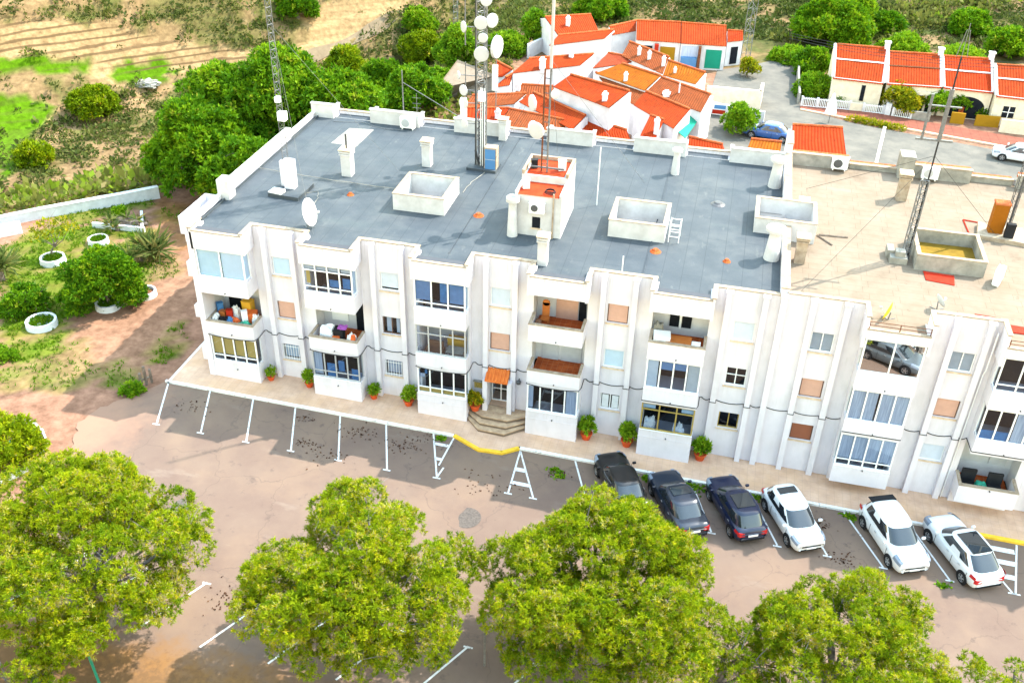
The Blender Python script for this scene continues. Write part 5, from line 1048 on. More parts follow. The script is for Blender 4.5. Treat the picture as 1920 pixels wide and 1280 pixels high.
lump(b4+.5, .7, .45, .35, .35, 1.2, 'white_cloth', 'cloth_bundle', 'white bundle behind the gold framed glazing, at left', 'bundle', 15); lump(b4+2.1, .6, .45, .35, .35, 1.1, 'white_cloth', 'cloth_bundle', 'white bundle behind the gold framed glazing, at right', 'bundle', 18)
for i, (x, y, lb) in enumerate(((X7+.65, .85, 'dark chair at the left of the open ground floor balcony on the right'), (X7+1.95, .8, 'dark chair on the right side of the open ground floor balcony'))):
    t = thing('lounge_chair', lb, 'chair', (x, y, .16)); MB().ob((x, y, .5), .75, .7, .14).build('seat', 'black_matt', t, bevel=.03); MB().ob((x, y+.38, .6), .75, .14, .75).build('backrest', 'black_matt', t, bevel=.03)
    for a in (-.32, .32):
        for c in (-.3, .3): MB().ob((x+a, y+c, .16), .06, .06, .34).build('leg', 'black_matt', t)
lump(X7+1.25, .7, .16, .35, .35, .75, 'green_plastic', 'cushion_heap', 'green cushion between the dark chairs of the ground floor balcony', 'cushion', 21, .08)
crate(1.2+b1*0+7.6, .8, .44, .8, .6, .9, 'blue_cloth', 'covered_bike', 'blue covered box behind the grey ground floor glazing', 'box')
# ================================================================== CARS
def paint(name, c, metal=.0, rough=.3): return mat(name, c, rough, var=.03, scale=1, metal=metal, spec=.4, coat=.35)
paint('white_paint', (.66, .67, .69)); paint('black_paint', (.003, .003, .004)); paint('navy_paint', (.003, .008, .034)); paint('grey_paint', (.012, .018, .032)); paint('silver_paint', (.13, .155, .175), .3); paint('blue_paint', (.02, .07, .22))
mat('tyre_rubber', (.022, .022, .023), .9); mat('rim_metal', (.50, .51, .53), .3, metal=.7); mat('tail_red', (.45, .012, .015), .2, spec=.6); mat('head_clear', (.20, .24, .30), .1, spec=.8)
def car(label, loc, rz, pm, L=4.35, W=1.78, Hc=1.47, cab=(-2.0, -1.55, .25, 1.02), tz=.96, hood=.93, roof=None, front_plate=True, group='cars parked along the kerb', spoiler=False):
    """local +x is forward. cab = (rear base x, rear top x, front top x, front base x)"""
    t = thing('parked_car', label, 'car', loc, group, rz); h = L/2; hw = W/2; xr0, xr1, xf1, xf0 = cab
    def top(x):
        if x < xr0: return tz+(x-xr0)*.05
        if x > xf0: u = (x-xf0)/(h-xf0); return hood-.03*u-.10*u*u*u
        return tz+(hood-tz)*(x-xr0)/(xf0-xr0)
    st_ = [(-h, .76, .42, .70), (-h+.05, .90, .30, .86), (-h+.25, .965, .22, None), (-h+.7, 1, .2, None), (-.5, 1, .2, None), (.4, 1, .2, None), (h-.95, 1, .2, None), (h-.5, .985, .2, None), (h-.2, .93, .22, None), (h-.05, .85, .28, .76), (h, .78, .34, .66)]
    m = MB(); rows = []
    for x, k, zl, zt in st_:
        zt_ = top(x) if zt is None else min(zt, top(x)); w_ = hw*k; d = zt_-zl
        half = [(0, zl), (.84*w_, zl), (.965*w_, zl+.10*d), (1.0*w_, zl+.48*d), (.985*w_, zl+.72*d), (.93*w_, zl+.92*d), (.78*w_, zt_), (.40*w_, zt_+.025), (0, zt_+.035)]
        row = half + [(-y, z) for y, z in half[-2:0:-1]]; rows.append(len(m.v)); m.v += [(x, y, z) for y, z in row]; n = len(row)
    for a, b_ in zip(rows[:-1], rows[1:]):
        for k in range(n): j = (k+1) % n; m.f.append((a+k, a+j, b_+j, b_+k)); m.m.append(0)
    m.f.append(tuple(range(rows[0], rows[0]+n))); m.f.append(tuple(range(rows[-1]+n-1, rows[-1]-1, -1))); m.m += [0, 0]
    body = m.build('body', pm, t, smooth=True, off=False); sd = body.modifiers.new('s', 'SUBSURF'); sd.levels = 1; sd.render_levels = 2
    # cabin
    zb = min(tz, hood)-.06; yb, yt = hw*.925, hw*.765
    def xr(f): return xr0+(xr1-xr0)*f
    def xf(f): return xf0+(xf1-xf0)*f
    def yy(f): return yb+(yt-yb)*f
    def zz(f): return zb+(Hc-zb)*f
    NP = 56; ang = [2*math.pi*(k+.5)/NP for k in range(NP)]; fs = [(0, 0), (.13, 0), (.5, -.012), (.86, 0), (.94, .02), (.985, .07), (1.01, .16)]
    def cpt(f, ins, k):
        a, b_ = xr(f)+ins*1.5, xf(f)-ins*1.5; cx_, hx_ = (a+b_)/2, (b_-a)/2; y = yy(f)-ins; c, n_ = math.cos(ang[k]), math.sin(ang[k]); e = 2/4.2
        return (cx_+hx_*math.copysign(abs(c)**e, c)+.10*(1-abs(n_)**2)*(1 if c > 0 else -.6)*(1 if f < .95 else .4), y*math.copysign(abs(n_)**e, n_), zz(f)+(.02*math.cos(ang[k]*1)**2 if f > .9 else 0))
    G_ = [[cpt(f, ins, k) for k in range(NP)] for f, ins in fs]; midx = (xr(.5)+xf(.5))/2-.05
    pieces = {'cabin': MB(), 'windscreen': MB(), 'rear_window': MB()}; side = {}
    for i in range(len(fs)-1):
        for k in range(NP):
            j = (k+1) % NP; P = [G_[i][k], G_[i][j], G_[i+1][j], G_[i+1][k]]; c = np.mean(P, 0); u = abs(c[1])/yy((fs[i][0]+fs[i+1][0])/2); w_ = 'cabin'
            f_ = (fs[i][0]+fs[i+1][0])/2
            if 1 <= i <= 2:
                if c[0] > xf(f_)-.30 and u < .86: w_ = 'windscreen'
                elif c[0] < xr(f_)+.26 and u < .84: w_ = 'rear_window'
                elif u > .93 and xr(f_)+.30 < c[0] < xf(f_)-.26 and abs(c[0]-midx) > .05: w_ = ('side', c[1] > 0, c[0] > midx)
            if isinstance(w_, tuple): side.setdefault(w_, MB()).q(P)
            else: pieces[w_].q(P)
    tp = [G_[-1][k] for k in range(NP)]; cxm = (xr(1)+xf(1))/2
    for k in range(NP): j = (k+1) % NP; pieces['cabin'].q([tp[k], tp[j], (cxm, 0, Hc+.04)])
    def weld(mb):
        d_ = {}; v = []; F = []
        for f in mb.f:
            q_ = []
            for idx in f:
                key = tuple(round(x_, 4) for x_ in mb.v[idx])
                if key not in d_: d_[key] = len(v); v.append(mb.v[idx])
                q_.append(d_[key])
            F.append(tuple(q_))
        mb.v, mb.f = v, F; return mb
    weld(pieces['cabin']).build('cabin', pm, t, smooth=True, off=False)
    for nm in ('windscreen', 'rear_window'): weld(pieces[nm]).build(nm, 'car_glass', t, smooth=True, off=False)
    for mb_ in side.values(): weld(mb_).build('side_window', 'car_glass', t, smooth=True, off=False)
    for s in (-1, 1):
        mid = midx
        mm = MB().ob((xf0-.32, s*(hw+.09), zb+.10), .12, .20, .13); mm.build('wing_mirror', pm, t, off=False, bevel=.03)
        def sh(x, k, j):                                             # point on the body's shoulder
            zt_ = top(x); d = zt_-.2; w_ = hw*k; y, z = ((.985*w_, .2+.70*d), (.94*w_, .2+.90*d), (.80*w_, zt_+.005), (.56*w_, zt_+.012))[j]; return (x, s*(y+.012), z+.008)
        hl = MB()
        for (xa, ka), (xb, kb) in (((h-.62, .985), (h-.40, .97)), ((h-.40, .97), (h-.20, .93)), ((h-.20, .93), (h-.06, .865))):
            for j in ((0, 1) if xa < h-.5 else (0, 1, 2) if xa > h-.3 else (0, 1)): hl.q([sh(xa, ka, j), sh(xb, kb, j), sh(xb, kb, j+1), sh(xa, ka, j+1)])
        hl.build('headlight', 'head_clear', t, off=False)
        tl = MB(); 
        for (xa, ka), (xb, kb) in (((-h+.40, .985), (-h+.22, .96)), ((-h+.22, .96), (-h+.05, .905))): tl.q([sh(xa, ka, 0), sh(xb, kb, 0), sh(xb, kb, 1), sh(xa, ka, 1)])
        tl.hexa([(-h+.09, s*hw*.90, .62), (-h-.012, s*hw*.80, .62), (-h-.014, s*hw*.50, .64), (-h+.09, s*hw*.50, .64)], [(-h+.12, s*hw*.88, .84), (-h+.028, s*hw*.80, .84), (-h+.028, s*hw*.50, .80), (-h+.12, s*hw*.50, .80)])
        tl.build('tail_light', 'tail_red', t, off=False)
        for hx in (mid-.62, mid+.32): MB().bx(hx, hx+.16, *(sorted((s*(hw-.004), s*(hw+.016)))), .80, .83).build('door_handle', 'rim_metal', t, off=False)
        for wx in (-h+.80, h-.86):
            MB().lathe([(.39, 0), (.39, .012), (.001, .013)], (wx, s*(hw-.012), .33), 20, axis=(0, s, 0)).build('wheel_arch', 'black_matt', t, off=False)
            c = (wx, s*(hw-.19), .32); wl = MB().lathe([(.20, 0), (.30, 0), (.32, .03), (.32, .18), (.30, .212), (.215, .215), (.215, .15)], c, 22, axis=(0, s, 0)).build('wheel', 'tyre_rubber', t, off=False, smooth=True)
            rm = MB().lathe([(.216, .17), (.216, .206), (.195, .210), (.19, .18)], c, 20, axis=(0, s, 0))
            for q in range(5):
                a = q*2*math.pi/5+.3; d = Vector((math.cos(a), 0, math.sin(a))); p_ = Vector((-math.sin(a), 0, math.cos(a))); o_ = Vector(c)+Vector((0, s*.205, 0))
                rm.q([o_+p_*.05, o_+d*.2+p_*.028, o_+d*.2-p_*.028, o_-p_*.05])
            rm.build('rim', 'rim_metal', wl, off=False)
    MB().hexa([(h-.10, -.62, .52), (h+.012, -.52, .52), (h+.012, .52, .52), (h-.10, .62, .52)], [(h-.12, -.55, .70), (h-.015, -.46, .70), (h-.015, .46, .70), (h-.12, .55, .70)]).hexa([(h-.10, -.68, .30), (h+.0, -.56, .30), (h+.0, .56, .30), (h-.10, .68, .30)], [(h-.08, -.66, .40), (h+.014, -.54, .40), (h+.014, .54, .40), (h-.08, .66, .40)]).build('grille', 'black_matt', t, off=False)
    MB().bx(h-.01, h+.03, -.26, .26, .405, .515).build('number_plate', 'white_frame', t, off=False); MB().bx(-h-.03, -h+.02, -.26, .26, .56, .67).build('number_plate', 'white_frame', t, off=False)
    sm_ = MB()
    for s in (-1, 1):
        for xs in ((xr1+xf1)/2-.05, xf0-.22, xr0+.42): sm_.bx(xs, xs+.018, *(sorted((s*(hw-.01), s*(hw+.004)))), .34, .86)
    sm_.build('door_seam', 'black_matt', t, off=False)
    MB().bx(-h-.02, -h+.1, -hw*.72, hw*.72, .30, .42).build('bumper', 'black_matt', t, off=False)
    if roof:
        a, b_ = roof; zt = Hc+.062; y = yt-.20
        MB().bx(a, b_, -y, y, Hc-.01, zt).build('sunroof', 'car_glass', t, off=False)
    if spoiler: MB().hexa([(xr1-.30, -yt+.05, Hc-.07), (xr1+.15, -yt+.05, Hc-.03), (xr1+.15, yt-.05, Hc-.03), (xr1-.30, yt-.05, Hc-.07)], [(xr1-.28, -yt+.06, Hc-.02), (xr1+.15, -yt+.06, Hc+.02), (xr1+.15, yt-.06, Hc+.02), (xr1-.28, yt-.06, Hc-.02)]).build('spoiler', 'black_matt', t, off=False)
    return t
def G(x, y): return (x, y, float(zg(x)))
AN = R(-65)
SED = dict(L=4.6, W=1.82, Hc=1.45, cab=(-1.80, -1.0, .25, 1.20), tz=.97, hood=.92)
HAT = dict(L=4.25, W=1.80, Hc=1.50, cab=(-2.0, -1.45, .15, 1.25), tz=.96, hood=.93)
SUV = dict(L=4.4, W=1.88, Hc=1.66, cab=(-2.08, -1.6, .20, 1.18), tz=1.08, hood=1.03)
car('black saloon mostly hidden behind the big pine at the left end of the parked cars', G(24.95, -3.1), R(117), 'black_paint', **SED)
car('dark grey saloon parked nose to the kerb between the black car and the navy estate', G(28.0, -3.75), R(118), 'grey_paint', roof=(-.45, .15), **SED)
car('navy blue estate car with a glass roof parked nose to the kerb', G(30.95, -3.25), R(116), 'navy_paint', roof=(-1.1, -.1), **{**HAT, 'L': 4.4})
car('white hatchback parked with its bonnet outwards next to the navy estate', G(33.85, -3.2), R(-64), 'white_paint', roof=(-1.2, -.75), **HAT)
car('tall white sport utility car with a black rear spoiler parked bonnet outwards', G(38.85, -3.2), R(-67), 'white_paint', spoiler=True, **SUV)
car('white coupe with a black glass roof parked nose to the kerb at the right end', G(42.15, -3.2), R(116), 'white_paint', roof=(-1.25, .1), **{**SUV, 'L': 4.55, 'Hc': 1.60, 'cab': (-2.1, -1.1, .25, 1.15)})
car('silver car mirrored in the big top floor window of the beige roofed block', G(40.15, -14.0), R(28), 'silver_paint', group='cars out in the car park', **HAT)

# ================================================================== TREES
def limb_tree(t, base, tips, r0, seed, m='bark', fork=.45):
    rg_ = random.Random(seed); mb = MB(); b = Vector(base); top = Vector((sum(p[0] for p in tips)/len(tips), sum(p[1] for p in tips)/len(tips), b.z+(max(p[2] for p in tips)-b.z)*fork))
    mb.tube([b, b*.5+top*.5+Vector((rg_.uniform(-.2, .2), rg_.uniform(-.2, .2), 0)), top], [r0, r0*.8, r0*.65], 8)
    for p in tips:
        p = Vector(p); s = b.lerp(top, rg_.uniform(.7, 1.0)); mid = s.lerp(p, .5)+Vector((rg_.uniform(-.3, .3), rg_.uniform(-.3, .3), -.1)); mb.tube([s, mid, p], [r0*.45, r0*.28, r0*.10], 5)
        for k in range(5):
            d = Vector((rg_.gauss(0, 1), rg_.gauss(0, 1), rg_.gauss(.2, .6))).normalized()*rg_.uniform(.7, 1.4); q_ = mid.lerp(p, rg_.uniform(.2, 1)); mb.tube([q_, q_+d*.5+Vector((0, 0, .08)), q_+d], [r0*.10, r0*.07, r0*.03], 4, cap=False)
    return mb.build('trunk', m, t)
def pine(label, x, y, rx, ry, ztop, seed, nl=60, dens=8.5, leaf='pine_leaf', zlow=.8, group='umbrella pines in front of the car park'):
    rng = np.random.default_rng(seed); zb = float(zg(x)); t = thing('pine_tree', label, 'tree', (x, y, zb), group); lobes = []; k = 0
    cz = zb+(zlow+ztop)/2; rz = (ztop-zlow)/2-.8
    while len(lobes) < nl and k < 6000:
        k += 1; d = norm(rng.normal(0, 1, 3)); q = rng.uniform(.80, 1.0) if rng.random() < .8 else rng.uniform(.3, .8)
        if d[2] < -.75: continue
        lr = rng.uniform(.60, 1.30)*min(rx, 4.8)/4.8; az = math.atan2(d[1], d[0]); wob = 1+.11*math.sin(3*az+seed)+.08*math.sin(5*az+2*seed)+.06*math.sin(4*d[2]+seed)
        p = np.array([x+rx*q*d[0]*wob, y+ry*q*d[1]*wob, cz+rz*q*d[2]])
        if any(np.sum((p-c)**2) < (lr*.72)**2 for c, _ in lobes): continue
        lobes.append((p, (lr, lr, lr*.8)))
    V, T = crown(lobes, dens*1.5, 9, .150, .0145, rng, .70, .45, .12, tintb=.54, tintv=.30, dead=.05, puff=.15)
    link('crown', fast_mesh('crown', V, 4, leaf, T), t); limb_tree(t, (x, y, zb), [l[0] for l in lobes[::2]], .28, seed, 'grey_bark', .45); return t
for px, py, rx, ry, zt, zl, sd, nl, lb in ((168, 1038, 4.5, 4.3, 7.9, 1.0, 1, 62, 'broad yellow green pine at the lower left, first in the front row'), (674, 1085, 4.2, 4.1, 8.2, .6, 2, 62, 'second pine of the front row, standing left of centre before the car park'), (1135, 1096, 4.6, 4.2, 7.9, .6, 3, 64, 'third pine of the front row, hiding the noses of the black cars'), (1600, 1215, 3.9, 3.8, 6.9, .6, 4, 52, 'low pine at the bottom right beneath the white cars'), (1372, 1235, 1.7, 1.9, 5.0, .6, 6, 16, 'small dark pine squeezed between the third and the bottom right pines'), (1920, 1300, 2.0, 2.0, 5.6, 1.0, 7, 18, 'pine tip in the bottom right corner'), (20, 1255, 2.2, 1.8, 4.6, .6, 8, 18, 'scrubby pine in the bottom left corner beneath the broad pine')):
    p = at(px, py, (zt+zl)/2); pine(lb, float(p[0]), float(p[1]), rx, ry, zt, sd, nl, zlow=zl)
def bush(name, label, cat, c, lobes, leaf, seed, dens=22, n=6, ln=.24, wd=.06, spread=.7, lift=.4, group=None, trunk=True, tintb=.5, r0=.12, tv=.22, puff=0):
    rng = np.random.default_rng(seed); t = thing(name, label, cat, c, group); V, T = crown(lobes, dens, n, ln, wd, rng, spread, lift, .2, tintb=tintb, tintv=tv, puff=puff)
    link('crown' if trunk else 'foliage', fast_mesh('crown', V, 4, leaf, T), t)
    if trunk: limb_tree(t, c, [l[0] for l in lobes], r0, seed)
    return t
def dome(x, y, z, rx, rz, n, lr, rng, ry=None, lo=.1):
    L = []; ry = ry or rx
    for i in range(n):
        a = rng.uniform(0, 2*math.pi); u = rng.uniform(lo, 1); s = math.sqrt(max(0, 1-u*u)); L.append(((x+rx*s*math.cos(a)*.85, y+ry*s*math.sin(a)*.85, z+rz*u*.85), (lr*rng.uniform(.8, 1.25),)*2+(lr*.85,)))
    L.append(((x, y, z+rz*.35), (rx*.7, ry*.7, rz*.5))); return L
rng = np.random.default_rng(11)
def Hz(x, y): return float(H(x, y))
# yellow green tree with a white kerb at the left edge
x, y = (float(q_) for q_ in at(-8, 822, 1.9)[:2])
bush('yellow_tree', 'yellow green round tree at the left edge above the broad pine', 'tree', (x, y, .35), dome(x, y, .7, 1.75, 2.2, 16, .66, rng), 'pine_leaf', 41, 11, 4, .24, .04, puff=.18)
q = MB(); a = [(x-1.5+3.3*math.cos(p), y+.4+2.9*math.sin(p)) for p in np.linspace(-2.6, 1.4, 16)]
for p, c in zip(a, a[1:]): q.prism([p, c, (c[0]*.96+x*.04, c[1]*.96+y*.04), (p[0]*.96+x*.04, p[1]*.96+y*.04)], .1, .62)
tag(recentre(q.build('planter_ring', 'white_band')), 'curved white kerb round the yellow green tree at the left edge', 'planter')
# the evergreen mass behind the left end of the block
def big(label, x, y, rx, h, n, lr, seed, leaf='dark_leaf', z0=None, dens=6, ln=.34, wd=.075, g='evergreens behind the left end of the block', tb=.38, ry=None):
    r_ = np.random.default_rng(seed); z = Hz(x, y) if z0 is None else z0
    return bush('evergreen_tree', label, 'tree', (x, y, z), dome(x, y, z+h*.22, rx, h*.78, n, lr, r_, ry, .0), leaf, seed, dens*.55, 4, ln, wd, .7, .4, g, True, tb, .3, puff=.32)
big('dense evergreen at the left corner of the block, nearest the white wall', -12.6, 22.8, 3.8, 8.0, 34, 1.15, 51); big('rounded evergreen leaning over the left parapet', -7.2, 19.8, 2.9, 7.2, 26, 1.0, 52)
big('tall evergreen in the middle of the mass behind the left parapet', -8.8, 29.2, 4.3, 11.0, 40, 1.3, 53); big('tall evergreen left of the radio mast', -14.2, 29.0, 3.7, 9.2, 34, 1.15, 54)
big('evergreen behind the rear left corner of the grey roof', -3.2, 29.0, 3.9, 9.6, 36, 1.2, 55); big('darker evergreen in the gap beside the left parapet', -4.2, 24.0, 2.6, 5.6, 20, 1.0, 56, tb=.25)
for px, py, rx, h, lb, lf, tb in ((655, 150, 3.6, 6.5, 'grey green tree behind the rear left corner, before the dirt road', 'pine_leaf', .35), (720, 170, 3.8, 6.0, 'dark tree behind the rear parapet left of the thin aerial pole', 'dark_leaf', .4), (785, 195, 3.6, 5.5, 'dark tree behind the rear parapet right of the thin aerial pole', 'dark_leaf', .4), (790, 105, 3.4, 6.0, 'grey green tree on the slope left of the telecom tower', 'pine_leaf', .25), (858, 112, 2.9, 6.2, 'bright green tree just left of the telecom tower', 'fresh_leaf', .45), (785, 45, 2.8, 4.2, 'round dark green tree at the bend of the dirt road', 'dark_leaf', .62), (180, 205, 3.3, 4.6, 'olive tree standing alone on the left slope above the green field', 'pine_leaf', .3), (70, 290, 2.2, 2.6, 'small green tree on the edge of the green field', 'pine_leaf', .4), (1005, 70, 2.2, 5.2, 'slim bright tree left of the orange roofed cluster', 'fresh_leaf', .4), (620, 215, 3.0, 4.8, 'low evergreen tucked behind the rear left roof corner', 'dark_leaf', .5), (560, 20, 3.2, 5, 'dark tree cut by the top edge of the photo, behind the left mast', 'dark_leaf', .3), (830, 155, 2.0, 3.0, 'bright bush at the foot of the telecom tower trees', 'fresh_leaf', .5), (950, 82, 2.4, 2.4, 'low bright shrub right of the telecom tower dishes', 'fresh_leaf', .5)):
    p = hit(px, py+18); big(lb, p[0], p[1], rx*.72, h*.8, 18, rx*.27, int(px+py), lf, g='trees on the slope behind the block', tb=tb, dens=11, z0=p[2], ln=.36, wd=.085)
for px, py, rx, h, lb, tb in ((1555, 60, 5.6, 6.5, 'broad weeping tree behind the courtyard road', .5), (1590, 25, 3.4, 7.2, 'tall bright tree at the top edge behind the weeping tree', .6), (1520, 118, 2.3, 3.6, 'upper dark tree left of the orange roofed row', .45), (1524, 160, 2.2, 3.2, 'lower dark tree left of the orange roofed row', .55), (1690, 85, 3.4, 2.6, 'spreading bright shrub behind the first house of the row', .6), (1125, 12, 4.0, 4, 'tree clump at the top edge above the cluster', .45), (1885, 85, 3.2, 4, 'tree behind the right end of the row', .4), (1480, 95, 2.6, 1.5, 'low bright hedge at the head of the courtyard road', .6), (1800, 100, 3.4, 1.7, 'bright hedge behind the third house of the row', .65), (1815, 40, 3.0, 3.2, 'green bush high on the right hillside', .4), (1660, 40, 2.5, 2.8, 'green bush on the hillside right of the weeping tree', .35)):
    p = hit(px, py+22); big(lb, p[0], p[1], rx*.70, h*.72, 20, rx*.25, int(px+py), 'fresh_leaf' if tb > .5 else 'dark_leaf', g='trees around the orange roofed row', tb=tb, dens=11, z0=p[2], ln=.36, wd=.085)
# hillside scrub: far too many to count
def scrub():
    rng = np.random.default_rng(77); Ls = []; N_ = 70000
    X = rng.uniform(-95, 110, N_); Y = rng.uniform(12, 165, N_); s = (X+25.2)*-.70+(Y-13.9)*.715
    keep = ((s > 1.0) & (X < -4)) | (Y > 80) | ((X < 3) & (Y > 40))
    hz = H(X, Y); rel = np.stack([X, Y, hz], 1)-CAM; dz = rel@FWD; u = 960+FOC*(rel@RGT)/dz; v = 640-FOC*(rel@UPV)/dz
    keep &= (u > -200) & (u < 2120) & (v > -200) & (v < 430)
    f = fbm(X*.16, Y*.16); f2 = fbm(X*.6+40, Y*.6); keep &= (f2 > np.where((Y > 72) & (X > 8), .33, .40)+.10*(rng.random(N_)-.5)) | (rng.random(N_) < .15)
    for poly, pr in (([(0, 40), (250, 60), (560, 105), (540, 135), (190, 122), (0, 112)], .012), ([(560, 20), (640, 0), (770, 0), (690, 62), (600, 118), (540, 118)], .015), ([(0, 116), (185, 123), (345, 152), (215, 166), (0, 140)], .006), ([(0, 186), (108, 205), (60, 250), (32, 285), (0, 310)], .006)):
        keep &= ~(inside(wpoly(poly), X, Y) & (rng.random(N_) > pr))
    m = inside(np.array([hit(a, c)[:2] for a, c in [(1190, 270), (1180, 30), (1480, 85), (1560, 75), (1930, 110), (2100, 380)]]), X, Y); keep &= ~m
    X, Y, hz, f2, s = X[keep], Y[keep], hz[keep], f2[keep], s[keep]; k = len(X); r = rng.lognormal(-.85, .45, k).clip(.15, 1.3)*np.where((s > 1) & (s < 9), 1.5, 1)
    tone = np.clip(.35+rng.normal(0, .15, k)+np.where((s > 1) & (s < 8), .45, 0)+np.where((Y > 72) & (X > 8), .10*rng.random(k)-.22, 0), 0, .93)
    P = []; A = []; T = []; Rr = []
    for j in range(16):
        d = norm(rng.normal(0, 1, (k, 3))); d[:, 2] = np.abs(d[:, 2]); P.append(np.stack([X, Y, hz+.05], 1)+d*r[:, None]*np.array([1, 1, .75])*rng.uniform(.6, 1.0, (k, 1))); A.append(norm(d+rng.normal(0, .4, (k, 3)))); T.append(tone); Rr.append(r)
    P = np.concatenate(P); A = np.concatenate(A); T = np.concatenate(T); Rr = np.concatenate(Rr)[:, None]
    S = norm(np.cross(A, rng.normal(0, 1, A.shape))); ln = Rr*.5+.10; wd = Rr*.16+.03
    V = np.stack([P, P+A*ln*.5+S*wd, P+A*ln, P+A*ln*.5-S*wd], 1).reshape(-1, 3)
    o = bpy.data.objects.new('hillside_scrub', fast_mesh('hillside_scrub', V, 4, 'scrub_leaf', np.clip(T+rng.normal(0, .1, len(T)), 0, 1))); C.objects.link(o); o['kind'] = 'stuff'
scrub()

# ================================================================== GARDEN
def ring(x, y, r, label, h=.42, grass=True, soil='fresh'):
    z = Hz(x, y); t = thing('planter_ring', label, 'planter', (x, y, z), 'round white planters in the garden'); MB().lathe([(r*1.05, -.05), (r, h), (r*.84, h), (r*.80, h*.55), (.001, h*.55)], (x, y, z), 22).build('ring', 'white_band', t)
    if grass:
        rng = np.random.default_rng(int(abs(x*100))); a = rng.uniform(0, 6.28, 160); q = np.sqrt(rng.random(160))*r*.78; P = np.stack([x+q*np.cos(a), y+q*np.sin(a), np.full(160, z+h*.5)], 1)
        V, T = blades(P, np.tile([0, 0, 1.0], (160, 1)), 5, .28, .03, .5, rng, rng.random(160)*.7); link('grass', fast_mesh('grass', V, 4, 'grass_blade', T), t)
    else: MB().lathe([(r*.8, h*.56), (.001, h*.62)], (x, y, z), 16).build('soil', 'rusty_iron', t)
def gp(px, py): p = hit(px, py); return float(p[0]), float(p[1])
for px, py, r, lb, g in ((80, 612, .95, 'white planter ring full of grass nearest the left edge of the garden', 1), (205, 580, .8, 'white planter ring under the round bush', 1), (274, 556, .72, 'white planter ring with bare soil right of the round bush', 0), (101, 494, .85, 'white planter ring round the small bare tree', 1), (186, 458, .72, 'white planter ring of grass below the triangular bed', 1)):
    ring(*gp(px, py), r, lb, grass=g)
x, y = gp(205, 578); z = Hz(x, y)
bush('round_bush', 'large dense round green bush growing from a white planter ring', 'bush', (x, y, z), dome(x-.3, y+.1, z+1.0, 2.25, 2.9, 22, .78, rng, lo=-.15), 'dark_leaf', 61, 13, 4, .20, .045, .6, .4, tintb=.30, tv=.26, puff=.16)
x, y = gp(52, 588); z = Hz(x, y)
bush('round_bush', 'dark round bush at the left of the garden', 'bush', (x, y, z), dome(x, y, z+.2, 1.25, 1.45, 16, .45, rng), 'dark_leaf', 62, 16, 4, .20, .045, .6, .4, tintb=.16, puff=.15)
def yucca(label, px, py, n, ln, seed, h=.5):
    x, y = gp(px, py); z = Hz(x, y); rng = np.random.default_rng(seed); t = thing('yucca', label, 'yucca', (x, y, z)); MB().tube([(x, y, z), (x, y, z+h)], [.2, .14], 8).build('stem', 'bark', t)
    heads = [(x+rng.normal(0, .5), y+rng.normal(0, .5), z+h+rng.uniform(0, .5)) for _ in range(6)]; P = np.repeat(np.array(heads), n//6, 0); A = norm(rng.normal(0, 1, P.shape)*np.array([1, 1, .6])+np.array([0, 0, .55]))
    V, T = blades(P, A, 1, ln, .075, .05, rng, rng.random(len(P))*.95, .2); link('leaves', fast_mesh('leaves', V, 4, 'yucca_leaf', T), t)
yucca('spiky grey green yucca beside the triangular bed', 268, 488, 330, 1.55, 63); yucca('spiky yucca at the left edge behind the dark round bush', 6, 528, 240, 1.5, 64, .9); yucca('small palm like plant in the triangular bed', 222, 436, 90, .75, 65, .5)
x, y = gp(99, 489); z = Hz(x, y); L = [((x+a, y+c, z+e), (.55, .5, .32)) for a, c, e in ((-.7, .2, 2.2), (.0, .4, 2.6), (.8, -.1, 2.1), (1.6, .6, 2.4), (-.2, -.5, 1.9), (1.0, .8, 2.7))]
bush('young_tree', 'small thin tree with sparse yellow leaves in a white ring', 'tree', (x, y, z), L, 'yellow_leaf', 66, 16, 4, .2, .045, .7, .3, r0=.10)
x, y = gp(10, 672); z = Hz(x, y); bush('small_bush', 'small green shrub cut by the left edge of the photo', 'bush', (x, y, z), dome(x, y, z, .6, .7, 6, .3, rng), 'fresh_leaf', 67, 40, 6, .18, .04, trunk=False)
t_ = [gp(172, 428), gp(268, 440), gp(276, 408), gp(262, 408), gp(255, 405)]
q = MB(); tri = [gp(174, 428), gp(272, 441), gp(270, 407)]
for a, c in ((tri[0], tri[1]), (tri[1], tri[2])):
    d = Vector((c[0]-a[0], c[1]-a[1])).normalized(); n = Vector((-d.y, d.x))*.2; q.prism([a, c, (c[0]+n.x, c[1]+n.y), (a[0]+n.x, a[1]+n.y)], lambda x, y: Hz(x, y)-.2, lambda x, y: Hz(x, y)+.4)
tag(recentre(q.build('planter_bed', 'white_band')), 'triangular white edged flower bed in the garden', 'planter')
p = gp(240, 425); s_ = lump(p[0], p[1], Hz(*p), 1.5, .45, .5, 'bark', 'rock_heap', 'brown rocks heaped in the triangular bed', 'rocks', 71, .3)
p = gp(228, 415); x, y = p; z = Hz(x, y); bush('small_bush', 'dark little shrub behind the rocks of the triangular bed', 'bush', (x, y, z), dome(x, y, z+.3, .4, .8, 6, .25, rng), 'dark_leaf', 72, 45, 6, .18, .04, trunk=False)
a, c = gp(-20, 452), gp(44, 440); d = Vector((c[0]-a[0], c[1]-a[1], 0)); L_ = d.length; d.normalize(); n = Vector((-d.y, d.x, 0)); z = Hz(*a)
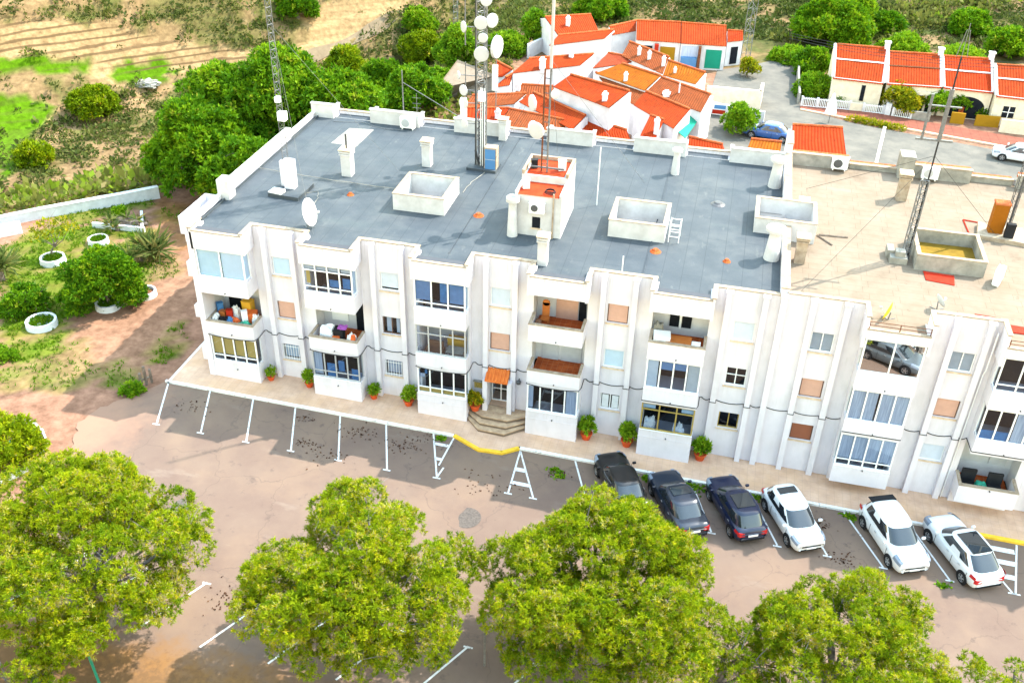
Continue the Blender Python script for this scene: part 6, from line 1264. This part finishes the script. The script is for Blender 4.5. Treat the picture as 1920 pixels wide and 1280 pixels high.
q = MB(); q.hexa([(a[0], a[1], z-.1), (c[0], c[1], z-.1), (c[0]+n.x*.9, c[1]+n.y*.9, z-.1), (a[0]+n.x*.9, a[1]+n.y*.9, z-.1)], [(a[0], a[1], z+.4), (c[0], c[1], z+.4), (c[0]+n.x*.8, c[1]+n.y*.8, z+.75), (a[0]+n.x*.8, a[1]+n.y*.8, z+.75)])
tag(recentre(q.build('stone_bench', 'white_band', bevel=.06)), 'long low white masonry bench at the left edge of the garden', 'bench')
# white boundary wall
wl = [at(a, c, .3)[:2] for a, c in [(-60, 438), (0, 427), (80, 410), (150, 397), (230, 382), (300, 368)]]
q = MB(); cpm = MB()
for a, c in zip(wl, wl[1:]):
    d = Vector((c[0]-a[0], c[1]-a[1])).normalized(); n = Vector((-d.y, d.x)); P = [tuple(a), tuple(c), (c[0]+n.x*.35, c[1]+n.y*.35), (a[0]+n.x*.35, a[1]+n.y*.35)]; q.prism(P, -1, 1.05)
t = thing('garden_wall', 'long white boundary wall between the garden and the wild slope', 'wall', (float(wl[2][0]), float(wl[2][1]), .3)); q.build('wall', 'white_band', t)
for a, c in zip(wl, wl[1:]):
    d = Vector((c[0]-a[0], c[1]-a[1])).normalized(); n = Vector((-d.y, d.x)); P = [(a[0]-n.x*.05, a[1]-n.y*.05), (c[0]-n.x*.05, c[1]-n.y*.05), (c[0]+n.x*.4, c[1]+n.y*.4), (a[0]+n.x*.4, a[1]+n.y*.4)]; cpm.prism(P, 1.053, 1.12)
cpm.build('coping', 'white_band', t)
x, y = -3.66, -2.1; t = thing('wooden_post_frame', 'leaning frame of dark wooden posts beside the left corner of the pavement', 'post', (x, y, .25)); q = MB()
for i, dx in enumerate((0, .22, .46)): q.ob((x+dx*.7, y+dx*1.2, .2), .13, .13, 1.0+.35*(i == 1), .3)
q.build('posts', 'bark', t); MB().hexa([(x-.1, y-.05, .6), (x+.4, y+.6, .6), (x+.35, y+.65, .6), (x-.15, y, .6)], [(x-.1, y-.05, .72), (x+.4, y+.6, .72), (x+.35, y+.65, .72), (x-.15, y, .72)]).build('rail', 'bark', t)
x, y = -3.9, -2.8; bush('small_bush', 'weeds at the foot of the dark wooden posts', 'bush', (x, y, .3), dome(x, y, .25, .55, .5, 7, .25, rng), 'fresh_leaf', 73, 45, 6, .2, .04, trunk=False)
p = hit(272, 158); lump(p[0], p[1], p[2]-.25, 1.7, 1.0, .7, 'concrete', 'spoil_heap', 'pale heap of spoil on the green terrace beyond the trees', 'heap', 81, .2)
def grass():
    rng = np.random.default_rng(88); N_ = 60000; X = rng.uniform(-30, -.5, N_); Y = rng.uniform(-8, 26, N_); f2 = fbm(X*.6+40, Y*.6); f3 = fbm(X*1.6+9, Y*1.6); k = np.zeros(N_, bool)
    for px, w_ in (([(0, 470), (60, 440), (140, 425), (270, 405), (300, 470), (262, 560), (130, 600), (110, 665), (0, 690)], .8), ([(60, 405), (280, 372), (292, 386), (110, 428)], .9), ([(275, 660), (340, 600), (352, 640), (312, 690), (280, 680)], 1.0), ([(0, 690), (160, 640), (190, 700), (120, 740), (0, 730)], .4), ([(190, 690), (240, 680), (260, 720), (200, 730)], .7), ([(262, 470), (330, 480), (340, 520), (260, 540)], .5), ([(300, 395), (335, 385), (345, 410), (310, 415)], .9)):
        k |= inside(wpoly(px), X, Y) & (f2*.5+f3*.5 > .42) & (rng.random(N_) < w_*.45)
    s = (X+25.2)*-.70+(Y-13.9)*.715; k &= s < -.4
    X, Y, f3 = X[k], Y[k], f3[k]; P = np.stack([X, Y, H(X, Y)], 1); V, T = blades(P, np.tile([0, 0, 1.0], (len(P), 1)), 4, .20, .028, .55, rng, f3*.9)
    o = bpy.data.objects.new('grass', fast_mesh('grass', V, 4, 'grass_blade', T)); C.objects.link(o); o['kind'] = 'stuff'
grass()
# thin grey sign post among the front pines and green irrigation poles
for (x, y, h, m, lb) in ((20.85, -15.9, 2.6, 'galvanised', 'thin grey post between the second and third pines'), ): tag(recentre(MB().tube([(x, y, -.4), (x, y, h)], .05, 6).build('post', m)), lb, 'post')
gp_m = mat('green_pole', (.02, .22, .15), .5)
for (px, py, lb) in ((186, 1278, 'green pole below the broad pine at the bottom left'), (38, 880, 'green pole beneath the yellow green tree at the left edge')):
    p = at(px, py, .2); tag(recentre(MB().tube([(p[0], p[1], -.2), (p[0]-.1, p[1], 2.1)], .06, 6).build('pole', gp_m)), lb, 'pole')
# ================================================================== HOUSES BEHIND
t_corner = [None, None]
def house(label, q, ze, zr, m, back=.35, zg0=-.6, wallm='house_white', chim=(), hold=None, eave=.18, cat='house', pitch=17, group='orange roofed houses behind the block'):
    """q = pixel corners A,B (eave) C,D (ridge) of the roof slope facing the camera; ze / zr their heights"""
    A, B = (np.array(at(*q[0], ze)), np.array(at(*q[1], ze))); lo_, hi_ = ze+.05, ze+5.0
    for _ in range(40):                                              # ridge height that gives the roof its pitch
        zr = (lo_+hi_)/2; Cc, D = np.array(at(*q[2], zr)), np.array(at(*q[3], zr)); v = ((D-A)+(Cc-B))/2; e_ = (B-A)/np.linalg.norm(B-A); hv = abs(v[0]*-e_[1]+v[1]*e_[0]); fw = (v[0]*-e_[1]+v[1]*e_[0]) > 0
        if not fw or (zr-ze) > math.tan(R(pitch))*hv: hi_ = zr
        else: lo_ = zr
    up = ((D-A)+(Cc-B))/2; up[2] = 0
    bA, bB = D+up*back, Cc+up*back; bA[2] = bB[2] = zr-(zr-ze)*back
    t_corner[:] = [Cc, D]
    base = (A+B+bA+bB)/4; t = thing('house', label, cat, (float(base[0]), float(base[1]), zg0), group)
    ins = lambda P, s=.0: P
    m_ = MB(); W = [A, B, Cc, D, bB, bA]; dn = lambda P: (P[0], P[1], zg0)
    e = .06; lo = lambda P: (P[0], P[1], P[2]-e)
    m_.q([dn(A), dn(B), lo(B), lo(A)]); m_.q([dn(bB), dn(bA), lo(bA), lo(bB)]); m_.q([dn(B), dn(bB), lo(bB), lo(Cc), lo(B)]); m_.q([dn(bA), dn(A), lo(A), lo(D), lo(bA)])
    wo = m_.build('wall', wallm, t)
    L = float(np.linalg.norm(B-A)); S = float(np.linalg.norm((D+Cc-A-B)/2)); th = .14; o = -(up/np.linalg.norm(up))*eave; o[2] = -(zr-ze)/max(np.linalg.norm(up), .1)*eave*.9
    r = MB(); a2, b2 = A+o, B+o; T = np.array([0, 0, .06])
    r.q([a2+T, b2+T, Cc+T, D+T], 0, [(0, 0), (L, 0), (L, S), (0, S)]); r.q([Cc+T, D+T, bA+T, bB+T], 0, [(0, S), (L, S), (L, 0), (0, 0)])
    r.q([a2, b2, b2+T, a2+T], 0, [(0, 0), (L, 0), (L, .1), (0, .1)]); r.q([b2, Cc, Cc+T, b2+T], 0, [(0, 0), (.1, 0), (.1, S), (0, S)]); r.q([a2, D, D+T, a2+T], 0, [(0, 0), (.1, 0), (.1, S), (0, S)]); r.q([a2, b2, Cc, D], 0, [(0, 0), (L, 0), (L, S), (0, S)])
    ro = r.build('roof', m, t)
    rd = MB(); rd.tube([D+np.array([0, 0, .08]), Cc+np.array([0, 0, .08])], .11, 6); rd.build('ridge_tiles', m if False else 'terracotta_tile', ro)
    for (u, v, s, h) in chim:
        P = A+(B-A)*u+((D-A)*(1-u)+(Cc-B)*u)*v; s *= .85; h *= .75; c = MB().ob(P-np.array([0, 0, .3]), s, s, h+.3); c.ob(P+np.array([0, 0, h]), s*1.2, s*1.2, .1); c.ob(P+np.array([0, 0, h+.1]), s*.6, s*.6, .2); c.build('chimney', 'house_white', ro)
    return t, A, B
def on_wall(t, A, B, name, u0, u1, z0, z1, m, out=.04, d=.05):
    n = np.cross(B-A, [0, 0, 1.0]); n[2] = 0; n /= np.linalg.norm(n); 
    if n[1] > 0: n = -n
    p = A+(B-A)*u0; q = A+(B-A)*u1; P = [p+n*.002, q+n*.002, q+n*d, p+n*d]
    return MB().hexa([(k[0], k[1], z0) for k in P], [(k[0], k[1], z1) for k in P]).build(name, m, t)
h = house
h('house with a broad red hipped roof at the back left of the cluster', [(1047, 67), (1120, 55), (1108, 28), (1022, 33)], 3.2, 5.0, 'tile_bright', .6, chim=[(.35, .4, .5, 1.2)])
h('white house with a long narrow orange roof below the back hipped roof', [(1031, 85), (1134, 72), (1151, 57), (1047, 67)], 2.8, 3.8, 'tile_red', .1, zg0=-1.2, chim=[])
t, A, B = h('white house with an orange sloping roof at the left end of the garages', [(1148, 65), (1193, 57), (1193, 40), (1143, 51)], 2.8, 4.2, 'tile_red', .5, 0)
t, A, B = h('white garage house with a yellow door under an orange roof', [(1193, 74), (1276, 79.5), (1277, 43), (1194, 39.5)], 2.8, 4.9, 'tile_red', .7, 0)
on_wall(t, A, B, 'garage_door', .56, .90, .15, 2.2, mat('yellow_garage', (.30, .16, .012), .6)); on_wall(t, A, B, 'porch_opening', .05, .38, 1.2, 2.2, 'dark_room'); on_wall(t, A, B, 'red_awning', .43, .52, .9, 2.5, 'red_sheet', d=.5)
t, A, B = h('white garage house with a blue cover and a green door under an orange roof', [(1277, 80.5), (1362, 86), (1362, 50), (1278, 43.5)], 2.8, 4.9, 'tile_red', .7, 0)
on_wall(t, A, B, 'garage_door', .57, .92, .2, 2.25, mat('green_garage', (.015, .23, .15), .6)); on_wall(t, A, B, 'carport_opening', .03, .42, 1.35, 2.5, 'curtain'); on_wall(t, A, B, 'blue_cover', .03, .38, .3, 1.35, 'blue_door', d=.5); on_wall(t, A, B, 'pillar', .40, .46, -.2, 2.6, 'tile_brown' if False else 'rusty_iron', d=.6)
t, A, B = h('small white house with a dark door at the right end of the garages', [(1364, 78), (1393, 75), (1393, 60), (1364, 58)], 2.8, 3.8, 'tile_bright', .4, 0)
on_wall(t, A, B, 'door', .3, .75, .2, 2.1, 'dark_room')
h('white house with a long red roof and a red topped chimney left of centre', [(962, 137), (1089, 122), (1113, 102), (992, 111)], 3.6, 4.8, 'tile_red', .15, -1.5, chim=[(.68, .85, .5, .9), (.42, .02, .6, 1.2)])
h('long brownish roofed house behind the orange yellow roof', [(1166, 104), (1243, 138), (1254, 108), (1180, 79)], 3.4, 4.8, 'tile_brown', .3, -.6, chim=[(.35, .45, .4, .8), (.6, .45, .4, .8), (.95, .4, .4, 1.0)])
h('orange roofed house at the right end behind the courtyard wall', [(1244, 140), (1305, 157), (1322, 137), (1252, 114)], 3.2, 4.4, 'tile_orange', .3, -.4, chim=[(.3, .3, .3, .5)])
h('red roofed house tucked behind the middle of the cluster', [(1113, 128), (1170, 120), (1203, 112), (1140, 100)], 3.0, 3.9, 'tile_pink', .1, -.6)
h('house with a bright orange yellow roof in the middle of the cluster', [(1120, 137), (1211, 169), (1238, 143), (1166, 120)], 3.8, 5.0, 'tile_orange', .25, -.8, chim=[(.55, .1, .4, .8)])
t, A, B = h('house with a wide brown orange roof facing the courtyard', [(1211, 171), (1315, 209), (1332, 178), (1238, 145)], 3.6, 4.9, 'tile_brown', .3, -.6, chim=[(.35, .12, .7, .35), (.5, .5, .15, .9)])
h('low brown roofed house beside the orange yellow roof of the cluster', [(1150, 178), (1190, 196), (1211, 171), (1117, 137)], 3.0, 4.2, 'tile_brown', .1, -.8)
t, A, B = h('tall house with a blank white side wall under its red roof', [(1040, 162), (1144, 201), (1180, 172), (1070, 141)], 5.2, 6.4, 'tile_red', .12, -1.5, chim=[(.84, .2, .5, .7)])
on_wall(t, B, np.array(at(1180, 172, 5.2)), 'window', .55, .75, 3.2, 4.9, 'dark_room')
t, A, B = h('house with an orange roof and a green awning facing the street', [(1190, 196), (1264, 240), (1293, 206), (1211, 172)], 3.3, 4.6, 'tile_red', .1, -.8)
h('small red roof with an orange corner before the courtyard terrace', [(1197, 262), (1230, 258), (1245, 226), (1219, 217)], 2.6, 3.4, 'tile_bright', .2, -.8, chim=[(.9, .2, .5, 1.6)])
h('brick red roof close behind the rear parapet and the telecom tower', [(862, 232), (935, 230), (955, 204), (865, 203)], 3.0, 4.2, 'tile_bright', .3, -1.5, chim=[(.9, .3, .5, .8)])
h('salmon tiled roof behind the rear parapet left of the pole mast', [(925, 250), (1062, 262), (1058, 226), (955, 205)], 2.6, 4.0, 'tile_brown', .3, -1.5)
h('red roof sloping between the pole mast and the blank white wall', [(975, 190), (1075, 242), (1098, 218), (1000, 174)], 3.4, 4.4, 'tile_red', .2, -1.5)
h('long salmon roof under the blank white wall near the rear parapet', [(1075, 262), (1190, 285), (1175, 245), (1085, 218)], 2.4, 3.5, 'tile_bright', .2, -1.5)
h('flat brownish roof behind the pole mast', [(965, 180), (1040, 188), (1038, 163), (970, 159)], 3.2, 3.9, 'tile_brown', .2, -1.5, chim=[(.05, .5, .5, .7)])
h('old brown roof behind the telecom tower', [(868, 205), (965, 194), (986, 176), (885, 180)], 3.0, 3.8, 'tile_brown', .2, -1.5)
h('small orange roof at the left edge of the cluster', [(928, 163), (956, 159), (962, 139), (948, 146)], 2.8, 3.5, 'tile_red', .2, -1.2)
h('narrow red roof right of the telecom tower', [(932, 143), (943, 143), (960, 131), (930, 115)], 2.8, 3.6, 'tile_bright', .2, -1.2)
# row of houses along the street, at right
row = [(1562, 146, 1656, 157, 1665, 92, 1566, 84, 'first house of the right row, with a blank cream front and a slim dark window'), (1663, 157, 1765, 164, 1765, 104, 1665, 98, 'second house of the right row, with a deep porch behind garden trees'), (1769, 164, 1862, 174, 1860, 112, 1767, 106, 'third house of the right row, with a round arched porch'), (1868, 180, 2010, 196, 2010, 132, 1866, 122, 'fourth house of the right row, with a small barred window')]
cream = mat('cream_render', (.70, .61, .48), .85, scale=2, col2=(.58, .50, .38), bump=.1)
mid = None
for i, (ax, ay, bx_, by, cx_, cy, dx, dy, lb) in enumerate(row):
    t, A, B = h(lb, [(ax, ay), (bx_, by), (cx_, cy), (dx, dy)], 2.9, 5.4, 'tile_red' if i != 2 else 'tile_bright', .6, -.1, 'cream_render', pitch=24, group='orange roofed row along the street')
    ro = [c for c in t.children if c.name.startswith('roof')][0]
    Cc, D = t_corner[0], t_corner[1]; e = MB()
    P0_, P1_ = A*.45+D*.55, B*.45+Cc*.55; u = np.array([0, 0, .08])
    e.tube([P0_+u, P1_+u], .09, 4); e.build('flashing', 'house_white' if i != 1 else 'rusty_iron', ro)
    e = MB(); e.tube([B+u, Cc+u], .16, 4); e.tube([A+u, D+u], .16, 4); e.tube([A+u*.2, B+u*.2], .07, 4); e.build('verge', 'house_white', ro)
    c = MB().ob(Cc+np.array([-.1, .1, -.2]), .5, .5, .8); c.ob(Cc+np.array([-.1, .1, .6]), .62, .62, .12); c.build('chimney', 'house_white', ro)
    if i == 0: on_wall(t, A, B, 'window', .60, .68, .9, 2.5, 'dark_room')
    if i == 1: on_wall(t, A, B, 'porch', .35, .92, .1, 2.0, 'dark_room'); on_wall(t, A, B, 'porch_post', .52, .56, 0, 2.05, 'cream_render', d=.2); on_wall(t, A, B, 'porch_post', .74, .78, 0, 2.05, 'cream_render', d=.2); on_wall(t, A, B, 'lintel', .1, .95, 2.05, 2.4, 'cream_render', d=.3)
    if i == 2:
        n = 14; p = MB(); d = (B-A)/np.linalg.norm(B-A); nn = np.array([d[1], -d[0], 0]); c0 = A+(B-A)*.55+nn*.03; pts = [c0+d*1.7*math.cos(a)+np.array([0, 0, 1.15-2.9+1.1*math.sin(a)]) for a in np.linspace(0, math.pi, n)]; pts = [c0+d*1.7+np.array([0, 0, -2.8])]+pts+[c0-d*1.7+np.array([0, 0, -2.8])]; p.q(pts); p.build('arch', 'dark_room', t); on_wall(t, A, B, 'door', .42, .52, .1, 1.2, 'terracotta_tile', d=.08)
    if i == 3: on_wall(t, A, B, 'window', .14, .30, .9, 2.0, 'dark_room'); on_wall(t, A, B, 'window_bars', .215, .225, .9, 2.0, 'white_frame', d=.08); on_wall(t, A, B, 'window_bars', .14, .30, 1.42, 1.48, 'white_frame', d=.081)
# garden walls, fences and shrubs along the red pavement
def wall_px(name, label, cat, pts, h, m, d=.2, z=0.0, group=None):
    q = MB(); P = [at(a, c, z) for a, c in pts]
    for a, c in zip(P, P[1:]):
        v = Vector((c[0]-a[0], c[1]-a[1])).normalized(); n = Vector((-v.y, v.x))*d; q.prism([tuple(a[:2]), tuple(c[:2]), (c[0]+n.x, c[1]+n.y), (a[0]+n.x, a[1]+n.y)], z-.3, z+h)
    o = q.build(name, m); recentre(o); tag(o, label, cat, group); return o
def fence_px(label, pts, h, z=.0, step=.16):
    P = [Vector(at(a, c, z)) for a, c in pts]; t = thing('garden_fence', label, 'fence', P[0]); q = MB()
    for a, c in zip(P, P[1:]):
        L = (c-a).length; n = max(2, int(L/step))
        for k in range(n+1): p = a.lerp(c, k/n); q.ob(p, .06, .06, h)
        for z_ in (.12, h-.12): q.tube([a+Vector((0, 0, z_)), c+Vector((0, 0, z_))], .04, 4)
    q.build('pickets', 'white_frame', t); b_ = MB()
    for a in P: b_.ob(a, .2, .2, h+.08)
    b_.build('post', 'house_white', t); return t
fence_px('white fence with posts before the first house of the right row', [(1502, 200), (1531, 203), (1562, 205), (1592, 208)], 1.0); fence_px('short white fence right of the blank garden front', [(1617, 211), (1655, 215)], .9); fence_px('white picket gate under the garden trees of the second house', [(1672, 219), (1706, 224)], .9)
wall_px('garden_wall', 'low pale garden wall between the two white fences', 'wall', [(1592, 209), (1617, 211)], .9, 'cream_render'); wall_px('garden_wall', 'white gate pillar under the garden trees', 'wall', [(1657, 217), (1667, 219)], 1.3, 'house_white', .5)
wall_px('garden_wall', 'white and grey garden wall before the second house', 'wall', [(1708, 225), (1742, 229)], .9, 'concrete'); wall_px('garden_wall', 'left yellow garden wall with a white top before the third house', 'wall', [(1780, 231), (1806, 234)], 1.1, 'yellow_garage'); wall_px('garden_wall', 'right yellow garden wall before the third house', 'wall', [(1826, 236), (1871, 240)], 1.1, 'yellow_garage'); wall_px('garden_wall', 'pale garden wall before the fourth house', 'wall', [(1872, 248), (1990, 262)], 1.3, 'cream_render')
wall_px('garden_wall', 'grey side wall running up beside the two dark trees', 'wall', [(1498, 196), (1496, 160), (1497, 125)], 1.2, 'concrete'); wall_px('courtyard_wall', 'long pale retaining wall between the courtyard and the street houses', 'wall', [(1322, 196), (1424, 206), (1428, 190)], 1.9, 'cream_render', .3)
for px, py, r, hh, lb, lf in ((1562, 186, .9, 1.9, 'clipped round shrub at the left corner of the first house', 'dark_leaf'), (1672, 205, 1.3, 2.2, 'leafy tree left of the second house porch', 'yellow_leaf'), (1700, 208, 1.3, 1.8, 'yellowish shrub beside the second house porch', 'yellow_leaf'), (1752, 212, 1.1, 1.9, 'round shrub between the second and third houses', 'fresh_leaf'), (1800, 210, 1.1, 2.2, 'small leaning tree before the arched porch', 'fresh_leaf'), (1842, 218, .7, .9, 'small round shrub under the arched porch', 'dark_leaf'), (1400, 140, .8, 1.5, 'yellow flowering shrub at the corner of the last garage house', 'yellow_leaf')):
    py += 5; r *= 1.3; hh *= 1.25; p = at(px, py, 0); r_ = np.random.default_rng(px); bush('garden_shrub', lb, 'shrub', (p[0], p[1], 0), dome(p[0], p[1], hh*.25, r, hh*.75, 8, r*.45, r_), lf, px, 20, 6, .26, .06, group='garden shrubs along the street')
p = at(1645, 232, .1); bush('verge_grass', 'strip of weeds growing at the street edge behind the red roof', 'weeds', (p[0]-2, p[1], .1), [((p[0]-2.2+k*.8, p[1]+.3-k*.25, .15), (.7, .35, .3)) for k in range(6)], 'yellow_leaf', 99, 25, 5, .3, .04, trunk=False)
p = at(1385, 248, -.0); bush('garden_shrub', 'pair of green shrubs behind the rear parapet beside the blue car', 'shrub', (p[0], p[1], 0), dome(p[0], p[1], .6, 1.6, 1.8, 9, .7, np.random.default_rng(5)), 'fresh_leaf', 98, 22, 6, .28, .06)
# red roof directly behind the party wall, small terraces behind the rear parapet
h('weathered red lean to roof just behind the party wall', [(1484, 284), (1587, 296), (1580, 241), (1486, 235)], 5.6, 7.2, 'tile_bright', .15, -1, group='lean to roofs behind the block')
h('low orange lean to roof left of the party wall', [(1398, 288), (1462, 292), (1466, 268), (1408, 262)], 5.4, 5.9, 'tile_orange', .15, -1, group='lean to roofs behind the block')
h('red strip of roof below the courtyard terraces', [(1290, 275), (1362, 292), (1355, 272), (1292, 258)], 4.4, 5.0, 'tile_bright', .1, -1, group='lean to roofs behind the block')
p = at(1440, 258, .06); car('blue car parked in the street behind the rear parapet', (float(p[0]), float(p[1]), .06), R(168), 'blue_paint', group='cars in the street behind', **SED)
p = at(1905, 300, .06); car('white car parked at the right end of the street behind', (float(p[0]), float(p[1]), .06), R(170), 'white_paint', group='cars in the street behind', **HAT)
awn = MB(); a, b_ = at(1268, 246, 2.6), at(1292, 213, 2.9); awn.hexa([tuple(a), tuple(b_), (b_[0]+.9, b_[1]-.5, b_[2]-.4), (a[0]+.9, a[1]-.5, a[2]-.4)], [(a[0], a[1], a[2]+.06), (b_[0], b_[1], b_[2]+.06), (b_[0]+.9, b_[1]-.5, b_[2]-.34), (a[0]+.9, a[1]-.5, a[2]-.34)])
tag(recentre(awn.build('awning', 'green_garage')), 'green awning on the end wall of the street facing house', 'awning')
# courtyard terrace, street side wall, banner
wall_px('terrace_wall', 'white walled terrace at the right of the tall blank walled house', 'wall', [(1180, 232), (1216, 218), (1196, 200), (1172, 205)], 2.6, 'house_white', .25, -.5)
wall_px('terrace_wall', 'white wall curving up to the street house with the green awning', 'wall', [(1300, 262), (1322, 214), (1365, 226), (1430, 236)], 1.4, 'house_white', .25, -.2)
wall_px('terrace_wall', 'white stepped wall by the path left of the cluster', 'wall', [(992, 110), (1030, 92)], 1.6, 'house_white', .3, 0)
q = MB(); p = at(1355, 214, .3); q.ob((p[0], p[1], .2), 2.2, .12, 1.1); bo = q.build('banner_board', 'white_frame'); tag(recentre(bo), 'small blue and red banner board by the courtyard wall', 'sign'); MB().bx(-1.05, 1.05, -.075, -.0605, .08, .5).build('red_panel', 'red_sheet', bo, off=False); MB().bx(-.9, .9, -.075, -.0605, .6, .98).build('blue_panel', 'blue_door', bo, off=False)
# closed white parasol in the street terrace, street lamp
p = at(1553, 232, 0); t = thing('parasol', 'closed white parasol standing behind the weathered red roof', 'parasol', (p[0], p[1], 0)); MB().tube([(p[0], p[1], 0), (p[0], p[1], 3.2)], .04, 6).build('pole', 'galvanised', t); MB().lathe([(.55, 1.1), (.40, 1.9), (.12, 2.9), (.02, 3.15)], (p[0], p[1], 0), 10).build('canopy', 'white_cloth', t)
# sloping sandy canopy beside the telecom tower
P = [at(818, 165, 2.0), at(858, 112, 3.2), at(926, 140, 2.4), at(930, 170, 1.2), at(835, 182, .4)]
q = MB(); q.hexa([(p[0], p[1], p[2]-.15) for p in P], [tuple(p) for p in P]); tag(recentre(q.build('sandy_slab', 'beige_tile')), 'tilted sandy concrete apron behind the telecom tower', 'slab')
# far pylons
def pylon(label, px, py, h, wd):
    p = hit(px, py); t = thing('lattice_pylon', label, 'pylon', tuple(p)); lattice(MB(), tuple(p), h, wd, 18, .03).build('lattice', 'galvanised', t)
pylon('far lattice mast on the slope left of the telecom tower', 856, 58, 16, .7); pylon('grey lattice pylon beside the last garage house', 1396, 118, 22, 1.0)
# terracotta coloured pots and water tank on the roofs
wires = MB()
for dz in (0, .5, 1.0): a, b_ = at(1480, 62+dz*10, 7), at(1925, 118+dz*12, 7); wires.tube([tuple(np.array(a)*(1-k/8)+np.array(b_)*k/8-np.array([0, 0, 1.2*k/8*(1-k/8)*4*.5])) for k in range(9)], .02, 4)
tag(recentre(wires.build('overhead_wires', 'black_cable')), 'overhead wires running behind the right row of houses', 'wires')
p = at(1640, 318, 4); tag(recentre(MB().tube([(p[0], p[1], 0), (p[0], p[1], 7.5)], .12, 8).build('street_lamp_post', 'white_frame')), 'white post in the street behind the beige roof', 'post')
